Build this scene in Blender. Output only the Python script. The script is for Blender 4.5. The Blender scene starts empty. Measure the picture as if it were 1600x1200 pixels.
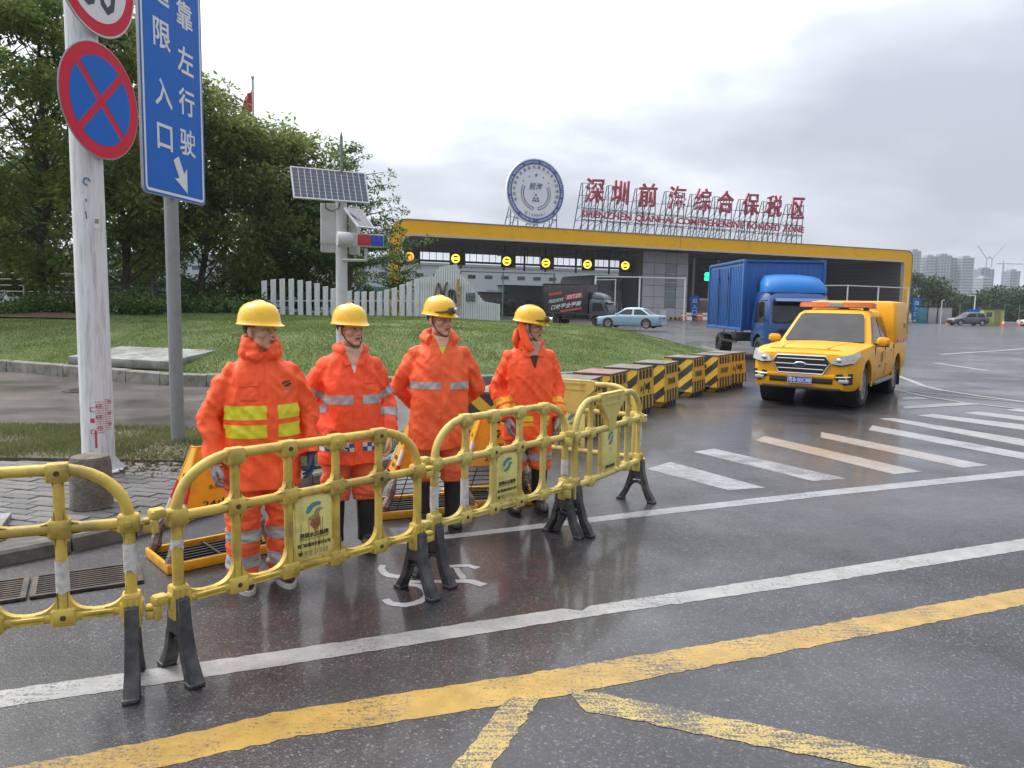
import bpy, bmesh, math, random
import numpy as np
from mathutils import Vector, Matrix, noise as mnoise
random.seed(7); RNG = np.random.default_rng(7)
SC = bpy.context.scene
COL = SC.collection
PI = math.pi
HAZE = 0.00028
R = math.radians

# ------------------------------------------------------------------ camera
CAM_H = 1.70
cd = bpy.data.cameras.new('camera'); cam = bpy.data.objects.new('camera', cd); COL.objects.link(cam)
cd.sensor_fit = 'HORIZONTAL'; cd.sensor_width = 36.0; cd.lens = 36.0 * 1180 / 1600
cd.clip_start = 0.05; cd.clip_end = 6000
_p, _r = math.atan(125 / 1180.0), R(1.0)
_up = Vector((0, math.sin(_p), math.cos(_p))); _fw = Vector((0, math.cos(_p), -math.sin(_p))); _rt = Vector((1, 0, 0))
_cr = _rt * math.cos(_r) + _up * math.sin(_r); _cu = -_rt * math.sin(_r) + _up * math.cos(_r)
m3 = Matrix((_cr, _cu, -_fw)).transposed()
cam.matrix_world = Matrix.Translation((0, 0, CAM_H)) @ m3.to_4x4()
SC.camera = cam

# ------------------------------------------------------------------ world: overcast sky
SUN_EL, SUN_AZ = R(52), R(-58)          # azimuth from +Y towards +X
W = bpy.data.worlds.new('World'); SC.world = W; W.use_nodes = True
nt = W.node_tree; N = nt.nodes; Lk = nt.links
for n in list(N): N.remove(n)
out = N.new('ShaderNodeOutputWorld')
sky = N.new('ShaderNodeTexSky'); sky.sky_type = 'NISHITA'; sky.sun_disc = False
sky.sun_elevation = SUN_EL; sky.sun_rotation = SUN_AZ; sky.air_density = 1.5; sky.dust_density = 4.0
bg_sky = N.new('ShaderNodeBackground'); bg_sky.inputs['Strength'].default_value = 0.06
Lk.new(sky.outputs[0], bg_sky.inputs['Color'])
tc = N.new('ShaderNodeTexCoord')
def wnode(t, **k):
    n = N.new(t)
    for a, b in k.items(): setattr(n, a, b)
    return n
sep = wnode('ShaderNodeSeparateXYZ'); Lk.new(tc.outputs['Generated'], sep.inputs[0])
def wmath(op, a, b=None, c=None):
    n = wnode('ShaderNodeMath', operation=op)
    for i, v in enumerate((a, b, c)):
        if v is None: continue
        if isinstance(v, (int, float)): n.inputs[i].default_value = v
        else: Lk.new(v, n.inputs[i])
    return n.outputs[0]
# project the direction on a cloud layer overhead so the clouds flatten towards the horizon
zz = wmath('ADD', wmath('MAXIMUM', sep.outputs[2], 0.0), 0.22)
cx = wmath('DIVIDE', sep.outputs[0], zz); cy = wmath('DIVIDE', sep.outputs[1], zz)
comb = wnode('ShaderNodeCombineXYZ'); Lk.new(cx, comb.inputs[0]); Lk.new(cy, comb.inputs[1])
mp = wnode('ShaderNodeMapping'); mp.inputs['Location'].default_value = (3.7, 1.3, 0); mp.inputs['Scale'].default_value = (1.0, 1.0, 1.0)
Lk.new(comb.outputs[0], mp.inputs[0])
n1 = wnode('ShaderNodeTexNoise'); n1.inputs['Scale'].default_value = 0.55; n1.inputs['Detail'].default_value = 5; n1.inputs['Roughness'].default_value = .5
n1.inputs['Distortion'].default_value = .35
Lk.new(mp.outputs[0], n1.inputs['Vector'])
n2 = wnode('ShaderNodeTexNoise'); n2.inputs['Scale'].default_value = 1.6; n2.inputs['Detail'].default_value = 6; n2.inputs['Roughness'].default_value = .55
Lk.new(mp.outputs[0], n2.inputs['Vector'])
# broad glow of the hidden sun: brighter towards the sun's side, greyer away from it
sd = Vector((math.sin(SUN_AZ) * math.cos(SUN_EL), math.cos(SUN_AZ) * math.cos(SUN_EL), math.sin(SUN_EL)))
dot = wnode('ShaderNodeVectorMath', operation='DOT_PRODUCT'); Lk.new(tc.outputs['Generated'], dot.inputs[0]); dot.inputs[1].default_value = sd
glow = wmath('POWER', wmath('MULTIPLY_ADD', dot.outputs['Value'], .5, .5), 4.0)
fac = wmath('MULTIPLY_ADD', n1.outputs[0], 2.0, -0.67)
fac = wmath('MULTIPLY_ADD', n2.outputs[0], .95, wmath('SUBTRACT', fac, .42))
fac = wmath('MULTIPLY_ADD', glow, 1.45, wmath('SUBTRACT', fac, .47))
ramp = wnode('ShaderNodeValToRGB'); Lk.new(fac, ramp.inputs[0])
cr = ramp.color_ramp
cr.elements[0].position = 0.0; cr.elements[0].color = (.27, .295, .345, 1)
cr.elements[1].position = 1.0; cr.elements[1].color = (1.0, 1.0, 1.01, 1)
e = cr.elements.new(.33); e.color = (.385, .412, .462, 1)
e = cr.elements.new(.62); e.color = (.60, .622, .66, 1)
bg_c = wnode('ShaderNodeBackground'); bg_c.inputs['Strength'].default_value = 1.0
Lk.new(ramp.outputs[0], bg_c.inputs['Color'])
# an overcast sky grows brighter from the horizon to the zenith
Lk.new(wmath('MULTIPLY_ADD', wmath('MAXIMUM', sep.outputs[2], 0.0), 1.1, .98), bg_c.inputs['Strength'])
mixs = wnode('ShaderNodeMixShader'); mixs.inputs[0].default_value = .96
Lk.new(bg_sky.outputs[0], mixs.inputs[1]); Lk.new(bg_c.outputs[0], mixs.inputs[2])
Lk.new(mixs.outputs[0], out.inputs['Surface'])

sl = bpy.data.lights.new('sun', 'SUN'); so = bpy.data.objects.new('sun', sl); COL.objects.link(so)
sl.energy = 1.5; sl.angle = R(25); sl.color = (1.0, .965, .91)
so.rotation_euler = (-sd).to_track_quat('-Z', 'Y').to_euler()

vs = SC.view_settings
SC.display_settings.display_device = 'sRGB'
vs.view_transform = 'Standard'; vs.look = 'None'; vs.exposure = 0.82; vs.gamma = 1.0; vs.use_curve_mapping = False

# ------------------------------------------------------------------ helpers
def lin(c):
    return tuple(((x / 12.92) if x <= .04045 else ((x + .055) / 1.055) ** 2.4) for x in c)
def hexc(r, g, b): return lin((r / 255, g / 255, b / 255))

MATS = {}
def nodes_of(name):
    m = bpy.data.materials.new(name); m.use_nodes = True
    t = m.node_tree; b = t.nodes['Principled BSDF']
    return m, t, b
def add(t, typ, **k):
    n = t.nodes.new(typ)
    for a, b in k.items(): setattr(n, a, b)
    return n
def tnoise(t, scale, detail=4, rough=.55, vec=None, coord='Object', stretch=None):
    c = add(t, 'ShaderNodeTexCoord')
    n = add(t, 'ShaderNodeTexNoise'); n.inputs['Scale'].default_value = scale
    n.inputs['Detail'].default_value = detail; n.inputs['Roughness'].default_value = rough
    v = c.outputs[coord]
    if stretch:
        mpn = add(t, 'ShaderNodeMapping'); mpn.inputs['Scale'].default_value = stretch
        t.links.new(v, mpn.inputs[0]); v = mpn.outputs[0]
    t.links.new(v, n.inputs['Vector'])
    return n.outputs[0]
def tramp(t, fac, stops):
    r = add(t, 'ShaderNodeValToRGB'); t.links.new(fac, r.inputs[0])
    els = r.color_ramp.elements
    while len(els) < len(stops): els.new(.5)
    for e, (p, c) in zip(els, stops):
        e.position = p; e.color = (*c, 1) if len(c) == 3 else c
    return r.outputs[0]
def tmix(t, fac, a, b, mode='MIX'):
    n = add(t, 'ShaderNodeMix', data_type='RGBA', blend_type=mode)
    for sock, v in ((n.inputs[0], fac), (n.inputs[6], a), (n.inputs[7], b)):
        if hasattr(v, 'links') or hasattr(v, 'is_linked'): t.links.new(v, sock)
        elif isinstance(v, (int, float)): sock.default_value = v
        else: sock.default_value = (*v, 1) if len(v) == 3 else v
    return n.outputs[2]
def tmath(t, op, a, b=None, c=None):
    n = add(t, 'ShaderNodeMath', operation=op)
    for i, v in enumerate((a, b, c)):
        if v is None: continue
        if isinstance(v, (int, float)): n.inputs[i].default_value = v
        else: t.links.new(v, n.inputs[i])
    return n.outputs[0]
def tbump(t, b, height, strength=.3, dist=.01):
    n = add(t, 'ShaderNodeBump'); n.inputs['Strength'].default_value = strength; n.inputs['Distance'].default_value = dist
    t.links.new(height, n.inputs['Height']); t.links.new(n.outputs[0], b.inputs['Normal'])
def mat(name, col, rough=.5, metal=0.0, var=.12, scale=4.0, bump=0.0, bscale=60.0, dirt=None, dirt_amt=.0, dscale=3.0, coat=0.0, emit=None, estr=1.0, stretch=None, spec=.5, bdist=.004):
    """procedural surface: base colour with broad tonal variation, optional dirt patches and fine relief"""
    if name in MATS: return MATS[name]
    m, t, b = nodes_of(name)
    lo = tuple(max(0, c * (1 - var)) for c in col); hi = tuple(min(1, c * (1 + var)) for c in col)
    c = tramp(t, tnoise(t, scale, 5, .6, stretch=stretch), [(.3, lo), (.7, hi)])
    if dirt:
        f = tramp(t, tnoise(t, dscale, 8, .65, stretch=stretch), [(max(0, .62 - dirt_amt * .5), (0, 0, 0)), (min(1, .80 - dirt_amt * .25), (1, 1, 1))])
        c = tmix(t, f, c, dirt)
    t.links.new(c, b.inputs['Base Color'])
    rn = tmath(t, 'MULTIPLY_ADD', tnoise(t, scale * 3, 3), .24, rough - .12)
    t.links.new(rn, b.inputs['Roughness'])
    b.inputs['Metallic'].default_value = metal
    b.inputs['Specular IOR Level'].default_value = spec
    if coat: b.inputs['Coat Weight'].default_value = coat; b.inputs['Coat Roughness'].default_value = .06
    if emit: b.inputs['Emission Color'].default_value = (*emit, 1); b.inputs['Emission Strength'].default_value = estr
    if bump: tbump(t, b, tnoise(t, bscale, 3), bump, bdist)
    MATS[name] = m
    return m
def glass(name, col, rough=.06):
    """tinted reflecting vehicle or window glass"""
    if name in MATS: return MATS[name]
    m, t, b = nodes_of(name)
    c = tramp(t, tnoise(t, 3, 3), [(.3, tuple(x * .8 for x in col)), (.7, tuple(x * 1.2 for x in col))])
    t.links.new(c, b.inputs['Base Color']); b.inputs['Roughness'].default_value = rough
    b.inputs['Specular IOR Level'].default_value = .8
    b.inputs['Coat Weight'].default_value = .6; b.inputs['Coat Roughness'].default_value = .03
    MATS[name] = m
    return m

class MB:
    """collects closed shapes and links them as one mesh object"""
    def __init__(s): s.v = []; s.f = []; s.mi = []; s.cur = 0; s.M = Matrix.Identity(4)
    def _add(s, vs, fs):
        o = len(s.v); M = s.M
        for v in vs:
            w = M @ Vector(v); s.v.append((w.x, w.y, w.z))
        for f in fs: s.f.append(tuple(i + o for i in f)); s.mi.append(s.cur)
        return s
    def box(s, x0, y0, z0, x1, y1, z1, b=0):
        if x1 < x0: x0, x1 = x1, x0
        if y1 < y0: y0, y1 = y1, y0
        if z1 < z0: z0, z1 = z1, z0
        if b <= 0:
            vs = [(x0,y0,z0),(x1,y0,z0),(x1,y1,z0),(x0,y1,z0),(x0,y0,z1),(x1,y0,z1),(x1,y1,z1),(x0,y1,z1)]
            return s._add(vs, [(0,3,2,1),(4,5,6,7),(0,1,5,4),(1,2,6,5),(2,3,7,6),(3,0,4,7)])
        b = min(b, (x1-x0)*.49, (y1-y0)*.49, (z1-z0)*.49)
        def rr(ix, z): return [(x0+ix+b,y0+ix,z),(x1-ix-b,y0+ix,z),(x1-ix,y0+ix+b,z),(x1-ix,y1-ix-b,z),(x1-ix-b,y1-ix,z),(x0+ix+b,y1-ix,z),(x0+ix,y1-ix-b,z),(x0+ix,y0+ix+b,z)]
        return s.rings([rr(b*.6, z0), rr(0, z0+b), rr(0, z1-b), rr(b*.6, z1)])
    def rings(s, rs, caps=True, closed=False):
        n = len(rs[0]); vs = [p for r in rs for p in r]; fs = []
        m = len(rs)
        for k in range(m if closed else m-1):
            a = k*n; c = ((k+1) % m)*n
            for i in range(n):
                j = (i+1) % n; fs.append((a+i, a+j, c+j, c+i))
        if caps and not closed:
            fs.append(tuple(range(n-1, -1, -1))); fs.append(tuple(range((m-1)*n, m*n)))
        return s._add(vs, fs)
    def tube(s, pts, rad, n=8, caps=True, closed=False, squash=None):
        pts = [Vector(p) for p in pts]; m = len(pts)
        rr = rad if isinstance(rad, (list, tuple)) else [rad]*m
        rs = []; prev = None
        for k in range(m):
            if closed: d = pts[(k+1) % m] - pts[k-1]
            elif k == 0: d = pts[1]-pts[0]
            elif k == m-1: d = pts[-1]-pts[-2]
            else: d = (pts[k+1]-pts[k]).normalized() + (pts[k]-pts[k-1]).normalized()
            d.normalize()
            if prev is None:
                a = Vector((0,0,1)) if abs(d.z) < .9 else Vector((1,0,0))
                u = d.cross(a).normalized()
            else:
                u = (prev - d*prev.dot(d)).normalized()
            prev = u; w = d.cross(u)
            q = squash or 1.0
            rs.append([tuple(pts[k] + (u*math.cos(2*PI*i/n) + w*math.sin(2*PI*i/n)*q)*rr[k]) for i in range(n)])
        return s.rings(rs, caps, closed)
    def cyl(s, c, r, h, n=16, axis='z', r2=None):
        x, y, z = c; r2 = r if r2 is None else r2
        d = {'x': (h,0,0), 'y': (0,h,0), 'z': (0,0,h)}[axis]
        return s.tube([c, (x+d[0], y+d[1], z+d[2])], [r, r2], n)
    def lathe(s, prof, n=24, axis='z', c=(0,0,0), close=False):
        rs = []
        for r, h in prof:
            ring = []
            for i in range(n):
                a = 2*PI*i/n; x, y = r*math.cos(a), r*math.sin(a)
                if axis == 'z': p = (c[0]+x, c[1]+y, c[2]+h)
                elif axis == 'x': p = (c[0]+h, c[1]+x, c[2]+y)
                else: p = (c[0]+y, c[1]+h, c[2]+x)
                ring.append(p)
            rs.append(ring)
        return s.rings(rs, not close, close)
    def ell(s, c, r, n=14, m=10, M=None):
        rs = []
        for k in range(m+1):
            a = PI*k/m; sz = max(.02, math.sin(a)); cz = -math.cos(a)
            ring = []
            for i in range(n):
                q = 2*PI*i/n
                p = Vector((r[0]*sz*math.cos(q), r[1]*sz*math.sin(q), r[2]*cz))
                if M is not None: p = M @ p
                ring.append((c[0]+p.x, c[1]+p.y, c[2]+p.z))
            rs.append(ring)
        return s.rings(rs)
    def prism(s, poly, d, axis='y', off=0.0):
        """polygon in the plane normal to axis (2-D points), extruded from off to off+d"""
        def P(a, b, h):
            return {'y': (a, h, b), 'z': (a, b, h), 'x': (h, a, b)}[axis]
        n = len(poly)
        vs = [P(a, b, off) for a, b in poly] + [P(a, b, off+d) for a, b in poly]
        fs = [tuple(range(n)), tuple(range(2*n-1, n-1, -1))] + [(i, i+n, (i+1) % n + n, (i+1) % n) for i in range(n)]
        return s._add(vs, fs)
    def beam(s, a, b, w, h=None, up=(0,0,1)):
        a, b = Vector(a), Vector(b); h = h or w
        d = (b-a).normalized(); u = Vector(up)
        if abs(d.dot(u)) > .98: u = Vector((1,0,0))
        x = d.cross(u).normalized()*w/2; y = x.cross(d).normalized()*h/2
        vs = [a-x-y, a+x-y, a+x+y, a-x+y, b-x-y, b+x-y, b+x+y, b-x+y]
        return s._add(vs, [(0,3,2,1),(4,5,6,7),(0,1,5,4),(1,2,6,5),(2,3,7,6),(3,0,4,7)])
    def mesh(s, name, mats, smooth=True, angle=35, fix=True):
        me = bpy.data.meshes.new(name)
        me.from_pydata(s.v, [], s.f)
        for mm in (mats if isinstance(mats, (list, tuple)) else [mats]): me.materials.append(mm)
        if max(s.mi, default=0): me.polygons.foreach_set('material_index', s.mi)
        if fix:
            bm = bmesh.new(); bm.from_mesh(me); bmesh.ops.recalc_face_normals(bm, faces=bm.faces); bm.to_mesh(me); bm.free()
        if smooth:
            me.polygons.foreach_set('use_smooth', [True]*len(me.polygons)); me.set_sharp_from_angle(angle=R(angle))
        me.update()
        return me
    def build(s, name, mats, parent=None, smooth=True, angle=35, bevel=0, seg=2, loc=None, rot=None):
        o = bpy.data.objects.new(name, s.mesh(name, mats, smooth, angle)); COL.objects.link(o)
        if parent: o.parent = parent
        if loc: o.location = loc
        if rot: o.rotation_euler = rot
        if bevel:
            bv = o.modifiers.new('bevel', 'BEVEL'); bv.width = bevel; bv.segments = seg; bv.limit_method = 'ANGLE'; bv.angle_limit = R(40)
        return o

def tag(o, label=None, cat=None, group=None, kind=None):
    if label: o['label'] = label
    if cat: o['category'] = cat
    if group: o['group'] = group
    if kind: o['kind'] = kind
    return o
def empty(name, loc=(0,0,0), rz=0, label=None, cat=None, group=None):
    o = bpy.data.objects.new(name, None); COL.objects.link(o)
    o.location = loc; o.rotation_euler = (0, 0, rz); o.empty_display_size = .2
    return tag(o, label, cat, group)
def kids(o): return [c for c in bpy.data.objects if c.parent == o]
def copy_tree(o, parent=None, kmap=None):
    if kmap is None:
        kmap = {}
        for c in bpy.data.objects:
            if c.parent: kmap.setdefault(c.parent.name, []).append(c)
    c = o.copy(); COL.objects.link(c); c.parent = parent
    for ch in kmap.get(o.name, []): copy_tree(ch, c, kmap)
    return c
def text_mesh(s, size, bold=0.0, extrude=.002, align='CENTER', shear=0, spacing=1.0, resu=2):
    cu = bpy.data.curves.new('text', 'FONT'); cu.body = s; cu.size = size; cu.extrude = extrude; cu.offset = bold
    cu.align_x = align; cu.align_y = 'CENTER'; cu.resolution_u = resu; cu.shear = shear; cu.space_character = spacing
    o = bpy.data.objects.new('text', cu)
    me = bpy.data.meshes.new_from_object(o)
    bpy.data.objects.remove(o); bpy.data.curves.remove(cu)
    return me
def text(s, size, m, parent=None, loc=(0,0,0), rot=(0,0,0), name='lettering', fit=None, **k):
    """lettering standing in the local XZ plane, read from -Y; fit = (width, height) stretches it to a box"""
    me = text_mesh(s, size, **k); n = len(me.vertices)
    co = np.empty(n*3); me.vertices.foreach_get('co', co); co = co.reshape(-1, 3)
    if fit and n:
        lo, hi = co.min(0), co.max(0); c = (lo+hi)/2
        co[:, 0] = (co[:, 0]-c[0])*(fit[0]/max(1e-6, hi[0]-lo[0])); co[:, 1] = (co[:, 1]-c[1])*(fit[1]/max(1e-6, hi[1]-lo[1]))
    co = np.stack([co[:, 0], -co[:, 2], co[:, 1]], 1)
    me.vertices.foreach_set('co', co.ravel()); me.materials.clear(); me.materials.append(m); me.update(); me.name = name
    o = bpy.data.objects.new(name, me); COL.objects.link(o)
    o.location = loc; o.rotation_euler = rot
    if parent: o.parent = parent
    return o
def np_mesh(name, V, F, mats, mi=None, smooth=False):
    """fast mesh from numpy arrays; every face has the same vertex count"""
    me = bpy.data.meshes.new(name); k = F.shape[1]
    me.vertices.add(len(V)); me.vertices.foreach_set('co', np.ascontiguousarray(V, dtype=np.float32).ravel())
    me.loops.add(F.size); me.loops.foreach_set('vertex_index', np.ascontiguousarray(F, dtype=np.int32).ravel())
    me.polygons.add(len(F)); me.polygons.foreach_set('loop_start', np.arange(0, F.size, k, dtype=np.int32))
    for mm in mats: me.materials.append(mm)
    if mi is not None: me.polygons.foreach_set('material_index', np.ascontiguousarray(mi, dtype=np.int32))
    if smooth: me.polygons.foreach_set('use_smooth', np.ones(len(F), dtype=bool))
    me.update(calc_edges=True)
    return me
def link(name, me, parent=None, loc=None, rot=None):
    o = bpy.data.objects.new(name, me); COL.objects.link(o)
    if parent: o.parent = parent
    if loc: o.location = loc
    if rot: o.rotation_euler = rot
    return o
def remesh_union(mb, voxel, smooth=3, sfac=.5):
    """fuse overlapping closed shapes into one continuous skin"""
    me = mb.mesh('tmp', [], smooth=False)
    o = bpy.data.objects.new('tmp', me); COL.objects.link(o)
    r = o.modifiers.new('r', 'REMESH'); r.mode = 'VOXEL'; r.voxel_size = voxel
    if smooth:
        sm = o.modifiers.new('s', 'SMOOTH'); sm.iterations = smooth; sm.factor = sfac
    dg = bpy.context.evaluated_depsgraph_get()
    ev = o.evaluated_get(dg); res = bpy.data.meshes.new_from_object(ev)
    bpy.data.objects.remove(o); bpy.data.meshes.remove(me)
    res.polygons.foreach_set('use_smooth', [True]*len(res.polygons))
    return res
def boolean_cut(me, cutters):
    """mesh minus the cutter meshes"""
    o = bpy.data.objects.new('tmp', me); COL.objects.link(o); cs = []
    for c in cutters:
        co_ = bpy.data.objects.new('cut', c); COL.objects.link(co_); cs.append(co_)
        b = o.modifiers.new('b', 'BOOLEAN'); b.operation = 'DIFFERENCE'; b.solver = 'EXACT'; b.object = co_
    dg = bpy.context.evaluated_depsgraph_get()
    res = bpy.data.meshes.new_from_object(o.evaluated_get(dg))
    for c in cs: bpy.data.objects.remove(c)
    bpy.data.objects.remove(o)
    res.polygons.foreach_set('use_smooth', [True]*len(res.polygons)); res.set_sharp_from_angle(angle=R(32))
    return res
def star(cx, cz, r, r2=None, rot=PI/2):
    r2 = r2 or r*.4
    return [(cx + (r if k % 2 == 0 else r2)*math.cos(rot + k*PI/5), cz + (r if k % 2 == 0 else r2)*math.sin(rot + k*PI/5)) for k in range(10)]
def arc(cx, cz, r, a0, a1, n):
    return [(cx + r*math.cos(R(a0 + (a1-a0)*k/n)), cz + r*math.sin(R(a0 + (a1-a0)*k/n))) for k in range(n+1)]
def rrect(x0, z0, x1, z1, r, n=4):
    return arc(x1-r, z1-r, r, 0, 90, n) + arc(x0+r, z1-r, r, 90, 180, n) + arc(x0+r, z0+r, r, 180, 270, n) + arc(x1-r, z0+r, r, 270, 360, n)
# ------------------------------------------------------------------ materials of the setting
def asphalt(name, c0, c1, wet=.5, speck=.75, grain=520):
    m, t, b = nodes_of(name)
    big = tnoise(t, .35, 5, .6); mid = tnoise(t, 2.2, 6, .65)
    base = tramp(t, mid, [(.3, c0), (.72, c1)])
    v = add(t, 'ShaderNodeTexVoronoi'); v.inputs['Scale'].default_value = 115
    tcn = add(t, 'ShaderNodeTexCoord'); t.links.new(tcn.outputs['Object'], v.inputs['Vector'])
    hs = add(t, 'ShaderNodeSeparateColor'); t.links.new(v.outputs['Color'], hs.inputs[0])
    sp = tramp(t, hs.outputs[0], [(.5, (.35, .35, .35)), (.8, (1, 1, 1)), (.95, (2.0, 2.0, 2.0)), (.99, (4.2, 4.1, 4.0))])
    grained = tmix(t, speck, base, sp, 'MULTIPLY')
    wetf = tramp(t, big, [(.40, (0, 0, 0)), (.60, (1, 1, 1))])
    trk = tramp(t, tnoise(t, .9, 5, .6, stretch=(.35, 1.5, 1)), [(.38, (.70, .69, .70)), (.62, (1.12, 1.12, 1.12))]); grained = tmix(t, 1.0, grained, trk, 'MULTIPLY')
    dark = tmix(t, tmath(t, 'MULTIPLY', wetf, .35), grained, (.5, .5, .52), 'MULTIPLY')
    t.links.new(dark, b.inputs['Base Color'])
    rough = tmath(t, 'MULTIPLY_ADD', wetf, -.30*wet, .50)
    rough = tmath(t, 'MULTIPLY_ADD', tnoise(t, 14, 4), .18, tmath(t, 'SUBTRACT', rough, .09))
    t.links.new(rough, b.inputs['Roughness'])
    b.inputs['Specular IOR Level'].default_value = .5
    h = tmath(t, 'ADD', v.outputs['Distance'], tmath(t, 'MULTIPLY', tnoise(t, 300, 2), .5))
    n = add(t, 'ShaderNodeBump'); n.inputs['Distance'].default_value = .0035
    t.links.new(tmath(t, 'MULTIPLY_ADD', wetf, -.28, .52), n.inputs['Strength'])
    t.links.new(h, n.inputs['Height']); t.links.new(n.outputs[0], b.inputs['Normal'])
    b.inputs['Coat Weight'].default_value = .35; b.inputs['Coat Roughness'].default_value = .12
    t.links.new(tmath(t, 'MULTIPLY_ADD', wetf, .55, .10), b.inputs['Coat Weight'])
    return m
M_road = asphalt('wet_asphalt', (.026, .024, .027), (.054, .052, .057))
M_side = asphalt('side_asphalt', (.062, .050, .044), (.125, .105, .095), wet=.6, speck=.25)
M_ground = mat('far_ground', (.09, .10, .07), .9, var=.3, scale=.05)

def paint(name, col, wear, seed, wscale=45, under=(.055, .054, .058), rough=.38, band=.16):
    """road paint worn through to the asphalt by traffic"""
    m, t, b = nodes_of(name)
    f1 = tnoise(t, wscale, 6, .75); f2 = tnoise(t, 1.7 + seed*.13, 3)
    st = tnoise(t, 30, 3, .6, stretch=(.25, 1.6, 1)); f = tmath(t, 'MULTIPLY_ADD', f2, .55, tmath(t, 'MULTIPLY_ADD', st, .45, tmath(t, 'SUBTRACT', f1, .22)))
    k = tramp(t, f, [(max(0, wear), (0, 0, 0)), (min(1, wear+band), (1, 1, 1))])
    c = tramp(t, tnoise(t, 5, 6, .7), [(.3, tuple(x*.62 for x in col)), (.68, col)])
    t.links.new(tmix(t, k, under, c), b.inputs['Base Color'])
    t.links.new(tmath(t, 'MULTIPLY_ADD', tnoise(t, 9, 4), .3, rough-.12), b.inputs['Roughness'])
    tbump(t, b, tnoise(t, 180, 3), .35, .003)
    b.inputs['Coat Weight'].default_value = .2; b.inputs['Coat Roughness'].default_value = .15
    return m
M_pw = paint('white_road_paint', (.34, .335, .325), .55, 1)
M_pw2 = paint('worn_white_road_paint', (.33, .33, .34), .58, 2)
M_pw3 = paint('very_worn_white_road_paint', (.34, .34, .35), .66, 3, wscale=70)
M_py = paint('yellow_road_paint', (.44, .275, .055), .60, 4, wscale=60)
M_py2 = paint('worn_yellow_road_paint', (.46, .33, .09), .735, 5, wscale=95, band=.07)
M_po = paint('muddy_white_road_paint', (.33, .33, .34), .56, 6)
def muddy(m, cx, cy, r):
    """a tan mud stain spread over the paint round one spot of the road"""
    t = m.node_tree; b = t.nodes['Principled BSDF']; tcn = add(t, 'ShaderNodeTexCoord'); s_ = add(t, 'ShaderNodeVectorMath', operation='DISTANCE')
    t.links.new(tcn.outputs['Object'], s_.inputs[0]); s_.inputs[1].default_value = (cx, cy, 0)
    f = tmath(t, 'ADD', tmath(t, 'DIVIDE', s_.outputs['Value'], r), tmath(t, 'MULTIPLY', tnoise(t, 2.2, 5, .65), .8))
    k = tramp(t, f, [(.85/2, (.9, .9, .9)), (1.55/2, (0, 0, 0))]); k2 = tmath(t, 'MULTIPLY', k, .92)
    old = b.inputs['Base Color'].links[0].from_socket
    t.links.new(tmix(t, k2, old, (.27, .165, .075)), b.inputs['Base Color'])
muddy(M_po, 3.75, 9.2, 4.6)

def sheet(name, pts, z, m, kind='structure', parent=None):
    me = bpy.data.meshes.new(name)
    me.from_pydata([(x, y, z) for x, y in pts], [], [tuple(range(len(pts)))])
    bm = bmesh.new(); bm.from_mesh(me); bmesh.ops.recalc_face_normals(bm, faces=bm.faces)
    for f in bm.faces:
        if f.normal.z < 0: f.normal_flip()
    bm.to_mesh(me); bm.free()
    me.materials.append(m); o = link(name, me, parent)
    if kind: o['kind'] = kind
    return o

sheet('ground', [(-3500, -600), (3500, -600), (3500, 4500), (-3500, 4500)], -.03, M_ground)
sheet('road', [(-60, -30), (190, -30), (190, 128), (-60, 128)], 0, M_road)
sheet('side_road', [(-45, 9.2), (-9, 9.35), (-2.6, 9.2), (-1.3, 9.9), (-.7, 12), (-.3, 14), (-.4, 15.6), (-5, 14.6), (-12, 17.6), (-45, 21)], .004, M_side)

# painted markings (flat print on the road)
def ragged(pts, step=.035, amp=.0055):
    o = []; n = len(pts)
    for i in range(n):
        a, b = Vector(pts[i]), Vector(pts[(i+1) % n]); L = (b-a).length; k = max(1, min(90, int(L/step)))
        for q in range(k):
            p = a.lerp(b, q/k); o.append((p.x+random.gauss(0, amp), p.y+random.gauss(0, amp)))
    return o
def mark(name, pts, m, z=.004):
    z = z*.4 if min(p[1] for p in pts) < 12 else z
    near = min(p[1] for p in pts) < 12
    return sheet(name, ragged(pts, amp=.0045 if m in (M_py, M_py2) else .0025) if near else pts, z, m)
def ribbon(name, top, bot, m, z=.004): return mark(name, top + bot[::-1], m, z)
ribbon('edge_line', [(-3.6, 2.43), (-2.19, 3.10), (-1.13, 3.51), (.30, 4.09), (.37, 4.075), (.42, 4.07), (.47, 4.14), (1.9, 4.73), (3.89, 5.57), (7.5, 7.1)],
       [(-3.5, 2.28), (-2.10, 2.965), (-1.08, 3.36), (.29, 3.925), (.36, 3.955), (.43, 3.98), (.5, 4.01), (1.86, 4.53), (3.71, 5.29), (7.4, 6.83)], M_pw)
ribbon('inner_lane_line', [(-.9, 5.22), (-.08, 5.59), (1.09, 6.15), (3.06, 7.03), (5.57, 8.07), (9.6, 9.7)],
       [(-.9, 5.12), (-.08, 5.48), (1.06, 5.98), (2.95, 6.80), (5.38, 7.79), (9.5, 9.4)], M_pw2)
ribbon('yellow_lane_line', [(-2.6, 2.22), (-1.81, 2.56), (-1.32, 2.77), (-.96, 2.96), (.17, 3.36), (1.36, 3.80), (3.19, 4.53), (6, 5.6)],
       [(-2.5, 2.02), (-1.7, 2.42), (-1.28, 2.58), (-.88, 2.77), (.22, 3.13), (1.32, 3.58), (3.06, 4.28), (5.9, 5.35)], M_py)
mark('yellow_hatch_stripe', [(.0, 3.10), (.16, 3.14), (-.05, 2.62), (-.4, 1.8), (-.56, 1.85), (-.2, 2.6)], M_py2, .0055)
mark('yellow_hatch_stripe', [(.26, 3.20), (.40, 3.17), (1.70, 2.69), (2.6, 2.36), (2.5, 2.26), (1.42, 2.64), (.33, 3.02)], M_py2, .0055)
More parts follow.
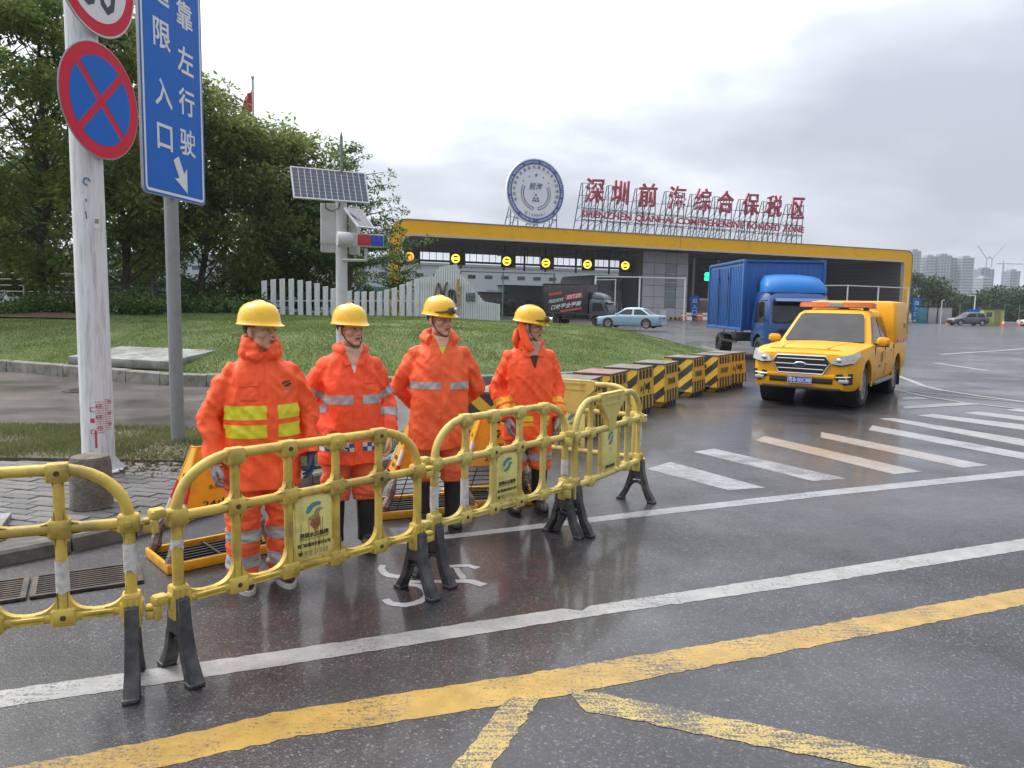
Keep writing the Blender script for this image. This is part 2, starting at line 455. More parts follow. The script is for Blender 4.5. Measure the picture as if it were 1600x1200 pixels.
for k, (m_, q) in enumerate([
    (M_pw3, [(1.76, 8.18), (1.43, 7.80), (2.04, 6.94), (2.43, 7.06)]),
    (M_pw3, [(2.46, 9.02), (2.16, 8.80), (3.01, 7.37), (3.40, 7.51)]),
    (M_po, [(3.40, 10.0), (3.16, 9.65), (4.00, 7.76), (4.38, 7.91)]),
    (M_po, [(4.32, 10.40), (4.13, 9.95), (4.96, 8.14), (5.34, 8.31)]),
    (M_po, [(5.36, 11.10), (5.10, 10.66), (6.03, 8.6), (6.34, 8.95)]),
    (M_pw, [(6.08, 11.9), (5.80, 11.83), (6.62, 9.48), (7.0, 9.95)]),
    (M_pw, [(7.02, 12.46), (6.65, 12.27), (7.48, 10.9), (7.87, 11.40)]),
    (M_pw, [(8.02, 12.88), (7.65, 12.68), (8.15, 11.8), (8.55, 12.2)]),
    (M_pw, [(8.94, 13.30), (8.64, 13.12), (9.0, 12.5), (9.4, 12.9)]),
    (M_pw, [(6.99, 13.40), (6.84, 13.05), (8.72, 13.89), (8.51, 14.14)]),
    (M_pw2, [(7.68, 14.80), (7.51, 14.38), (8.14, 14.60), (8.11, 14.97)])]):
    mark('hatching_stripe', q, m_)
def curve_line(name, pts, w, m, z=.004):
    a, b = [], []
    for i, p in enumerate(pts):
        d = Vector(pts[min(i+1, len(pts)-1)]) - Vector(pts[max(i-1, 0)]); d.normalize()
        nrm = Vector((-d.y, d.x))*w/2
        a.append((p[0]+nrm.x, p[1]+nrm.y)); b.append((p[0]-nrm.x, p[1]-nrm.y))
    return ribbon(name, a, b, m, z)
curve_line('curved_lane_line', [(8.3, 17.2), (8.28, 15.88), (8.30, 14.95), (8.52, 14.13), (9.06, 13.25), (9.9, 12.2)], .12, M_pw, .0055)
curve_line('curved_lane_line', [(10.4, 21), (9.81, 18.6), (9.40, 17.2), (9.32, 16.3), (9.51, 15.27), (9.84, 14.41), (10.6, 13.2)], .16, M_pw, .0055)
curve_line('turn_line', [(8.3, 16.1), (9.3, 14.8), (10.0, 14.0), (11.2, 13.1)], .1, M_pw, .007)
for pts in ([(17, 30), (22, 34), (30, 41)], [(14, 25), (13.9, 22)], [(28, 50), (34, 47), (42, 45)], [(40, 70), (52, 66), (66, 64)], [(20, 25), (23, 24)], [(34, 36), (46, 35)]):
    curve_line('far_lane_line', pts, .25, M_pw2)
# bicycle sign worn on the asphalt by the barrier feet
def ring(cx, cy, r, w, a0=0, a1=360, sy=1.25, n=20):
    o = [(cx + (r+w/2)*math.cos(R(a0+(a1-a0)*k/n)), cy + sy*(r+w/2)*math.sin(R(a0+(a1-a0)*k/n))) for k in range(n+1)]
    i = [(cx + (r-w/2)*math.cos(R(a0+(a1-a0)*k/n)), cy + sy*(r-w/2)*math.sin(R(a0+(a1-a0)*k/n))) for k in range(n+1)]
    return o + i[::-1]
M_pb = paint('bicycle_sign_paint', (.42, .42, .43), .50, 8, wscale=80)
mark('bicycle_sign', ring(-.60, 4.26, .125, .045, -150, 120), M_pb, .0045)
mark('bicycle_sign', ring(-.68, 4.72, .14, .045, -190, 60), M_pb, .0045)
mark('bicycle_sign', [(-.62, 4.44), (-.25, 4.46), (-.17, 4.40), (-.13, 4.45), (-.22, 4.52), (-.62, 4.48)], M_pb, .0045)
mark('bicycle_sign', [(-.40, 4.72), (-.27, 4.74), (-.21, 4.70), (-.18, 4.74), (-.26, 4.79), (-.40, 4.77)], M_pb, .0045)
mark('bicycle_sign', [(-.36, 4.72), (-.30, 4.52), (-.26, 4.53), (-.32, 4.72)], M_pb, .0045)

# ------------------------------------------------------------------ grass mound with its kerb
MB_POLY = [(-40, 20.5), (-11.3, 17.0), (-6.9, 14.9), (-4, 14.5), (-1.2, 15.2), (1.4, 16.6), (4.0, 19.8), (5.8, 22.8), (7.0, 26.2), (7.1, 28.6), (6, 32), (2, 37), (-5, 44), (-15, 50), (-40, 50)]
def poly_dist(X, Y, poly):
    d = np.full(X.shape, 1e9); ins = np.zeros(X.shape, bool); n = len(poly)
    for i in range(n):
        (ax, ay), (bx, by) = poly[i], poly[(i+1) % n]
        ex, ey = bx-ax, by-ay; L2 = ex*ex+ey*ey
        tt = np.clip(((X-ax)*ex+(Y-ay)*ey)/L2, 0, 1)
        d = np.minimum(d, np.hypot(X-(ax+tt*ex), Y-(ay+tt*ey)))
        c = (ay > Y) != (by > Y)
        with np.errstate(divide='ignore', invalid='ignore'):
            xi = ax + (Y-ay)/(by-ay if by != ay else 1e-9)*ex
        ins ^= c & (X < xi)
    return d, ins
def mound_h(X, Y):
    X = np.asarray(X, float); Y = np.asarray(Y, float)
    d, ins = poly_dist(X, Y, MB_POLY)
    base = .13 + 1.02*(1-np.exp(-(d/3.1)**1.25))
    base = base + .03*np.sin(X*.9+Y*.4) * np.clip(d/3, 0, 1) + .02*np.sin(Y*1.3-X*.5)*np.clip(d/3, 0, 1)
    return np.where(ins, base, -.2)
def mh(x, y): return float(mound_h(np.array([x]), np.array([y]))[0])
M_lawn, t_, b_ = nodes_of('lawn_soil')
c_ = tramp(t_, tnoise(t_, 1.1, 6, .65), [(.28, (.064, .105, .026)), (.5, (.105, .155, .038)), (.7, (.185, .175, .065))])
c_ = tmix(t_, .55, c_, tramp(t_, tnoise(t_, 38, 4, .7), [(.3, (.35, .35, .35)), (.7, (1.25, 1.25, 1.25))]), 'MULTIPLY')
t_.links.new(c_, b_.inputs['Base Color']); b_.inputs['Roughness'].default_value = .9; tbump(t_, b_, tnoise(t_, 60, 4), .8, .03)
def build_mound():
    bm = bmesh.new(); vs = [bm.verts.new((x, y, 0)) for x, y in MB_POLY]; bm.faces.new(vs)
    for k in range(-40, 9):
        g = bm.verts[:] + bm.edges[:] + bm.faces[:]
        bmesh.ops.bisect_plane(bm, geom=g, plane_co=(k+.01, 0, 0), plane_no=(1, 0, 0))
    for k in range(14, 50):
        for q in (0, .5):
            if q and k > 34: continue
            g = bm.verts[:] + bm.edges[:] + bm.faces[:]
            bmesh.ops.bisect_plane(bm, geom=g, plane_co=(0, k+q+.01, 0), plane_no=(0, 1, 0))
    bm.verts.ensure_lookup_table()
    X = np.array([v.co.x for v in bm.verts]); Y = np.array([v.co.y for v in bm.verts])
    d, _ = poly_dist(X, Y, MB_POLY)
    H_ = .13 + 1.02*(1-np.exp(-(d/3.1)**1.25)) + (.03*np.sin(X*.9+Y*.4)+.02*np.sin(Y*1.3-X*.5))*np.clip(d/3, 0, 1)
    for v, z in zip(bm.verts, H_): v.co.z = z
    bmesh.ops.recalc_face_normals(bm, faces=bm.faces)
    if sum(f.normal.z for f in bm.faces) < 0:
        for f in bm.faces: f.normal_flip()
    me = bpy.data.meshes.new('grass_mound'); bm.to_mesh(me); bm.free()
    me.polygons.foreach_set('use_smooth', [True]*len(me.polygons)); me.materials.append(M_lawn)
    tag(link('grass_mound', me), kind='structure')
build_mound()

def leafmat(name, cols, rough=.55, trans=.25, nscale=.6):
    """leaves and blades: hue varies from leaf to leaf, some light passes through"""
    m, t, b = nodes_of(name)
    g = add(t, 'ShaderNodeNewGeometry')
    rnd = g.outputs['Random Per Island']
    k = len(cols)
    c = tramp(t, rnd, [(i/(k-1), cc) for i, cc in enumerate(cols)])
    big = tramp(t, tnoise(t, nscale, 3), [(.3, (.72, .72, .72)), (.7, (1.25, 1.25, 1.2))])
    c = tmix(t, 1.0, c, big, 'MULTIPLY')
    t.links.new(c, b.inputs['Base Color']); b.inputs['Roughness'].default_value = rough
    b.inputs['Specular IOR Level'].default_value = .35
    tr = add(t, 'ShaderNodeBsdfTranslucent'); t.links.new(c, tr.inputs['Color'])
    mx = add(t, 'ShaderNodeMixShader'); mx.inputs[0].default_value = trans
    t.links.new(b.outputs[0], mx.inputs[1]); t.links.new(tr.outputs[0], mx.inputs[2])
    t.links.new(mx.outputs[0], t.nodes['Material Output'].inputs['Surface'])
    return m
M_blade = leafmat('grass_blade', [(.088, .150, .030), (.122, .190, .040), (.16, .215, .052), (.22, .225, .085)], .6, .35, .8)
M_blade2 = leafmat('verge_blade', [(.090, .120, .036), (.143, .165, .057), (.210, .188, .090), (.105, .150, .038)], .6, .3, 1.5)
def blades(name, X, Y, Z, h, w, m):
    n = len(X); a = RNG.uniform(0, 2*PI, n); hh = h*RNG.uniform(.5, 1.3, n); ww = w*RNG.uniform(.6, 1.4, n)
    lean = RNG.normal(0, .5, (n, 2))*hh[:, None]
    V = np.empty((n, 3, 3))
    dx, dy = np.cos(a)*ww/2, np.sin(a)*ww/2
    V[:, 0] = np.stack([X-dx, Y-dy, Z-.005], 1); V[:, 1] = np.stack([X+dx, Y+dy, Z-.005], 1)
    V[:, 2] = np.stack([X+lean[:, 0], Y+lean[:, 1], Z+hh], 1)
    me = np_mesh(name, V.reshape(-1, 3), np.arange(n*3).reshape(n, 3), [m])
    return tag(link(name, me), kind='stuff')
X = RNG.uniform(-22, 7.2, 420000); Y = 14.2 + (RNG.uniform(0, 1, 420000)**1.5)*14.5
d_, ins_ = poly_dist(X, Y, MB_POLY); pn = np.sin(X*1.7+np.sin(Y*1.1)*2)*np.sin(Y*1.9+np.cos(X*.8)*2)
k_ = ins_ & (d_ > .12) & (RNG.uniform(-1.2, 1, len(X)) < pn+.5)
X, Y = X[k_], Y[k_]
blades('mound_grass', X, Y, mound_h(X, Y), .038, .016, M_blade)

# ------------------------------------------------------------------ kerb of the mound, stone by stone
M_conc = mat('kerb_concrete', (.30, .285, .26), .85, var=.25, scale=2.5, bump=.5, bscale=70, dirt=(.075, .075, .05), dirt_amt=.55, dscale=5)
M_conc2 = mat('slab_concrete', (.26, .265, .25), .8, var=.18, scale=1.6, bump=.3, bscale=60, dirt=(.10, .11, .08), dirt_amt=.4)
def kerb_line(parent, pts, h, w, step, m, z0=-.02):
    segs = []; 
    for i in range(len(pts)-1):
        a, b = Vector(pts[i]), Vector(pts[i+1]); L = (b-a).length; n = max(1, round(L/step))
        for k in range(n): segs.append((a.lerp(b, k/n), a.lerp(b, (k+1)/n)))
    for a, b in segs:
        d = (b-a).normalized(); nrm = Vector((-d.y, d.x)); gap = d*.008
        mb = MB(); dz = random.uniform(-.012, .012); off = nrm*random.uniform(-.008, .008)
        p = [a+gap+off, b-gap+off, b-gap+off+nrm*w, a+gap+off+nrm*w]
        bev = .018
        q = [a+gap+off+nrm*bev, b-gap+off+nrm*bev, b-gap+off+nrm*w, a+gap+off+nrm*w]
        mb.rings([[(v.x, v.y, z0) for v in p], [(v.x, v.y, h+dz-bev) for v in p], [(v.x, v.y, h+dz) for v in q]])
        mb.build('kerb_stone', m, parent, smooth=False)
kb = tag(empty('kerb'), kind='structure')
kerb_line(kb, [(-40, 20.3), (-11.3, 16.8), (-6.9, 14.7), (-4, 14.3), (-1.2, 15.0), (1.5, 16.4), (4.15, 19.6), (5.95, 22.6), (7.2, 26.1), (7.3, 28.7)], .24, .22, 1.05, M_conc)

# flat concrete slab on the slope
sz = mh(-7.6, 16.6)
mb = MB(); mb.M = Matrix.Translation((-8.1, 16.55, sz+.02)) @ Matrix.Rotation(R(-18), 4, 'Z') @ Matrix.Rotation(R(6), 4, 'X')
mb.box(-1.35, -.75, -.12, 1.35, .75, .06, .02)
tag(mb.build('concrete_slab', M_conc2), 'flat grey concrete slab set in the grass slope behind the white pole', 'slab')
# manhole on the side road
mb = MB(); mb.lathe([(0.001, .006), (.30, .006), (.30, .013), (.36, .013), (.36, .004)], 28)
for k in range(-4, 5): mb.box(-.26+abs(k)*.02, k*.055-.012, .006, .26-abs(k)*.02, k*.055+.012, .011)
tag(mb.build('manhole_cover', mat('iron', (.07, .06, .055), .6, .6, var=.3, scale=8), loc=(-7.75, 13.6, .004)), 'round dark iron manhole cover in the side road behind the white pole', 'manhole cover')

# ------------------------------------------------------------------ pavement island in front
ISL = [(-7.5, -1.5), (-3.30, 4.62), (-2.98, 4.95), (-2.73, 5.28), (-2.48, 5.76), (-2.31, 6.11), (-1.9, 6.92), (-1.32, 7.80), (-1.05, 8.35), (-1.15, 8.9), (-1.7, 9.2), (-2.6, 9.30), (-9, 9.4), (-30, 9.6), (-30, -1.5)]
M_bed = mat('pavement_bed', (.10, .095, .085), .9, var=.3, scale=6, bump=.5, bscale=90)
me = MB().prism(ISL, .10, 'z', -.02).mesh('pavement', M_bed, smooth=False)
pav = tag(link('pavement', me), kind='structure')
ke = tag(empty('kerb'), kind='structure')
kerb_line(ke, [(-6.2, .4), (-3.24, 4.56), (-2.92, 4.90), (-2.66, 5.24), (-2.42, 5.72), (-2.25, 6.07), (-1.83, 6.88), (-1.25, 7.76), (-.96, 8.35), (-1.07, 8.97), (-1.66, 9.29)], .10, .14, .62, mat('low_kerb_stone', (.20, .19, .17), .8, var=.3, scale=4, bump=.5, bscale=80, dirt=(.07, .068, .055), dirt_amt=.5))
# paving blocks, one by one
M_br = [mat('paving_block_%s' % n, c, .7, var=.22, scale=9, bump=.5, bscale=120, dirt=(.05, .05, .042), dirt_amt=.35, dscale=6) for n, c in (('grey', (.145, .140, .135)), ('brown', (.13, .115, .105)), ('dark', (.105, .10, .10)))]
bl_meshes = []
for k in range(6):
    mb = MB(); mb.box(-.115, -.055, -.03, .115, .055, .012, .006); bl_meshes.append(mb.mesh('paving_block', M_br[k % 3], smooth=False))
ang = R(-14); nblk = 0
ca, sa = math.cos(ang), math.sin(ang); cand = []
for i in range(-30, 40):
    for j in range(-40, 40):
        u, v = (i + (.5 if j % 2 else 0))*.238, j*.118
        x, y = -3.5 + u*ca - v*sa, 6.2 + u*sa + v*ca
        cand.append((x, y))
cx_ = np.array(cand); dd, inn = poly_dist(cx_[:, 0], cx_[:, 1], ISL)
for (x, y), d, i in zip(cand, dd, inn):
    if not i or d < .24 or y > 7.28 or y < 4.6 or x < -5.3 + (7.3-y)*.45: continue
    if (x+3.21)**2 + (y-5.66)**2 < .03 or nblk >= 300: continue
    nblk += 1
    link('paving_block', random.choice(bl_meshes), pav, (x, y, .08+random.uniform(-.004, .004)), (random.gauss(0, .012), random.gauss(0, .012), ang+random.gauss(0, .012)))
# pale stone at the frame's edge
mb = MB(); mb.prism([(-3.9, 4.6), (-3.38, 4.82), (-3.62, 5.35), (-4.3, 5.2)], .045, 'z', .085)
tag(mb.build('stone_slab', M_conc2), 'pale stone slab lying on the paving left of the bollard', 'slab')
# verge on the island
vp = [(-30, 7.32), (-3.3, 7.30), (-2.3, 7.15), (-1.75, 7.15), (-1.28, 7.95), (-1.2, 8.5), (-1.6, 9.02), (-2.6, 9.15), (-30, 9.4)]
mb = MB(); mb.prism(vp, .03, 'z', .085); tag(mb.build('verge_soil', mat('soil', (.085, .075, .048), .95, var=.35, scale=5, bump=.8, bscale=50), smooth=False), kind='structure')
X = RNG.uniform(-9, -1.2, 150000); Y = RNG.uniform(7.1, 9.4, 150000); d_, ins_ = poly_dist(X, Y, vp)
dens = np.where(X < -3.9, .9, .42)
k_ = ins_ & (RNG.uniform(0, 1, len(X)) < dens*(.55+.45*np.sin(X*3.1)*np.sin(Y*4.3+X)))
X, Y = X[k_], Y[k_]
blades('verge_grass', X, Y, np.full(len(X), .115), .05, .011, M_blade2)
M_dry = leafmat('dry_leaf', [(.10, .08, .04), (.16, .12, .06), (.08, .085, .03)], .8, .1)
X = RNG.uniform(-4.0, -1.5, 1500); Y = RNG.uniform(6.6, 8.4, 1500); d_, ins_ = poly_dist(X, Y, ISL); k_ = ins_ & (d_ > .2) & (Y > 6.85 + RNG.exponential(.2, 1500)*-1)
blades('leaf_litter', X[k_], Y[k_], np.full(k_.sum(), .11), .022, .05, M_dry)

# ------------------------------------------------------------------ drain grates along the gutter
M_iron = mat('drain_iron', (.050, .043, .040), .6, .5, var=.35, scale=12, dirt=(.12, .085, .06), dirt_amt=.3)
M_pit_shade = mat('pit_shade_black', (.012, .012, .012), .7)
dA, dB = Vector((-3.40, 4.12)), Vector((-2.36, 4.70)); dN = Vector((.24, -.34)).normalized(); dw = .38
dd_ = (dB-dA).normalized(); dN = Vector((dd_.y, -dd_.x))
for k in range(2):
    L = (dB-dA).length/2; o = dA + dd_*(L*k+.008)
    g = empty('drain_grate', (o.x, o.y, 0), math.atan2(dd_.y, dd_.x), ['iron drain grate in the gutter, the one cut by the left edge of the photo', 'iron drain grate in the gutter nearest the yellow floor frame'][k], 'drain grate', 'drain grates in the gutter')
    mb = MB(); Lp = L-.016
    for a in ((0, -dw, Lp, -dw+.03), (0, -.03, Lp, 0), (0, -dw+.0305, .03, -.0305), (Lp-.03, -dw+.0305, Lp, -.0305)): mb.box(a[0], a[1], .004, a[2], a[3], .020)
    mb.build('frame', M_iron, g)
    mb = MB(); mb.box(.0305, -dw+.0305, .003, Lp-.0305, -.0305, .005); mb.build('pit_shade_sheet', M_pit_shade, g)  # black sheet on the uncut road, painted as the shade below the bars
    bar = MB().box(.031, -.008, .006, Lp-.031, .008, .018).mesh('bar', M_iron)
    for q in range(8): link('bar', bar, g, (0, -.06-q*.037, 0))
# ------------------------------------------------------------------ yellow plastic crowd barriers
M_by = mat('barrier_yellow', (.60, .43, .075), .5, var=.14, scale=3, bump=.18, bscale=140, dirt=(.22, .15, .045), dirt_amt=.30, dscale=5)
M_by2 = mat('barrier_pale_yellow', (.60, .48, .13), .5, var=.12, scale=3, bump=.18, bscale=140, dirt=(.27, .19, .06), dirt_amt=.25, dscale=6)
M_rub = mat('black_rubber', (.030, .029, .031), .55, var=.35, scale=10, bump=.3, bscale=110, dirt=(.12, .11, .105), dirt_amt=.35, dscale=7)
M_tape = mat('white_tape', (.66, .65, .62), .45, var=.12, scale=20, dirt=(.28, .24, .15), dirt_amt=.35, dscale=20)
M_plate = mat('sign_plate', (.72, .64, .20), .45, var=.06, scale=5, dirt=(.45, .36, .12), dirt_amt=.2, dscale=9)
M_ink = mat('dark_print', (.055, .045, .022), .5)
M_inkf = mat('faded_print', (.32, .27, .10), .5)
M_teal = mat('teal_print', (.07, .25, .26), .45)
M_green = mat('green_print', (.10, .20, .10), .45)
M_rust = mat('rust_run', (.34, .12, .05), .7, var=.3, scale=30)
def fillet(mb, cx, cz, sx, sz, r, y0, d):
    """concave corner web at (cx, cz) opening towards (sx, sz)"""
    pts = [(cx, cz)] + [(cx + sx*(r - r*math.sin(R(a))), cz + sz*(r - r*math.cos(R(a)))) for a in range(0, 91, 15)]
    mb.prism(pts, d, 'y', y0)
def swoosh(parent, cx, cz, s, y, ma, mb_, k=1):
    """water company emblem: an upper wave and a lower wave turned against each other"""
    a = [(-.5, -.05), (-.36, .26), (-.1, .44), (.2, .48), (.42, .42), (.38, .26), (.12, .26), (-.08, .16), (-.2, -.02), (-.32, -.1)]
    b = [(-.30, -.48), (.02, -.44), (.26, -.26), (.34, -.02), (.56, .06), (.36, .14), (.16, .10), (.06, -.12), (-.1, -.24), (-.3, -.32)]
    for q, m in ((a, ma), (b, mb_)):
        mm = MB(); mm.prism([(cx+x*s, cz+z*s) for x, z in q], .0025, 'y', y-.0025); mm.build('emblem', m, parent, smooth=False)
def plate_print(plate, cx, cz, w, y, stained=True, short=False):
    swoosh(plate, cx, cz+w*.42, w*.46, y, M_teal, M_inkf if stained else M_teal)
    if short:
        text('深圳水务集团', .03, M_ink, plate, (cx, y, cz-w*.55), fit=(w*.72, w*.11), extrude=.0008, bold=.0008)
        return
    text('深圳水务集团', .03, M_ink, plate, (cx, y, cz-w*.16), fit=(w*.80, w*.135), extrude=.0008, bold=.0009)
    text('SHENZHEN WATER GROUP', .02, M_inkf, plate, (cx, y, cz-w*.26), fit=(w*.80, w*.035), extrude=.0008)
    text('阀门检测及维修分公司', .03, M_ink, plate, (cx, y, cz-w*.40), fit=(w*.90, w*.10), extrude=.0008, bold=.0006)
    text('☎', .03, M_ink, plate, (cx-w*.38, y, cz-w*.60), fit=(w*.12, w*.10), extrude=.0008, bold=.0005)
    text('82137737', .03, M_inkf, plate, (cx+w*.06, y, cz-w*.60), fit=(w*.66, w*.11), extrude=.0008)
def foot(parent, x, y):
    """black rubber foot: two splayed legs with an arch between them"""
    mb = MB()
    for s in (-1, 1):
        pts = [(s*.035, .37), (s*.05, .25), (s*.085, .12), (s*.145, .012)]
        rs = []
        for (yy, zz), w, t in zip(pts, (.028, .028, .030, .034), (.020, .020, .023, .028)):
            rs.append([(x-w, y+yy-t, zz), (x+w, y+yy-t, zz), (x+w, y+yy+t, zz-.012), (x-w, y+yy+t, zz-.012)])
        mb.rings(rs)
        mb.box(x-.04, y+s*.145-.034, 0, x+.034, y+s*.145+.034, .022, .006)
    mb.box(x-.03, y-.05, .20, x+.03, y+.05, .375, .005)
    arch = [(-.095, .08), (-.07, .13), (-.035, .165), (0, .175), (.035, .165), (.07, .13), (.095, .08)]
    mb.tube([(x, y+a, b) for a, b in arch], .016, 6)
    mb.build('foot', M_rub, parent, bevel=.004, seg=1)
def barrier(loc, rz, L, label, m, sign=True, tapes=(), style='grid', feet=(0, 1), seed=0, front_only=None):
    rnd = random.Random(seed)
    t = empty('crowd_barrier', loc, rz, label, 'barrier', 'yellow crowd barriers closing off the lane')
    zb, zm, zt = .355, .735, .985; n = 5; r = .0245
    xs = [L*k/n for k in range(n+1)]
    fr = MB()
    # hoop: from the left post over the top to the right post
    hoop = [(0, 0, zb)] + [(0, 0, zm)] + [(xs[1]*(1-math.cos(R(a)))*1.0, 0, zm+.02+(zt-zm-.02)*math.sin(R(a))) for a in range(8, 91, 9)]
    hoop = [(p[0]+.0, p[1], p[2]) for p in hoop]
    right = [(L-p[0], 0, p[2]) for p in hoop][::-1]
    fr.tube(hoop + right, r, 10)
    fr.tube([(0, 0, zb), (L, 0, zb)], r, 10); fr.tube([(0, 0, zm), (L, 0, zm)], r*.95, 10)
    if style == 'grid':
        for x in xs[1:-1]: fr.tube([(x, 0, zb), (x, 0, zt)], r*.9, 10)
        for k, x in enumerate(xs):
            hh = .05 if 0 < k < n else .055
            for z in (zb, zm) + ((zt,) if 0 < k < n else ()):
                q = .043 if z != zb else .047
                zz = z-.012 if z == zt else z
                fr.box(x-q, -.031, zz-.038, x+q, .031, zz+.038, .008)
            if k < n:
                x2 = xs[k+1]
                for (cx, sx) in ((x+r*.8, 1), (x2-r*.8, -1)):
                    fillet(fr, cx, zb+r*.9, sx, 1, .085, -.016, .032); fillet(fr, cx, zm-r*.9, sx, -1, .055, -.016, .032)
                    if not ((k == 0 and sx > 0) or (k == n-1 and sx < 0)):
                        fillet(fr, cx, zm+r*.9, sx, 1, .05, -.016, .032)
                        fillet(fr, cx, zt-r*.9, sx, -1, .045, -.016, .032)
        # long grooves' ribs on the rails
        for k in range(n):
            fr.box(xs[k]+.07, -.031, zb+.004, xs[k+1]-.07, -.02, zb+.014)
            fr.box(xs[k]+.07, -.031, zb-.014, xs[k+1]-.07, -.02, zb-.004)
    else:
        for x in (xs[1]*1.05, xs[4]-.05*xs[1]): fr.tube([(x, 0, zb), (x, 0, zt)], r*.85, 10)
        for x in (0, xs[1]*1.05, xs[4]-.05*xs[1], L):
            for z in (zb, zm): fr.box(x-.038, -.036, z-.038, x+.038, .036, z+.038, .010)
        c = L/2
        fr.prism([(c-.055, zm-.02), (c+.055, zm-.02), (c+.075, zm+.07), (c+.21, zt-.05), (c+.21, zt+.03), (c-.21, zt+.03), (c-.21, zt-.05), (c-.075, zm+.07)], .05, 'y', -.025)
        fr.box(c-.12, -.031, zt-.062, c+.12, -.02, zt-.052); fr.box(c-.12, -.031, zt-.005, c+.12, -.02, zt+.003)
        for x, s in ((c-.17, -1), (c+.17, 1)): fr.tube([(x, 0, zb), (x, 0, zm)], r*.7, 8)
    fr.build('frame', m, t, angle=40)
    # holes and studs on the joint blocks
    st = MB(); ho = MB()
    if style == 'grid':
        for k, x in enumerate(xs):
            for z in (zb, zm, zt-.012):
                if z > .9 and k in (0, n): continue
                kind = rnd.random()
                if kind < .45: ho.cyl((x, -.0325, z), .012, .003, 12, 'y')
                elif kind < .75: st.cyl((x, -.038, z), .012, .008, 12, 'y', r2=.015)
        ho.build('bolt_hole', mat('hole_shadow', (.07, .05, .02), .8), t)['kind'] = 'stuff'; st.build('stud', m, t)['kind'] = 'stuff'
    # couplings: hooks on the left end, tongues on the right
    for z in (zb-.01, zm):
        mb = MB(); mb.box(-.115, -.03, z+.012, -.052, .03, z+.052, .008); mb.box(-.115, -.028, z-.05, -.085, .028, z+.012, .006); mb.build('coupling_hook', m, t)
        mb = MB(); mb.box(L+.052, -.022, z-.048, L+.11, .022, z-.012, .006); mb.box(L+.052, -.022, z-.004, L+.11, .022, z+.012, .005); mb.build('coupling_tongue', m, t)
    for e in feet:
        foot(t, L*e, 0)
        mb = MB(); mb.box(L*e-.037, -.036, zb-.085, L*e+.037, .036, zb+.07, .007)
        for q in (-.022, 0, .022): mb.box(L*e+q-.005, -.041, zb-.075, L*e+q+.005, -.036, zb+.06)
        mb.build('post_socket', m, t)
    for (x, z0, z1) in tapes:
        mb = MB(); nn = 14; rs = []
        for z in (z0, z0+.004, z1-.004, z1):
            ring_ = []
            for i in range(nn):
                a = 2*PI*i/nn; dz = (rnd.uniform(-.018, .012) if z < z0+.002 else 0)
                ring_.append((x + (r+.0022)*math.cos(a), (r+.0022)*math.sin(a), z+dz))
            rs.append(ring_)
        mb.rings(rs, caps=False); mb.build('tape', M_tape, t)
    if sign:
        c = L/2; w = .215 if style == 'grid' else .24
        mb = MB(); mb.box(c-w/2, -.010, zb+.03, c+w/2, .010, zm-.03, .003)
        pl = mb.build('sign_plate', M_plate, t)
        plate_print(pl, c, (zb+zm)/2, w*.98, -.0115, stained=(seed == 2), short=(style != 'grid'))
        if seed == 2:
            mb = MB()
            for q in range(6):
                x = c + (-.03, .0, .02, .035, -.075, .05)[q]; z1 = zm-.12-rnd.uniform(0, .05); z0 = zb+.035+rnd.uniform(0, .05)
                mb.tube([(x, -.0112, z1), (x+rnd.uniform(-.006, .006), -.0112, (z0+z1)/2), (x+rnd.uniform(-.012, .012), -.0112, z0)], .0014, 4)
            mb.prism([(c-.025, zm-.17), (c+.01, zm-.10), (c+.03, zm-.12), (c+.035, zm-.18), (c+.01, zm-.21)], .002, 'y', -.0118)
            mb.build('rust_run', M_rust, pl)['kind'] = 'stuff'
    return t
def between(a, b): return math.atan2(b[1]-a[1], b[0]-a[0]), math.hypot(b[0]-a[0], b[1]-a[1])
def put_barrier(a, b, label, m, **k):
    rz, L = between(a, b); return barrier((a[0], a[1], 0), rz, L, label, m, **k)
put_barrier((-2.83, 2.68), (-1.64, 3.17), 'deeper yellow barrier at the left edge of the photo with two taped posts', M_by, sign=False, tapes=((1.03, .47, .60), (1.286, .52, .645)), feet=(1,), seed=1)
put_barrier((-1.48, 3.27), (-.537, 4.28), 'yellow barrier with rust running down its sign plate, in front of the two left workers', M_by, tapes=((0, .60, .635),), seed=2)
put_barrier((-.459, 4.475), (.40, 5.48), 'yellow barrier with a clean sign plate, in front of the worker with the head torch', M_by2, tapes=((.263, .43, .60), (0, .46, .60), (1.32, .45, .57)), seed=3)
put_barrier((.473, 5.50), (1.11, 6.50), 'yellow barrier with a funnel shaped top plate nearest the zebra stripes', M_by2, style='funnel', tapes=((1.19, .50, .66),), feet=(0, 1), seed=4)
put_barrier((.05, 7.25), (1.10, 6.66), 'funnel topped yellow barrier closing the row behind, next to the striped blocks', M_by2, style='funnel', feet=(0,), seed=5)

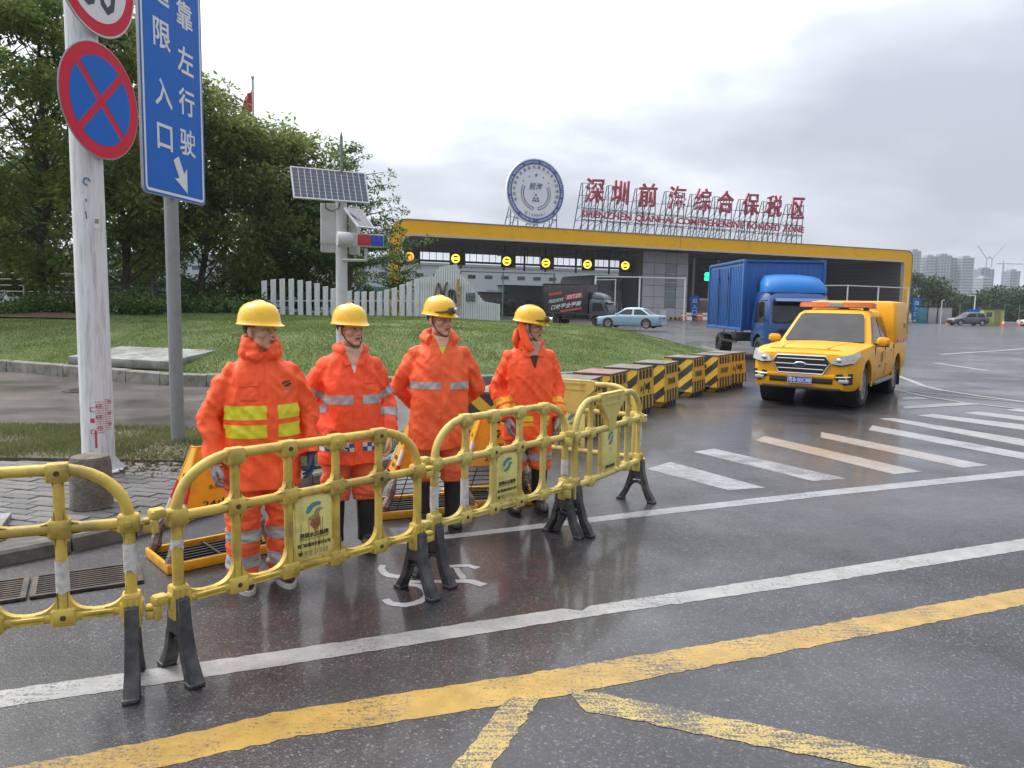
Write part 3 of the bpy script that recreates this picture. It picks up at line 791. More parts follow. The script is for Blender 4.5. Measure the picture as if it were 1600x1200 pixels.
# ------------------------------------------------------------------ yellow manhole guards: pyramid boards over a barred floor frame
M_gy = mat('guard_yellow', (.72, .36, .015), .4, var=.10, scale=4, dirt=(.35, .2, .03), dirt_amt=.2, dscale=6)
M_red = mat('reflective_red', (.55, .025, .03), .35); M_wht = mat('reflective_white', (.62, .62, .62), .35)
M_bars = mat('black_bars', (.022, .022, .023), .5, .3, dirt=(.12, .10, .08), dirt_amt=.2)
M_wrap = mat('torn_plastic_wrap', (.20, .15, .13), .35, var=.5, scale=25, bump=.8, bscale=60, bdist=.02)
def guard(loc, rz, label, handle=False, seed=1, w=.72, d=.44, h=.74):
    rnd = random.Random(seed)
    t = empty('manhole_guard', loc, rz, label, 'manhole guard', 'yellow manhole guards behind the barriers')
    a, b = w/2, d/2
    f = MB()
    for q in ((-a, -b, a, -b+.022), (-a, b-.022, a, b), (-a, -b+.0225, -a+.022, b-.0225), (a-.022, -b+.0225, a, b-.0225)): f.box(q[0], q[1], .004, q[2], q[3], .062, .003)
    f.build('floor_frame', M_gy, t)
    bar = MB().box(-a+.023, -.008, .02, a-.023, .008, .034).mesh('bar', M_bars)
    for k in range(7): link('bar', bar, t, (0, -b+.06+k*(d-.12)/6, 0))
    mb = MB(); mb.box(-.008, -b+.023, .036, .008, b-.023, .044); mb.build('cross_bar', M_bars, t)
    ta, tb = .10, .035
    def cor(sx, sy, z): k = z/h; return Vector((sx*(a*.96*(1-k)+ta*k), sy*(b*.9*(1-k)+tb*k), z))
    z0 = h*.44
    for sx in (-1, 1):
        for sy in (-1, 1):
            lg = MB(); lg.tube([cor(sx, sy, .05)*1.0, cor(sx, sy, h)], .014, 8); lo = lg.build('leg', M_gy, t)
            for k, (q0, q1) in enumerate(((.30, .42), (.42, .54), (.54, .70))):
                s_ = MB(); s_.tube([cor(sx, sy, h*q0), cor(sx, sy, h*q1)], .0185, 8); s_.build('reflective_band', (M_wht, M_red, M_wht)[k] if seed != 1 else (M_wht, M_wht, M_red)[k], lo)
            wr = MB(); pts = [cor(sx, sy, z)+Vector((rnd.uniform(-.012, .012), rnd.uniform(-.012, .012), 0)) for z in (.05, .1, .16, .22, .30)]
            wr.tube(pts, [.028, .04, .032, .036, .018], 7); wr.build('plastic_wrap', M_wrap, lo, smooth=False)
    def board(c, nm='board'):
        c = [Vector(p) for p in c]; nrm = (c[1]-c[0]).cross(c[2]-c[0]).normalized()
        mm = MB(); mm.rings([[tuple(p) for p in c], [tuple(p+nrm*.008) for p in c]]); return mm.build(nm, M_gy, t, smooth=False), nrm
    faces = {}
    for nm, s0, s1 in (('front', (-1, -1), (1, -1)), ('back', (1, 1), (-1, 1)), ('left', (-1, 1), (-1, -1)), ('right', (1, -1), (1, 1))):
        faces[nm] = board([cor(*s0, z0), cor(*s1, z0), cor(*s1, h*.99), cor(*s0, h*.99)])
    tilt = math.atan2(b*.9-tb, h)
    fb = faces['front'][0]; ff = lambda z: cor(1, -1, z).y - .0105
    M = Matrix.Rotation(-tilt, 4, 'X')
    def onfront(o, x, z): o.location = (x, ff(z), z); o.rotation_euler = (-tilt, 0, 0)
    o = text('水务集团', .04, M_ink, fb, fit=(.15, .032), extrude=.0006); onfront(o, .02, h*.66)
    o = text('24小时', .05, M_ink, fb, fit=(.26, .052), extrude=.0006, bold=.0008); onfront(o, .03, h*.52)
    grp = empty('emblem', parent_loc := (0, 0, 0)); grp.parent = fb; onfront(grp, .02, h*.78); swoosh(grp, 0, 0, .075, 0, M_ink, M_ink)
    tilt2 = math.atan2(a*.96-ta, h); lb = faces['left'][0]
    for z, s in ((.76, '水务'), (.60, '抢修施工'), (.52, '注意安全')):
        o = text(s, .04, M_ink, lb, fit=(.04+.05*(len(s)-1)*.5, .035), extrude=.0006)
        o.location = (cor(-1, -1, h*z).x-.0105, 0, h*z); o.rotation_euler = (-tilt2, 0, -PI/2)
    if handle:
        mb = MB(); mb.prism(rrect(-.055, -.018, .055, .018, .017), .003, 'y', -.003)
        o = mb.build('handle_slot', M_bars, fb); onfront(o, 0, h*.92)
    return t
guard((-1.98, 4.90, 0), R(42), 'yellow 24 hour guard between the grey pole and the broadest worker', seed=1)
guard((-.72, 6.12, 0), R(20), 'yellow guard with black grille hidden behind the legs of the third worker', seed=2, w=.8, d=.5)
guard((-.16, 6.45, 0), R(14), 'yellow guard with a dark handle slot beside the rightmost worker', handle=True, seed=3, w=.8, d=.5, h=.76)
# black wire sides below the boards of the two far guards
for o in [q for q in bpy.data.objects if q.get('category') == 'manhole guard'][1:]:
    mb = MB()
    for k in range(7):
        z = .08+k*.035; q = z/.75; xa = .385*(1-q)+.10*q; yb = -(.225*(1-q)+.035*q)
        mb.beam((-xa, yb, z), (xa, yb, z), .006, .006)
    for x in (-.2, 0, .2): mb.beam((x*1.3, -.215, .07), (x*.8, -.15, .32), .006, .006)
    mb.build('wire_side', M_bars, o)['kind'] = 'stuff'

# ------------------------------------------------------------------ black and yellow striped block barriers along the kerb
def stripes(name, kind):
    m, t, b = nodes_of(name)
    tcn = add(t, 'ShaderNodeTexCoord'); s = add(t, 'ShaderNodeSeparateXYZ'); t.links.new(tcn.outputs['Object'], s.inputs[0])
    if kind == 'chevron':      # bands rising from both sides to the middle, on the end faces (x across)
        ax = tmath(t, 'ABSOLUTE', s.outputs[1])
        u = tmath(t, 'ADD', tmath(t, 'MULTIPLY', s.outputs[2], 1.0), tmath(t, 'MULTIPLY', ax, -.85))
        fr = tmath(t, 'FRACT', tmath(t, 'ADD', tmath(t, 'DIVIDE', u, .30), .55))
        k = tmath(t, 'GREATER_THAN', fr, .5)
    else:                      # upright bars with a plain band across the middle
        fr = tmath(t, 'FRACT', tmath(t, 'ADD', tmath(t, 'DIVIDE', s.outputs[0], .165), .25))
        k = tmath(t, 'GREATER_THAN', fr, .5)
        mid = tmath(t, 'MULTIPLY', tmath(t, 'GREATER_THAN', s.outputs[2], .30), tmath(t, 'LESS_THAN', s.outputs[2], .565))
        k = tmath(t, 'MULTIPLY', k, tmath(t, 'SUBTRACT', 1.0, mid))
    ny = tramp(t, tnoise(t, 4, 6, .7), [(.3, (.56, .33, .025)), (.65, (.70, .43, .035))])
    nb = tramp(t, tnoise(t, 7, 6, .7), [(.35, (.022, .020, .022)), (.75, (.07, .06, .05))])
    c = tmix(t, k, ny, nb)
    gr = tramp(t, tnoise(t, 3, 7, .7), [(.62, (0, 0, 0)), (.82, (.6, .6, .6))])
    t.links.new(tmix(t, gr, c, (.17, .14, .10)), b.inputs['Base Color']); b.inputs['Roughness'].default_value = .5
    tbump(t, b, tnoise(t, 60, 3), .2, .005)
    return m
M_chev, M_vert = stripes('chevron_stripes', 'chevron'), stripes('upright_stripes', 'upright')
M_lid = mat('block_lid', (.19, .18, .16), .7, var=.3, scale=6, dirt=(.12, .10, .07), dirt_amt=.4)
M_lidr = mat('block_lid_red', (.30, .12, .11), .7, var=.5, scale=6, dirt=(.2, .17, .15), dirt_amt=.5)
M_spot = mat('spot_black', (.02, .02, .02), .8)
def block(loc, rz, label, words, red=False, seed=0):
    rnd = random.Random(seed)
    t = empty('block_barrier', loc, rz, label, 'block barrier', 'striped block barriers along the grass kerb')
    # local x along the row, -y towards the road
    l0, l1, w0, w1, h = .44, .40, .30, .27, .72
    mb = MB()
    ring0 = [(-l0, -w0), (l0, -w0), (l0, 0), (l0, w0), (-l0, w0), (-l0, 0)]
    def rg(l, w, z, notch): return [(-l, -w, z), (l, -w, z), (l-notch, 0, z), (l, w, z), (-l, w, z), (-l+notch, 0, z)]
    mb.rings([rg(l0, w0, .10, .03), rg(l0, w0, .14, .045), rg((l0+l1)/2, (w0+w1)/2, h*.55, .06), rg(l1, w1, h, .05)])
    for x in (-.245, -.08, .085, .25):                        # forklift feet
        mb.box(x-.045, -w0+.004, .0, x+.045, w0-.004, .10, .008)
    me = mb.mesh('block', [M_vert, M_chev], smooth=False)
    for p in me.polygons: p.material_index = 1 if abs(p.normal.x) > .55 else 0
    o = link('shell', me, t)
    rb = MB()
    for x in (-.245, -.08, .085, .25):
        for z0, z1 in ((.11, .295), (.57, .70)):
            y0, y1 = -w0+(w0-w1)*z0/h, -w0+(w0-w1)*z1/h
            rb.rings([[(x-.038, y0-.014, z0), (x+.038, y0-.014, z0), (x+.038, y0+.01, z0), (x-.038, y0+.01, z0)], [(x-.038, y1-.014, z1), (x+.038, y1-.014, z1), (x+.038, y1+.01, z1), (x-.038, y1+.01, z1)]])
    rb.build('rib', M_vert, t, smooth=False)['kind'] = 'stuff'
    lid = MB(); lid.rings([rg(l1+.004, w1+.004, h, .05), rg(l1+.010, w1+.010, h+.012, .05), rg(l1+.012, w1+.012, h+.03, .04)])
    for k in range(3): lid.ell((rnd.uniform(-.2, .2), rnd.uniform(-.15, .15), h+.03), (rnd.uniform(.04, .1), rnd.uniform(.04, .08), .012), 8, 4)
    lid.build('lid', M_lidr if red else M_lid, t)
    sp = MB(); sp.ell((-l1-.0, 0, h*.72), (.02, .045, .05), 8, 6); sp.build('recess_dot', M_spot, t)  # near-black dot standing for a recess in the end face
    z = .435; y = -(w0+(w1-w0)*z/h)-.004; tl = -math.atan2(w0-w1, h)
    if words:
        o = text(words, .15, M_ink, t, (0, y, z), (tl, 0, 0), fit=(.44, .115), extrude=.001, bold=.002)
    else:
        mb = MB()
        for q in ([(-.25, -.04), (-.2, .03), (-.17, -.03), (-.23, -.05)], [(-.13, -.09), (-.06, .08)], [(-.02, -.05), (0, .04), (.04, -.03), (.06, .05), (.09, -.04)], [(.13, .05), (.11, -.03), (.15, -.02), (.16, .05), (.13, -.11)], [(.2, .07), (.18, -.05), (.26, -.04)]):
            mb.tube([(a, 0, b) for a, b in q], .011, 5)
        mb.build('logo_stroke', M_ink, t, loc=(0, y, z), rot=(tl, 0, 0))['kind'] = 'stuff'
    return t
rowdir = R(53)
for k, (x, y, da, wd, red, lb) in enumerate([
    (-.10, 8.45, 8, None, False, 'striped block barrier nearest the workers, at the left hip of the rightmost one'),
    (.82, 9.95, 6, None, False, 'striped block barrier standing right behind the funnel topped barriers'),
    (1.30, 11.0, 2, '招商保税', True, 'striped block barrier with a reddish lid, second to appear right of the workers'),
    (1.86, 12.0, 0, None, False, 'striped block barrier with a scrawled logo, just right of the yellow barrier end'),
    (2.50, 13.1, 0, '招商保税', False, 'nearest lettered striped block barrier, right after the one with a scrawled logo'),
    (3.35, 14.65, -2, '招商保税', False, 'striped lettered block barrier in the middle of the row, below the blue box truck corner'),
    (4.10, 15.55, -6, '招商保税', False, 'striped lettered block barrier touching the last block beside the pickup'),
    (4.62, 16.35, -12, None, False, 'last striped block barrier of the row, with a scrawled logo, beside the pickup wheel')]):
    block((x, y, 0), rowdir+R(da+9), lb, wd, red, seed=k)
# ------------------------------------------------------------------ poles and signs on the island
M_pole = mat('white_pole_paint', (.68, .69, .70), .5, var=.05, scale=3, dirt=(.40, .39, .37), dirt_amt=.30, dscale=4, stretch=(6, 6, .6), bump=.15, bscale=30)
M_gpole = mat('galvanised_pole', (.27, .285, .29), .5, .35, var=.12, scale=6, dirt=(.20, .20, .19), dirt_amt=.3, dscale=6)
M_sred = mat('sign_red', (.62, .020, .045), .45, var=.05, spec=.2); M_sblue = mat('sign_blue', (.008, .135, .52), .45, var=.05, spec=.2)
M_swhite = mat('sign_white', (.72, .72, .70), .4, var=.03); M_sblack = mat('sign_black', (.02, .02, .025), .4)
M_alu = mat('sign_back', (.35, .36, .37), .5, .5)
M_rink = mat('red_print', (.50, .05, .07), .5); M_kink = mat('grey_print', (.10, .09, .10), .5)
def wrap(o, rad, cx=0, cy=0, a0=0.0):
    """bend flat lettering round a vertical pole of the given radius"""
    for v in o.data.vertices:
        a = v.co.x/rad + a0; rr = rad - v.co.y
        v.co = (cx + rr*math.sin(a), cy - rr*math.cos(a), v.co.z)
def wrapbox(x0, z0, x1, z1, m, rad, parent, name='mark', a0=0.0):
    mb = MB(); n = max(2, int(abs(x1-x0)/.02)); rs = []
    for k in range(n+1):
        x = x0+(x1-x0)*k/n; rs.append([(x, 0, z0), (x, -.0012, z0), (x, -.0012, z1), (x, 0, z1)])
    mb.rings(rs); o = mb.build(name, m, parent, smooth=False); wrap(o, rad, a0=a0); return o
px, py = -3.80, 6.85
wp = empty('sign_pole', (px, py, .10), 0, 'thick white painted pole carrying two round signs, with red height marks', 'pole')
RP = .135
mb = MB(); mb.lathe([(.20, 0), (.20, .012), (RP+.004, .016), (RP+.002, .05), (RP, .3), (RP-.006, 3.0), (RP-.012, 5.6)], 36); mb.build('shaft', M_pole, wp, angle=50)
mb = MB(); mb.prism([(-.006, 0), (.006, 0), (.006, .10), (-.006, .10)], .07, 'x', RP); 
for k in range(5):
    g = MB(); g.M = Matrix.Rotation(2*PI*k/5+.5, 4, 'Z'); g.prism([(0, .01), (.085, .01), (0, .13)], .010, 'y', -.005); g.M = Matrix.Identity(4)
    g.v = [(x+RP*math.cos(2*PI*k/5+.5), y+RP*math.sin(2*PI*k/5+.5), z) for x, y, z in g.v]; g.build('gusset', M_pole, wp)
aL = R(29)*0
for i, (z, l, rgt) in enumerate(((.62, '65', '70'), (.52, '55', '60'), (.42, '45', '50'))):
    o = text(l, .05, M_rink if i != 1 else M_kink, wp, (0, 0, 0), fit=(.055, .03), extrude=.0006); o.data = o.data.copy()
    for v in o.data.vertices: v.co.z += z; v.co.x += .085
    wrap(o, RP+.0015)
    o = text(rgt, .05, M_rink, wp, fit=(.042, .03), extrude=.0006)
    for v in o.data.vertices: v.co.z += z+.03; v.co.x += .185
    wrap(o, RP+.0015)
    for q in range(5):
        zz = z-.045+q*.02
        wrapbox(.055+(.012 if q % 2 else 0), zz, .125, zz+.004, M_rink, RP+.001, wp)
        wrapbox(.135, zz+.018, .20, zz+.022, M_rink, RP+.001, wp)
    wrapbox(.012, z-.05, .05, z-.045, M_rink, RP+.001, wp); wrapbox(.012, z-.015, .05, z-.010, M_rink, RP+.001, wp)
    wrapbox(.012, z-.05, .020, z-.010, M_rink, RP+.001, wp)
wrapbox(.022, .475, .048, .505, M_rink, RP+.0012, wp); wrapbox(.045, .24, .062, .40, M_rink, RP+.0012, wp)
o = MB(); o.box(-.028, -.0015, 2.20, .028, 0, 2.30); o = o.build('sticker', M_swhite, wp); wrap(o, RP+.001, a0=.95)
o = MB()
for k in range(5): o.box(-.018, -.0008, 2.245+k*.008, .018, 0, 2.249+k*.008)
o = o.build('sticker_print', M_kink, wp); o['kind'] = 'stuff'; wrap(o, RP+.0028, a0=.95)
o = MB(); o.tube([(.0+.025*math.cos(a/5), 0, 2.60+.03*math.sin(a/5)) for a in range(0, 26)], .006, 5); o = o.build('paint_mark', mat('blue_print', (.06, .20, .36), .5), wp); wrap(o, RP, a0=.45)
for x, z in ((.38, 2.42), (.33, 2.31), (.36, 2.28)):
    o = MB(); o.box(-.004, -.001, z, .005, 0, z+.03); o = o.build('scratch', M_kink, wp); wrap(o, RP+.001, a0=x)
def round_sign(loc, rz, label, parts):
    t = empty('road_sign', loc, rz, label, 'road sign')
    mb = MB(); mb.lathe([(.001, 0), (.49, 0), (.495, .004), (.49, .010), (.001, .010)], 48, 'y'); mb.build('plate', M_alu, t)
    y = -.0005
    for nm, m, polys in parts:
        for p in polys:
            mb = MB(); mb.prism(p, .002, 'y', y-.002); mb.build(nm, m, t, smooth=False)
        y -= .0022
    for z in (-.2, .2):
        mb = MB(); mb.box(-.2, .011, z-.02, .2, .035, z+.02); mb.build('bracket', M_alu, t)
    return t, y
def sector(a0, a1, r, off):
    """quarter of the blue disc between the two bars of the cross"""
    mid = R((a0+a1)/2); o = (off*1.414*math.cos(mid), off*1.414*math.sin(mid))
    da = math.degrees(math.asin(off/r))
    return [o] + arc(0, 0, r, a0+da, a1-da, 14)
disc = lambda r: arc(0, 0, r, 0, 360, 47)[:-1]
SA = R(80); off = Vector((math.sin(SA), -math.cos(SA)))*(RP+.03)
round_sign((px+off.x-.0, py+off.y-.0, 3.40), SA, 'round no stopping sign, red cross on blue, on the thick white pole',
           [('red_face', M_sred, [disc(.482)]), ('blue_quarter', M_sblue, [sector(a, a+90, .375, .033) for a in (45, 135, 225, 315)])])
t, y = round_sign((px+off.x, py+off.y, 4.44), SA, 'round white speed limit sign with red rim cut by the top of the photo',
           [('rim', mat('sign_cream', (.6, .6, .52), .4), [disc(.488)]), ('red_ring', M_sred, [disc(.472)]), ('white_face', M_swhite, [disc(.372)])])
text('60', .5, M_sblack, t, (0, y-.001, -.07), fit=(.46, .42), extrude=.0008, bold=.004, name='number')

gx, gy = -3.72, 8.32
gp = empty('sign_pole', (gx, gy, .10), 0, 'grey metal pole carrying the tall blue direction sign', 'pole')
mb = MB(); mb.lathe([(.072, 0), (.072, 5.0), (.001, 5.0)], 24); mb.build('shaft', M_gpole, gp)
SB = R(82); bw, bh = 1.14, 2.45
bt = empty('direction_sign', (gx+.09*math.sin(SB)-.02, gy-.09*math.cos(SB)-.0, 2.76), SB, 'tall blue rectangular road sign with white characters and a slanting arrow', 'road sign')
mb = MB(); mb.prism(rrect(-bw/2, 0, bw/2, bh, .06), .03, 'y', 0); mb.build('plate', M_alu, bt)
mb = MB(); mb.prism(rrect(-bw/2+.008, .008, bw/2-.008, bh-.008, .056), .002, 'y', -.0022); bl = mb.build('blue_face', M_sblue, bt, smooth=False)
def rframe(x0, z0, x1, z1, r, w, y, nm, m, parent):
    o = rrect(x0, z0, x1, z1, r); i = rrect(x0+w, z0+w, x1-w, z1-w, max(.005, r-w)); n = len(o)
    me = bpy.data.meshes.new(nm)
    vs = [(a, y, b) for a, b in o] + [(a, y, b) for a, b in i] + [(a, y+.0018, b) for a, b in o] + [(a, y+.0018, b) for a, b in i]
    fs = []
    for k in range(n):
        j = (k+1) % n
        fs += [(k, j, n+j, n+k), (2*n+k, 3*n+k, 3*n+j, 2*n+j), (k, 2*n+k, 2*n+j, j), (n+k, n+j, 3*n+j, 3*n+k)]
    me.from_pydata(vs, [], fs); me.materials.append(m); me.update()
    return link(nm, me, parent)
rframe(-bw/2+.028, .028, bw/2-.028, bh-.028, .05, .028, -.0042, 'border', M_swhite, bt)
for s, x, z in (('靠', .235, 4.81), ('左', .235, 4.34), ('行', .235, 3.90), ('驶', .235, 3.47), ('超', -.19, 4.91), ('限', -.19, 4.47), ('入', -.19, 3.885), ('口', -.19, 3.44)):
    text(s, .27, M_swhite, bt, (x, -.0042, z-2.83), extrude=.0008, bold=.004, fit=(.30, .285) if s != '口' else (.27, .26), name='character')
mb = MB(); d = Vector((.5, -.85)).normalized(); n_ = Vector((-d.y, d.x)); c = Vector((.10, .26))
P2 = lambda u, v: tuple(c + d*u + n_*v)
mb.prism([P2(-.20, -.055), P2(-.20, .055), P2(.0, .055), P2(-.03, .135), P2(.20, .0), P2(-.03, -.135), P2(.0, -.055)], .002, 'y', -.0062); mb.build('arrow', M_swhite, bt, smooth=False)
for z in (.45, 1.5):
    mb = MB(); mb.box(-.45, .031, z-.025, .45, .055, z+.025); mb.build('rail', M_alu, bt)
    mb = MB(); mb.lathe([(.075, -.02), (.08, -.02), (.08, .02), (.075, .02)], 20, close=True); mb.build('clamp', M_alu, bt, loc=(-.0, .09, z))

# stone bollard
mb = MB(); mb.lathe([(.155, 0), (.150, .05), (.146, .30), (.143, .36), (.130, .395), (.09, .405), (.001, .408)], 28)
for k in (.1, .2, .27): pass
tag(mb.build('stone_bollard', mat('rough_stone', (.17, .15, .125), .9, var=.4, scale=14, bump=.9, bscale=60, dirt=(.09, .08, .06), dirt_amt=.4, dscale=6, bdist=.02), loc=(-3.24, 5.72, .085)), 'short rough stone bollard on the paving in front of the thick white pole', 'bollard')

# ------------------------------------------------------------------ solar warning light pole on the mound
sx, sy = -3.56, 15.75; s0 = mh(sx, sy)
sp = empty('solar_light_pole', (sx, sy, s0-.05), 0, 'pale pole on the grass with solar panels and a red and blue flasher', 'light pole')
M_pp = mat('pale_grey_paint', (.52, .53, .52), .5, var=.05, scale=3, dirt=(.36, .35, .32), dirt_amt=.2)
zr = lambda v, Y=sy: 1.7+(470.5-v)*Y/1180 - (s0-.05)       # height of a picture row at the pole
mb = MB(); mb.lathe([(.118, 0), (.117, zr(398)), (.125, zr(398)), (.125, zr(394)), (.117, zr(394)), (.114, zr(318)), (.001, zr(317))], 24); mb.build('shaft', M_pp, sp, angle=50)
mb = MB(); mb.tube([(0, .05, zr(318)), (0, .05, zr(222)), (0, .05, zr(214))], [.03, .03, .006], 8); mb.build('lightning_rod', mat('rod', (.16, .18, .17), .5, .3), sp)
def solar_panel(parent, loc, rz, tilt, w, h, nx, nz, fw=.025):
    p = empty('solar_panel', loc); p.parent = parent; p.rotation_euler = (-tilt, 0, rz)
    mb = MB(); mb.box(-w/2+fw*.5, -.01, -h/2+fw*.5, w/2-fw*.5, .012, h/2-fw*.5); mb.build('backing', M_swhite, p)
    mb = MB()
    for q in ((-w/2, -h/2, w/2, -h/2+fw), (-w/2, h/2-fw, w/2, h/2), (-w/2, -h/2+fw+.0005, -w/2+fw, h/2-fw-.0005), (w/2-fw, -h/2+fw+.0005, w/2, h/2-fw-.0005)): mb.box(q[0], -.018, q[1], q[2], .02, q[3])
    mb.build('frame', mat('alu_frame', (.55, .56, .57), .4, .4), p)
    M_cell = glass('solar_cell', (.022, .028, .055), .12); cw, ch = (w-2*fw)/nx, (h-2*fw)/nz
    cell = MB().box(-cw/2+.007, -.0135, -ch/2+.004, cw/2-.007, -.0102, ch/2-.004).mesh('cell', M_cell, smooth=False)
    for i in range(nx):
        for j in range(nz):
            link('cell', cell, p, (-w/2+fw+cw*(i+.5), 0, -h/2+fw+ch*(j+.5)))
    return p
solar_panel(sp, (-.17, -.20, zr(297)), R(26), R(28), 1.52, .74, 12, 8)
mb = MB(); mb.box(-.42, -.05, zr(396), -.09, .28, zr(322), .02); mb.build('control_box', mat('box_grey', (.47, .48, .46), .5, var=.06, dirt=(.33, .32, .28), dirt_amt=.2), sp)
mb = MB(); mb.box(.125, .10, zr(398), .32, .34, zr(325), .02); mb.build('battery_box', M_pp, sp)
mb = MB(); mb.box(-.43, -.06, zr(384), -.1, -.02, zr(381)); mb.box(-.1, -.16, zr(384), .14, -.11, zr(381)); mb.build('strap', M_alu, sp)
mb = MB(); mb.tube([(-.3, -.1, zr(322)), (-.28, -.14, zr(331)), (-.15, -.16, zr(335)), (-.02, -.14, zr(330)), (.0, -.14, zr(322))], .014, 6); mb.build('cable', M_rub, sp)
mb = MB(); mb.tube([(.05, -.13, zr(408)), (.53, -.13, zr(408)), (.53, -.13, zr(390))], .035, 4); mb.build('bracket', M_pp, sp)
FR = R(24)
fl = empty('flasher', (.55, -.15, zr(378))); fl.parent = sp; fl.rotation_euler = (0, 0, FR)
mb = MB(); mb.box(-.50, -.08, -.13, .34, .09, .13, .02); mb.build('housing', M_pp, fl)
mb = MB(); mb.lathe([(.001, -.60), (.14, -.60), (.15, -.57), (.15, -.36), (.13, -.30), (.001, -.30)], 20, 'x'); mb.build('horn', M_pp, fl)
for x, nm, c in ((-.075, 'red_lens', (.50, .015, .035)), (.195, 'blue_lens', (.015, .06, .42))):
    mb = MB(); mb.box(x-.13, -.10, -.105, x+.13, -.081, .105, .012)
    for k in range(6): mb.box(x-.115, -.106, -.09+k*.033, x+.115, -.1005, -.072+k*.033)
    mb.build(nm, mat(nm, c, .25, var=.1, coat=.4), fl)
solar_panel(sp, (.42, -.24, zr(346)), R(50), R(48), .42, .60, 3, 8, .02)
mb = MB(); mb.tube([(.12, -.02, zr(352)), (.30, -.1, zr(352)), (.38, -.18, zr(346))], .02, 6); mb.build('panel_arm', M_alu, sp)

# ------------------------------------------------------------------ white slat wall on the crest with the peak shaped sign
SY = 28.0; X_ = lambda u, Y=SY: (u-800)/1180*Y
def ray(u, v):
    a = (u-800)/1180; b = -(v-600)/1180; xh = a*math.cos(_r)-b*math.sin(_r); yh = a*math.sin(_r)+b*math.cos(_r)
    return Vector((xh, math.cos(_p)+yh*math.sin(_p), -math.sin(_p)+yh*math.cos(_p)))
def Zr(u, v, Y=SY):
    d = ray(u, v); return CAM_H + d.z*Y/d.y
M_slat = mat('white_slat', (.62, .63, .64), .5, var=.06, scale=2, dirt=(.42, .42, .41), dirt_amt=.25, dscale=3, stretch=(3, 3, .5))
wl = empty('slat_wall', (0, 0, 0), 0, 'row of white upright slats of uneven height on top of the grass mound', 'slat wall')
tops = [(413, 438), (427, 436), (441, 435), (455, 435), (469, 437), (482, 439), (495, 442), (508, 447), (520, 450), (533, 452), (545, 454), (557, 455), (568, 455), (580, 455), (592, 455), (603, 452), (615, 449), (627, 444), (638, 440), (650, 435)]
for i, (u, v) in enumerate(tops):
    x = X_(u); z0 = mh(x, SY)-.05; z1 = Zr(u, v)
    mb = MB(); a = .095; mb.rings([[(-a, -.03, z0), (a, -.03, z0), (a, .10, z0), (-a, .10, z0)], [(-a, -.03, z1-.03), (a, -.03, z1), (a, .10, z1), (-a, .10, z1-.03)]])
    mb.build('slat', M_slat, wl, smooth=False, bevel=.008, seg=1, loc=(x, SY, 0), rot=(0, 0, R(12)))
mb = MB(); mb.beam((X_(411), SY+.14, Zr(411, 470)), (X_(652), SY+.14, Zr(652, 470)), .05, .06); mb.build('rail', M_slat, wl)
pk = empty('peak_sign', (0, 0, 0), 0, 'mountain shaped white ribbed wall with brown and dark emblem strokes', 'sign wall')
prof = [(657, 433), (676, 432), (684, 417), (711, 413), (716, 428), (727, 438), (754, 471), (779, 475)]
rib = 0; u = 657.0
while u < 779:
    v = None
    for (a, b), (c, d) in zip(prof, prof[1:]):
        if a <= u <= c: v = b+(d-b)*(u-a)/(c-a)
    x = X_(u); z0 = mh(x, SY)-.05; z1 = Zr(u, v)
    mb = MB(); mb.rings([[(-.035, -.04, z0), (.035, -.04, z0), (.04, .08, z0), (-.04, .08, z0)], [(-.035, -.04, z1), (.035, -.04, z1), (.04, .08, z1), (-.04, .08, z1)]])
    mb.build('rib', M_slat, pk, smooth=False, loc=(x, SY, 0)); u += 3.55
sh = MB(); sh.prism([(X_(655), mh(X_(655), SY))] + [(X_(a), Zr(a, b+2)) for a, b in prof] + [(X_(779), mh(X_(779), SY)-.05)], .05, 'y', SY+.085); sh.build('back_sheet', M_slat, pk, smooth=False)
M_brn = mat('emblem_brown', (.22, .12, .055), .5); M_gold = mat('emblem_gold', (.50, .28, .06), .45); M_dk = mat('emblem_slate', (.045, .06, .085), .45)
def stroke(pts, w, m):
    mb = MB(); P = [(X_(a), 0, Zr(a, b)) for a, b in pts]
    mb.tube(P, w, 8, squash=.45); mb.build('emblem_stroke', m, pk, loc=(0, SY-.09, 0))
stroke([(678, 470), (680, 452), (683, 442), (686, 446), (688, 470)], .055, M_brn)
stroke([(685, 443), (689, 455), (692, 474)], .05, M_brn)
stroke([(697, 441), (694, 448), (692, 460), (690, 472)], .06, M_dk)
stroke([(700, 472), (700, 455), (703, 452), (705, 470)], .06, M_dk); stroke([(705, 470), (706, 453), (709, 455), (711, 474)], .06, M_dk)
stroke([(714, 436), (713, 450), (717, 462), (714, 490)], .06, M_gold); stroke([(718, 448), (714, 462)], .05, M_gold)
for i in range(2):
    for q in ([(726, 459), (733, 459)], [(726, 464), (733, 464)], [(726, 469), (733, 469)], [(729.5, 457), (729.5, 472)], [(727, 457), (727, 471)], [(732, 457), (732, 471)]):
        stroke([(a+i*8, b) for a, b in q], .022, M_dk)

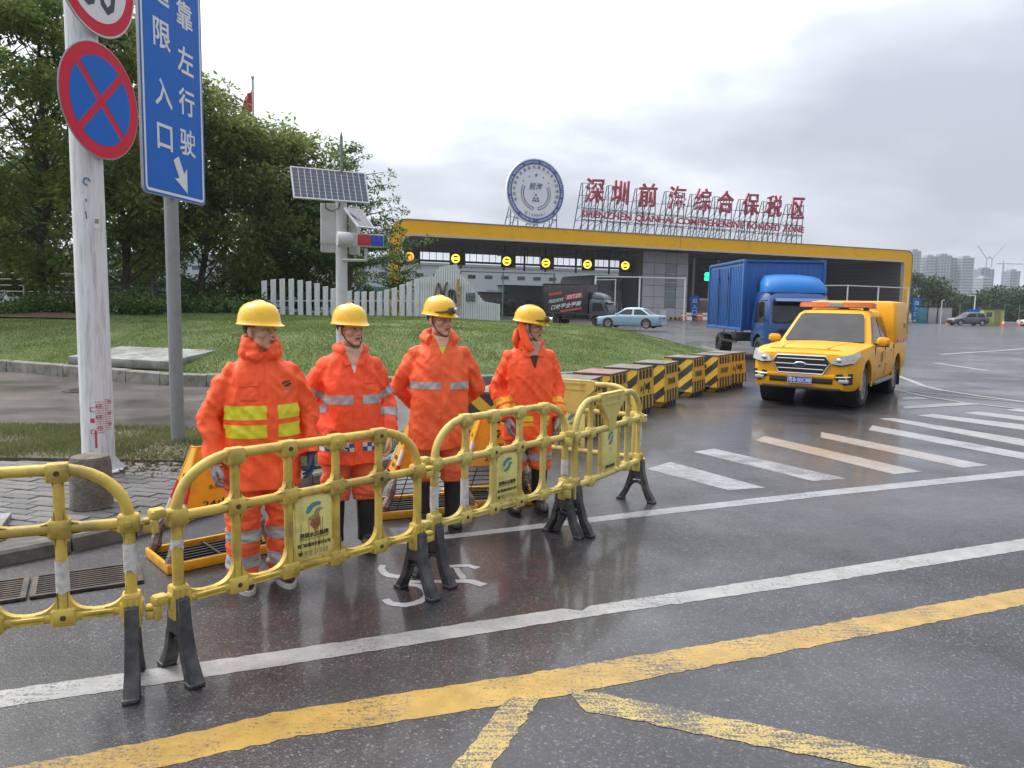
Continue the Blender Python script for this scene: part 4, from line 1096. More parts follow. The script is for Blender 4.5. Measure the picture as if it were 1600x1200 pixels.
# ------------------------------------------------------------------ steel railing behind the hedge, flag pole
M_rail = mat('railing_steel', (.30, .30, .30), .35, .6)
rl = empty('railing', (0, 0, 0), 0, 'steel railing with thin horizontal bars under the left trees', 'railing')
RY = 31.0; x0, x1 = X_(-60, RY), X_(300, RY)
for k in range(5):
    z = Zr(150, 429+k*9.5, RY); mb = MB(); mb.tube([(x0, RY, z), (x1, RY, z)], .028 if k == 0 else .018, 6); mb.build('bar', M_rail, rl)
for k in range(9):
    x = x0+(x1-x0)*(k+.5)/9; mb = MB(); mb.box(x-.03, RY-.04, .9, x+.03, RY+.04, Zr(150, 428, RY)); mb.build('post', M_rail, rl)
fx, fy = X_(401, 48), 48
fp = empty('flag_pole', (fx, fy, 0), 0, 'thin white flag pole with a red flag rising above the trees', 'flag pole')
mb = MB(); mb.tube([(0, 0, 0), (0, 0, Zr(401, 122, 48))], [.10, .07], 10); mb.ell((0, 0, Zr(401, 121, 48)), (.12, .12, .12), 8, 6); mb.build('shaft', M_pp, fp)
zt = Zr(401, 138, 48); V, F = [], []
for i in range(10):
    for j in range(13):
        s_, t_ = i/9, j/12; V.append((-.10-.72*s_*(.55+.45*t_), .14*math.sin(s_*9+t_*2)+.03, zt-1.35*t_-.55*s_-.08*math.sin(s_*5)))
for i in range(9):
    for j in range(12): a = i*13+j; F.append((a, a+1, a+14, a+13))
me = bpy.data.meshes.new('flag'); me.from_pydata(V, [], F); me.materials.append(mat('flag_red', (.48, .025, .03), .7)); me.polygons.foreach_set('use_smooth', [True]*len(F))
fo = link('flag', me, fp); so_ = fo.modifiers.new('s', 'SOLIDIFY'); so_.thickness = .006
for (a, b, r) in ((.22, .30, .09), (.36, .22, .03), (.40, .36, .03)):
    mb = MB(); mb.prism(star(-.10-a, zt-b-.25, r), .02, 'y', -.16); mb.build('star', mat('flag_yellow', (.65, .45, .03), .6), fp, smooth=False)

# ------------------------------------------------------------------ trees
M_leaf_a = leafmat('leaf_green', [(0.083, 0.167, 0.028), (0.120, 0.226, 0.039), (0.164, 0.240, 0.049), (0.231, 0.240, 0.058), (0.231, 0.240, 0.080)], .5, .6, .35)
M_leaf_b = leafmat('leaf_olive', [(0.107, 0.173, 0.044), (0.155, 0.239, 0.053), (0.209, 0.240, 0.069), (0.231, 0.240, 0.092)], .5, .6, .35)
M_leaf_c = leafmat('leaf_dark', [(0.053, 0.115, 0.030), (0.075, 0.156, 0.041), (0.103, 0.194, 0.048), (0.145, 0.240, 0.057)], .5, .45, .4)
M_hedge = leafmat('hedge_leaf', [(.045, .093, .020), (.069, .132, .028), (.101, .178, .041), (.162, .190, .061)], .5, .25, .8)
M_bark = mat('bark', (.085, .070, .055), .9, var=.3, scale=8, bump=.8, bscale=30, stretch=(3, 3, .6), bdist=.03)
def leaves(C, rad, per, size, m, droop=.25, flat=.7, name='crown', aspect=.42):
    """leaf faces scattered on twigs around clump centres; each leaf is a kinked blade of two faces"""
    C = np.asarray(C, float); n = len(C)*per
    c = np.repeat(C, per, 0); rr = np.repeat(np.asarray(rad, float), per)
    d = RNG.normal(0, 1, (n, 3)); d /= np.linalg.norm(d, axis=1)[:, None]
    q = RNG.uniform(.15, 1, n)**.5
    # gather the leaves on random twigs inside each clump
    P = c + d*(q*rr)[:, None]*np.array([1, 1, flat])
    P[:, 2] -= droop*rr*q**2*np.abs(d[:, 0]*.5+d[:, 1]*.5)
    out = d*np.array([1, 1, .3]) + RNG.normal(0, .55, (n, 3)); out[:, 2] -= .35
    out /= np.linalg.norm(out, axis=1)[:, None]
    up = RNG.normal(0, .55, (n, 3)) + np.array([0, 0, 1.0])
    side = np.cross(out, up); side /= (np.linalg.norm(side, axis=1)[:, None]+1e-9)
    s = size*RNG.uniform(.6, 1.35, n)
    L = out*s[:, None]; Wd = side*(s*aspect/2)[:, None]; nn = np.cross(side, out)*(s*.12)[:, None]
    V = np.stack([P, P+L*.5+Wd-nn, P+L, P+L*.5-Wd-nn], 1).reshape(-1, 3)
    i = np.arange(n)*4
    F = np.stack([np.stack([i, i+1, i+2], 1), np.stack([i, i+2, i+3], 1)], 1).reshape(-1, 3)
    return np_mesh(name, V, F, [m])
def limb(mb, a, b, r0, r1, rnd, k=4, wob=.08, n=7):
    a, b = Vector(a), Vector(b); L = (b-a).length; pts = []
    for i in range(k+1):
        p = a.lerp(b, i/k)
        if 0 < i < k: p += Vector((rnd.gauss(0, wob*L), rnd.gauss(0, wob*L), rnd.gauss(0, wob*L*.5)))
        pts.append(p)
    mb.tube(pts, [r0+(r1-r0)*i/k for i in range(k+1)], n); return pts
def tree(loc, H, crown_r, z0, nc, per, size, m, label, seed, group, cr=.85, tiers=0, trunk=.16, flat=.7, low=.0, squash=1.0, two=False):
    rnd = random.Random(seed)
    t = empty('tree', loc, rnd.uniform(0, 6), label, 'tree', group)
    C, Rd = [], []; br = MB()
    top = Vector((rnd.uniform(-.3, .3), rnd.uniform(-.3, .3), H*.93))
    tk = limb(br, (0, 0, -.2), top, trunk, trunk*.15, rnd, 6, .02, 9)
    if tiers:
        for k in range(tiers):
            f = k/(tiers-1); z = z0+(H-z0)*f; r = crown_r*(1-f)**.75*(1 if k else .85)+.25
            nb = max(4, int(9*(1-f))+3); a0 = rnd.uniform(0, 6)
            for i in range(nb):
                a = a0+2*PI*i/nb+rnd.uniform(-.3, .3); rr = r*rnd.uniform(.6, 1.12)
                e = Vector((math.cos(a)*rr, math.sin(a)*rr, z+rnd.uniform(-.05, .35)+rr*.10))
                s_ = Vector((top.x*z/H, top.y*z/H, z-.1))
                limb(br, s_, e, .035, .008, rnd, 3, .03, 5)
                for q in np.linspace(.3, 1, max(2, int(rr/.42))):
                    p = s_.lerp(e, float(q)); C.append(p+Vector((rnd.gauss(0, .12), rnd.gauss(0, .12), rnd.gauss(.02, .05)))); Rd.append(cr*rnd.uniform(.7, 1.1))
    else:
        for i in range(nc):
            u = rnd.random(); a = rnd.uniform(0, 2*PI); f = rnd.random()**.8
            z = z0+(H-z0)*f
            prof = math.sin(PI*min(1, (.18+low)+.80*f*.92))**.7
            rr = crown_r*prof*(.35+.65*math.sqrt(u))
            p = Vector((math.cos(a)*rr, math.sin(a)*rr*squash, z+rnd.uniform(-.2, .2)))
            C.append(p); Rd.append(cr*rnd.uniform(.55, 1.25))
            if i % 2 == 0 and rr > .3:
                zb = max(z0*.55, z-rr*.75); s_ = Vector((top.x*zb/H, top.y*zb/H, zb))
                limb(br, s_, p, trunk*.32*(1-f*.6), .012, rnd, 3, .05, 5)
    br.build('trunk', M_bark, t)
    o = link('crown', leaves(C, Rd, per, size, m, flat=flat), t)
    return t
g = 'trees standing behind the grass mound'
gz = lambda x, y: mh(x, y) if mh(x, y) > 0 else 0
for i, (u, Y, H, cr_, z0, nc, per, size, m, lb, kw) in enumerate([
    (-40, 25.5, 12.5, 4.2, 1.3, 98, 200, .24, M_leaf_a, 'tall dense tree cut by the left edge of the photo', {}),
    (75, 27.5, 14.0, 4.4, 2.2, 105, 195, .24, M_leaf_b, 'tallest tree, behind the round signs on the white pole', {}),
    (195, 29.5, 11.6, 3.4, 1.8, 82, 200, .23, M_leaf_a, 'leafy tree between the thick white pole and the blue sign', {}),
    (318, 31.5, 10.1, 3.2, 1.6, 82, 200, .23, M_leaf_b, 'olive green tree just right of the tall blue sign', {}),
    (415, 33.0, 8.9, 3.3, 1.5, 86, 200, .23, M_leaf_b, 'rounded olive tree in front of the flag pole', {}),
    (478, 34.5, 8.7, 2.6, 1.5, 60, 220, .22, M_leaf_a, 'smaller green tree behind the big solar panel', {}),
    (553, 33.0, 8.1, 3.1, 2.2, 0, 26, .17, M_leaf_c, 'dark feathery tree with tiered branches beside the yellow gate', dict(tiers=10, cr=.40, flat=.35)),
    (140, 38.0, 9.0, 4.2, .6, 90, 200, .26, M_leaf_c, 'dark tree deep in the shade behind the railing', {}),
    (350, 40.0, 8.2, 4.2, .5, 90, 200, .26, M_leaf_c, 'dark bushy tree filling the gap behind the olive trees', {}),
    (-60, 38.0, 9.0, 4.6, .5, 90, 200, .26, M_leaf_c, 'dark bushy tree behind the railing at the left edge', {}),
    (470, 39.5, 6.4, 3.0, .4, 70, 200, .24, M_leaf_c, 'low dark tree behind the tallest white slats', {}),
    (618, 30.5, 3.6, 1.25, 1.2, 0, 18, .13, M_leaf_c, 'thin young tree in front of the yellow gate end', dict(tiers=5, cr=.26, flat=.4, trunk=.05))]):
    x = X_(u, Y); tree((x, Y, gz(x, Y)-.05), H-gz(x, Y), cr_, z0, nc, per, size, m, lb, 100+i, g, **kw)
# hedges
def hedge(u0, u1, Y, v_top, label, seed, m=M_hedge, d=1.0):
    rnd = random.Random(seed); t = empty('hedge', (0, 0, 0), 0, label, 'hedge', 'clipped hedges below the trees')
    C, Rd = [], []; n = int((u1-u0)/3.2); st = MB()
    for k in range(n):
        u = u0+(u1-u0)*rnd.random(); x = X_(u, Y); y = Y+rnd.uniform(-d, d)*.6; zb = gz(x, y); zt_ = Zr(u, v_top+rnd.uniform(-4, 8), Y)
        C.append((x, y, zb+(zt_-zb)*rnd.uniform(.2, .92))); Rd.append(rnd.uniform(.25, .5))
        if k % 3 == 0: st.tube([(x, y, zb-.1), (x+rnd.gauss(0, .1), y, zb+(zt_-zb)*.8)], [.02, .008], 5)
    st.build('stem', M_bark, t)['kind'] = 'stuff'
    link('foliage', leaves(C, Rd, 150, .12, m, name='foliage', aspect=.5, flat=.8), t)
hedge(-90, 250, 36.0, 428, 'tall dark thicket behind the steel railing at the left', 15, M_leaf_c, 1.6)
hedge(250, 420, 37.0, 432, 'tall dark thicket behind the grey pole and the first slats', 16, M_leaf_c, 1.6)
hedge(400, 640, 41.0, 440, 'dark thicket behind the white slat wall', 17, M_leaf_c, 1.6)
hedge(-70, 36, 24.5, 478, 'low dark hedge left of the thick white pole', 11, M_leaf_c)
hedge(36, 128, 25.5, 466, 'green hedge beside the thick white pole', 12)
hedge(170, 268, 26.0, 462, 'green hedge between the thick white pole and the grey pole', 13)
hedge(278, 412, 27.5, 467, 'long low hedge running from the grey pole to the white slats', 14)
# bare brown soil under the trees
mbp = [(X_(u, Y), Y) for u, Y in ((-120, 22.8), (20, 22.6), (125, 22.9), (135, 24.2), (60, 25.2), (-120, 25.5))]
bm = bmesh.new(); bm.faces.new([bm.verts.new((x, y, 0)) for x, y in mbp])
bmesh.ops.subdivide_edges(bm, edges=bm.edges[:], cuts=6); bmesh.ops.triangulate(bm, faces=bm.faces[:])
for v in bm.verts: v.co.z = mh(v.co.x, v.co.y)+.05
me = bpy.data.meshes.new('bare_soil'); bm.to_mesh(me); bm.free(); me.materials.append(mat('brown_soil', (.10, .06, .035), .95, var=.4, scale=3, bump=.9, bscale=20, bdist=.05)); tag(link('bare_soil', me), kind='structure')
# ------------------------------------------------------------------ the four workers
def cloth(name, col, dirt, amt=.2, rough=.6, var=.07):
    m, t, b = nodes_of(name)
    c = tramp(t, tnoise(t, 5, 5, .6), [(.3, tuple(x*(1-var) for x in col)), (.7, tuple(min(1, x*(1+var)) for x in col))])
    f = tramp(t, tnoise(t, 4.5, 8, .7), [(.66-amt*.5, (0, 0, 0)), (.85-amt*.3, (.75, .75, .75))])
    c = tmix(t, f, c, dirt)
    t.links.new(c, b.inputs['Base Color']); b.inputs['Roughness'].default_value = rough
    b.inputs['Specular IOR Level'].default_value = .28
    r1 = tmath(t, 'ABSOLUTE', tmath(t, 'SUBTRACT', tnoise(t, 8, 2, .5, stretch=(1.2, 1.2, .5)), .5))
    r2 = tmath(t, 'ABSOLUTE', tmath(t, 'SUBTRACT', tnoise(t, 13, 2, .5, stretch=(.7, .7, 1.2)), .5))
    h = tmath(t, 'ADD', tmath(t, 'ADD', tmath(t, 'MULTIPLY', r1, 2.2), tmath(t, 'MULTIPLY', r2, 1.2)), tmath(t, 'MULTIPLY', tnoise(t, 500, 1), .04))
    tbump(t, b, h, .26, .02)
    return m
M_or1 = cloth('orange_jacket_red', (.93, .112, .032), (.75, .12, .05), .06)
M_or2 = cloth('orange_jacket_bright', (.94, .105, .036), (.90, .21, .03), .10)
M_or3 = cloth('orange_raincoat', (.90, .135, .045), (.64, .17, .08), .2)
M_tr1 = cloth('orange_trousers', (.88, .13, .045), (.52, .14, .07), .2)
M_tr3 = cloth('salmon_trousers', (.80, .16, .060), (.42, .16, .09), .3)
M_lime = mat('reflective_lime', (.66, .62, .02), .35, var=.08, scale=30, bump=.3, bscale=250)
M_amb = mat('reflective_amber', (.85, .40, .02), .4, var=.15, scale=30, bump=.3, bscale=250)
M_rgrey = mat('reflective_grey', (.40, .39, .40), .35, var=.12, scale=20, bump=.3, bscale=250, dirt=(.28, .25, .23), dirt_amt=.25)
M_boot = mat('rubber_boot', (.018, .017, .019), .38, var=.3, scale=8, dirt=(.07, .065, .06), dirt_amt=.2)
M_sole = mat('pale_sole', (.42, .40, .36), .6)
M_hat = mat('helmet_yellow', (.88, .50, .012), .30, var=.05, scale=6, dirt=(.50, .30, .03), dirt_amt=.10, dscale=14, coat=.4)
M_strap = mat('chin_strap', (.10, .045, .035), .7)
M_hair = mat('black_hair', (.016, .014, .013), .5, var=.4, scale=60, stretch=(1, 1, .3), bump=.4, bscale=150)
M_hairg = mat('grey_hair', (.13, .12, .115), .55, var=.5, scale=60, bump=.4, bscale=150)
M_eyew = mat('eye_white', (.34, .30, .27), .3); M_iris = mat('iris', (.012, .008, .006), .15)
M_lime2 = mat('lime_lining', (.48, .56, .03), .6, var=.15)
M_under = mat('white_shirt', (.62, .62, .60), .8); M_undd = mat('dark_shirt', (.05, .022, .022), .8)
M_glove = mat('grey_glove', (.36, .33, .36), .7, var=.25, scale=15, dirt=(.12, .10, .12), dirt_amt=.4, dscale=10, bump=.4, bscale=120)
M_gblue = mat('blue_glove', (.035, .055, .14), .6, var=.25, scale=15, bump=.4, bscale=120)
def skin(name, col):
    m, t, b = nodes_of(name)
    c = tramp(t, tnoise(t, 14, 5, .6), [(.3, tuple(x*.86 for x in col)), (.7, tuple(min(1, x*1.10) for x in col))])
    red = tramp(t, tnoise(t, 7, 3), [(.45, (0, 0, 0)), (.8, (.5, .5, .5))])
    t.links.new(tmix(t, red, c, (col[0]*1.05, col[1]*.72, col[2]*.66)), b.inputs['Base Color'])
    b.inputs['Roughness'].default_value = .48; b.inputs['Subsurface Weight'].default_value = .12
    b.inputs['Subsurface Radius'].default_value = (.012, .005, .003); b.inputs['Subsurface Scale'].default_value = .6
    tbump(t, b, tnoise(t, 220, 3), .2, .0015)
    return m
SKIN = [skin('skin_tan', (.60, .36, .25)), skin('skin_light', (.62, .385, .275)), skin('skin_ruddy', (.64, .37, .27)), skin('skin_brown', (.52, .32, .23))]
M_lip = mat('lips', (.33, .13, .105), .45)

def hand_shapes(mb, W, d, n, side, curl=.5, s=1.0):
    """palm, four unequal bent fingers and a thumb; d = down the fingers, n = out of the palm, side = towards the thumb"""
    W, d, n, side = Vector(W), Vector(d).normalized(), Vector(n).normalized(), Vector(side).normalized()
    side = (side - d*side.dot(d)).normalized(); n = (n - d*n.dot(d) - side*n.dot(side)).normalized()
    def pt(a, b, c): return W + d*a*s + side*b*s + n*c*s
    M = Matrix((side, n, d)).transposed()
    mb.ell(tuple(pt(.052, 0, 0)), (.042*s, .018*s, .056*s), 12, 8, M)
    mb.ell(tuple(pt(.03, .014, .006)), (.028*s, .018*s, .042*s), 10, 8, M)
    mb.tube([pt(-.06, 0, 0), pt(.02, 0, 0)], [.030*s, .029*s], 10, squash=.8)
    for k, (b, L, w) in enumerate(((.029, .070, .0093), (.0095, .079, .0096), (-.0105, .073, .0092), (-.029, .058, .0083))):
        base = pt(.085-.006*abs(k-1), b, 0); pts = [pt(.05, b*.8, 0), base]; ang = curl*(.55+.12*k); p = base; a = ang*.6
        for f in (.45, .32, .27):
            p = p + (d*math.cos(a) + n*math.sin(a) + side*(b*1.2))*L*f*s; pts.append(p); a += ang
        mb.tube(pts, [w*s*q for q in (1.1, 1.08, 1.0, .93, .72)], 8)
        mb.ell(tuple(pts[-1]), (w*.74*s,)*3, 8, 6); mb.ell(tuple(base - n*.004*s), (w*1.15*s,)*3, 8, 6)
    tb = pt(.022, .030, .008); t1 = pt(.055, .052, .020); t2 = pt(.083, .056, .030); t3 = pt(.104, .050, .038)
    mb.tube([pt(.01, .015, .004), tb, t1, t2, t3], [.012*s, .0145*s, .0115*s, .0105*s, .0075*s], 8)

def head_shapes(mb, H):
    """skull, face planes, nose, lips and ears in head space; z = 0 at the eyes, -y is where the face looks"""
    old = mb.M; mb.M = H
    E_ = mb.ell
    E_((0, .018, .035), (.074, .094, .082), 20, 14)
    E_((0, -.012, -.035), (.060, .070, .080), 20, 14)
    E_((0, -.030, -.062), (.047, .052, .054), 16, 10)
    E_((0, -.062, -.099), (.025, .022, .017), 12, 8)
    for s in (-1, 1):
        E_((s*.040, -.050, -.026), (.026, .028, .026), 12, 8)
        E_((s*.046, -.010, -.075), (.020, .038, .030), 10, 8)
        mb.tube([(s*.010, -.082, .018), (s*.030, -.081, .023), (s*.050, -.066, .014)], [.010, .0115, .009], 8)
        E_((s*.0135, -.086, -.036), (.0095, .010, .0085), 8, 6)
        E_((s*.032, -.072, -.008), (.017, .012, .008), 10, 6)
        E_((s*.076, .010, -.010), (.009, .019, .031), 10, 8); E_((s*.074, .003, -.034), (.008, .010, .012), 8, 6)
    mb.tube([(0, -.080, .012), (0, -.090, -.008), (0, -.101, -.028), (0, -.093, -.038)], [.0085, .0095, .0130, .0100], 10)
    E_((0, -.080, -.052), (.024, .012, .010), 10, 6)
    E_((0, -.083, -.0595), (.0225, .0085, .0048), 10, 6); E_((0, -.081, -.070), (.0195, .0095, .0058), 10, 6)
    mb.M = old

_ARR = {}
def arrays(me):
    """vertex, face-corner, face-centre and face-normal tables of an all-quad skin"""
    if me.name not in _ARR:
        nv, nf = len(me.vertices), len(me.polygons)
        co = np.empty(nv*3); me.vertices.foreach_get('co', co); co = co.reshape(-1, 3)
        q = np.empty(len(me.loops), np.int64); me.loops.foreach_get('vertex_index', q)
        ls = np.empty(nf, np.int64); me.polygons.foreach_get('loop_start', ls); lt = np.empty(nf, np.int64); me.polygons.foreach_get('loop_total', lt)
        ls = ls[lt == 4]; F = q[ls[:, None] + np.arange(4)[None]]
        _ARR[me.name] = (co, F, co[F].mean(1))
    return _ARR[me.name]
BOXES = (-9, 9, -9, 9, -9, 9)
def extract(me, mats, name, parent, pred, planes=(), push=.003, smooth=True, box=BOXES):
    """a patch of a garment lifted off its surface: cut clean along planes, keep faces where pred holds, push out"""
    co, F, C = arrays(me)
    idx = np.nonzero((C[:, 0] > box[0]) & (C[:, 0] < box[1]) & (C[:, 1] > box[2]) & (C[:, 1] < box[3]) & (C[:, 2] > box[4]) & (C[:, 2] < box[5]))[0]
    if not len(idx): return None
    a = co[F[idx]]; nr = np.cross(a[:, 2]-a[:, 0], a[:, 3]-a[:, 1]); nr /= np.linalg.norm(nr, axis=1)[:, None]+1e-12
    keep = [i for k, i in enumerate(idx) if pred(Vector(C[i]), Vector(nr[k]), .03)]
    if not keep: return None
    Fk = F[keep]; u, inv = np.unique(Fk, return_inverse=True); inv = inv.reshape(Fk.shape)
    m0 = bpy.data.meshes.new('tmp'); m0.from_pydata(co[u].tolist(), [], inv.tolist())
    bm = bmesh.new(); bm.from_mesh(m0); bpy.data.meshes.remove(m0)
    for pc, no in planes:
        bmesh.ops.bisect_plane(bm, geom=bm.verts[:]+bm.edges[:]+bm.faces[:], plane_co=pc, plane_no=no)
    bm.normal_update()
    bmesh.ops.delete(bm, geom=[f for f in bm.faces if not pred(f.calc_center_median(), f.normal, 0)], context='FACES')
    if not bm.faces: bm.free(); return None
    bm.normal_update()
    nv = [(v, v.normal.copy()) for v in bm.verts]
    for v, n in nv: v.co += n*push
    bmesh.ops.solidify(bm, geom=bm.faces[:], thickness=push*.8)
    m2 = bpy.data.meshes.new(name); bm.to_mesh(m2); bm.free(); m2.materials.append(mats)
    m2.polygons.foreach_set('use_smooth', [True]*len(m2.polygons)); m2.set_sharp_from_angle(angle=R(50))
    return link(name, m2, parent)
def wrinkle(me, amp, fz=4.0, fx=9.0, seed=0, fine=.0022, pinch=()):
    """cloth folds: creases that run down the cloth, slanting ones, and tight ones where it bunches"""
    off = Vector((seed*3.1, seed*1.7, seed*2.3)); me.update(); n = len(me.vertices)
    co = np.empty(n*3); no = np.empty(n*3); me.vertices.foreach_get('co', co); me.vertices.foreach_get('normal', no)
    co, no = co.reshape(-1, 3), no.reshape(-1, 3)
    k = np.ones(n)
    for (q, r, s) in pinch: k += s*np.exp(-(np.linalg.norm(co-np.array(q), axis=1)/r)**2)
    N3 = mnoise.noise; D_ = np.empty(n)
    for i in range(n):
        x, y, z = co[i]
        a = N3(Vector((x*fx, y*fx, z*fz))+off); b = N3(Vector((x*fx*1.3+z*8, y*fx*1.3, z*fz*1.5))+off*2)
        c = N3(Vector((x*fx*2.1-z*9, y*fx*2.1, z*fz*4.2))+off*3)
        D_[i] = ((.42-2.3*abs(a))*amp*.8 + (.42-2.2*abs(b))*amp*.7)*min(k[i], 1.7) + (.4-2*abs(c))*amp*.26*k[i]**1.2 + N3(Vector((x, y, z))*38+off)*fine
    D_ = np.clip(D_, -.022, .018)
    me.vertices.foreach_set('co', (co+no*D_[:, None]).ravel()); me.update()
def seg_d(p, a, b):
    a, b = Vector(a), Vector(b); t = max(0, min(1, (p-a).dot(b-a)/(b-a).length_squared)); return (p-(a+(b-a)*t)).length
TORSO = [(.61, .232, .168, .0), (.70, .234, .165, .0), (.82, .228, .158, 0), (.94, .220, .155, 0), (1.05, .217, .155, 0), (1.15, .220, .150, .005), (1.23, .215, .138, .01), (1.285, .195, .122, .012), (1.325, .165, .105, .012), (1.365, .115, .092, .008), (1.40, .082, .082, 0)]
def person(loc, rz, s, label, P):
    t = empty('person', loc, rz, label, 'person', 'workers in orange rainwear'); t.scale = (s, s, s)
    sd = P['seed']; E = 1.525
    w = P.get('wide', 1.0)
    SH = {-1: Vector((-.168*w, .015, 1.272)), 1: Vector((.168*w, .015, 1.272))}
    EL = {-1: Vector(P['elbow'][0]), 1: Vector(P['elbow'][1])}; WR = {-1: Vector(P['wrist'][0]), 1: Vector(P['wrist'][1])}
    hem = P.get('hem', .61)
    H = Matrix.Translation((0, -.025, E)) @ Matrix.Rotation(P['head'], 4, 'Z') @ Matrix.Rotation(P.get('nod', 0), 4, 'X')
    # --- body: one continuous skin
    b = MB(); head_shapes(b, H)
    b.tube([(0, .012, 1.28), (0, .004, 1.37), (0, -.006, 1.44)], [.068, .058, .056], 14)
    b.ell((0, .012, 1.12), (.165, .105, .22), 16, 10); b.ell((0, .0, .90), (.155, .105, .16), 16, 10)
    for q in (-1, 1):
        b.tube([SH[q]*.85+Vector((0, 0, .17)), SH[q], EL[q], WR[q]], [.05, .052, .043, .030], 10)
        b.tube([(q*.085, 0, .86), (q*.10, -.005, .47), (q*.105, .015, .09)], [.088, .058, .042], 10)
        b.ell((q*.108, -.05, .045), (.038, .10, .032), 10, 6)
        hd, hn, hs = P['hand'][0 if q < 0 else 1]
        hand_shapes(b, WR[q], hd, hn, hs, P.get('curl', .5))
    bme = remesh_union(b, .0042, 6, .5); bme.materials.append(SKIN[sd-1])
    link('body', bme, t)
    # --- face details and hair
    def part(nm, m, fn, parent=t, M=H, **k):
        mm = MB(); mm.M = M; fn(mm); return mm.build(nm, m, parent, **k)
    for q in (-1, 1):
        part('eye', M_eyew, lambda mm: mm.ell((q*.0315, -.0775, -.001), (.0135, .0068, .0046), 10, 6))
        part('iris', M_iris, lambda mm: mm.ell((q*.0315+.002, -.0822, -.0005), (.0074, .0046, .0060), 8, 6))
        part('eyelid', SKIN[sd-1], lambda mm: mm.tube([(q*.016, -.0815, .001), (q*.031, -.0868, .0062), (q*.047, -.0765, .001)], [.002, .0034, .002], 6))
        part('eyebrow', M_hair if sd != 4 else M_hairg, lambda mm: mm.tube([(q*.014, -.0905, .018), (q*.032, -.0905, .0245), (q*.050, -.0745, .018)], [.0045, .0056, .0026], 6, squash=.6))
    part('lips', M_lip, lambda mm: (mm.ell((0, -.0855, -.0600), (.0225, .0078, .0040), 10, 6), mm.ell((0, -.0845, -.0690), (.0185, .0082, .0048), 10, 6)))['kind'] = 'thing'
    part('mouth_line', M_strap, lambda mm: mm.tube([(-.024, -.0815, -.0655), (-.012, -.0905, -.0640), (0, -.0930, -.0645), (.012, -.0905, -.0640), (.024, -.0815, -.0655)], .0011, 5))
    for q in (-1, 1): part('nostril', M_strap, lambda mm: mm.ell((q*.0065, -.0965, -.0425), (.0036, .004, .0024), 8, 5))
    hb = remesh_patch = extract(bme, P.get('hair', M_hair), 'hair', t, lambda c, n, tol, Hi=H.inverted(): (lambda p: p.z > -.062+.0*tol and p.y > (-.020 if p.z > .012 else (.020 + (.028 if p.z < -.028 else 0))) - tol*.2 and p.z < .13 and c.z > 1.40 and not (abs(p.x) > .066 and p.z < .02 and p.y < .03))(Hi @ c), push=.007, box=(-9, 9, -9, 9, 1.38, 9))
    # --- helmet
    hm = MB(); hm.M = H @ Matrix.Rotation(R(P.get('hat_tilt', 3)), 4, 'X'); n = 36; rs = []
    def hr(a, b, z, vis=0, cy=.012):
        ring_ = []
        for i in range(n):
            q = 2*PI*i/n; cx_, sy_ = math.cos(q), math.sin(q); f = max(0, -sy_)**2.5
            ring_.append((a*cx_, cy+b*sy_-vis*f, z-(.006*f if vis else 0)))
        return ring_
    prof = [(.106, .126, .034, 0), (.118, .139, .028, .026), (.120, .141, .034, .027), (.112, .133, .042, .008), (.110, .131, .060, 0), (.106, .126, .090, 0), (.096, .114, .120, 0), (.078, .094, .143, 0), (.053, .064, .158, 0), (.024, .029, .164, 0), (.004, .005, .165, 0)]
    hm.rings([hr(a, c, z, v) for a, c, z, v in prof] + [])
    ho = hm.build('helmet', M_hat, t, angle=60)
    rg = MB(); rg.M = hm.M
    rg.tube([(0, .012-.132*math.cos(R(a))*1.0, .05+.117*math.sin(R(a))) for a in range(15, 166, 10)], .006, 6, squash=.8); rg.build('crest', M_hat, ho)
    if P.get('lamp'):
        lp = MB(); lp.M = hm.M; lp.cyl((.02, -.165, .075), .022, .05, 14, 'y', r2=.017); lp.build('head_torch', mat('lamp_chrome', (.6, .6, .6), .2, .8), ho)
        lp = MB(); lp.M = hm.M; lp.box(-.04, -.145, .05, .03, -.115, .095, .01); lp.tube([(-.03, -.13, .07), (-.075, -.1, .06), (-.09, -.05, .055)], .008, 6); lp.build('torch_clip', mat('torch_brown', (.10, .07, .03), .5), ho)
    if P.get('strap'):
        cs = MB(); cs.M = H
        cs.tube([(-.080, -.01, .03), (-.078, -.015, -.03), (-.060, -.035, -.075), (-.03, -.06, -.112), (0, -.072, -.122), (.03, -.06, -.112), (.060, -.035, -.075), (.078, -.015, -.03), (.080, -.01, .03)], .0045, 6)
        cs.build('chin_strap', M_strap, t)
    # --- jacket
    j = MB(); rsz = []
    for (z, a, c, cy) in TORSO:
        if z <= .62: z = hem
        rsz.append([(a*w*math.copysign(abs(math.cos(q))**.85, math.cos(q)), cy+c*P.get('deep', 1.0)*math.copysign(abs(math.sin(q))**.85, math.sin(q)), z) for q in [2*PI*i/40 for i in range(40)]])
    j.rings(rsz)
    for q in (-1, 1):
        u = (WR[q]-EL[q]).normalized(); cuff = WR[q] + u*.012
        j.ell(tuple(SH[q]), (.070, .074, .066), 14, 10)
        m_ = SH[q].lerp(EL[q], .5)+Vector((q*.006, .0, 0)); m2 = EL[q].lerp(WR[q], .5)
        j.tube([SH[q]+Vector((-q*.02, 0, .01)), SH[q].lerp(EL[q], .2), m_, EL[q], m2, cuff], [.064, .073, .071, .066, .062, .057*P.get('cuff', 1.0)], 16)
    col_ = P.get('collar', 'stand')
    def arcp(r, ry, z0, z1, a0, a1, k=12, cy=.0): return [(r*math.sin(R(a0+(a1-a0)*i/k)), cy+ry*math.cos(R(a0+(a1-a0)*i/k)), z0+(z1-z0)*abs(-1+2*i/k)) for i in range(k+1)]
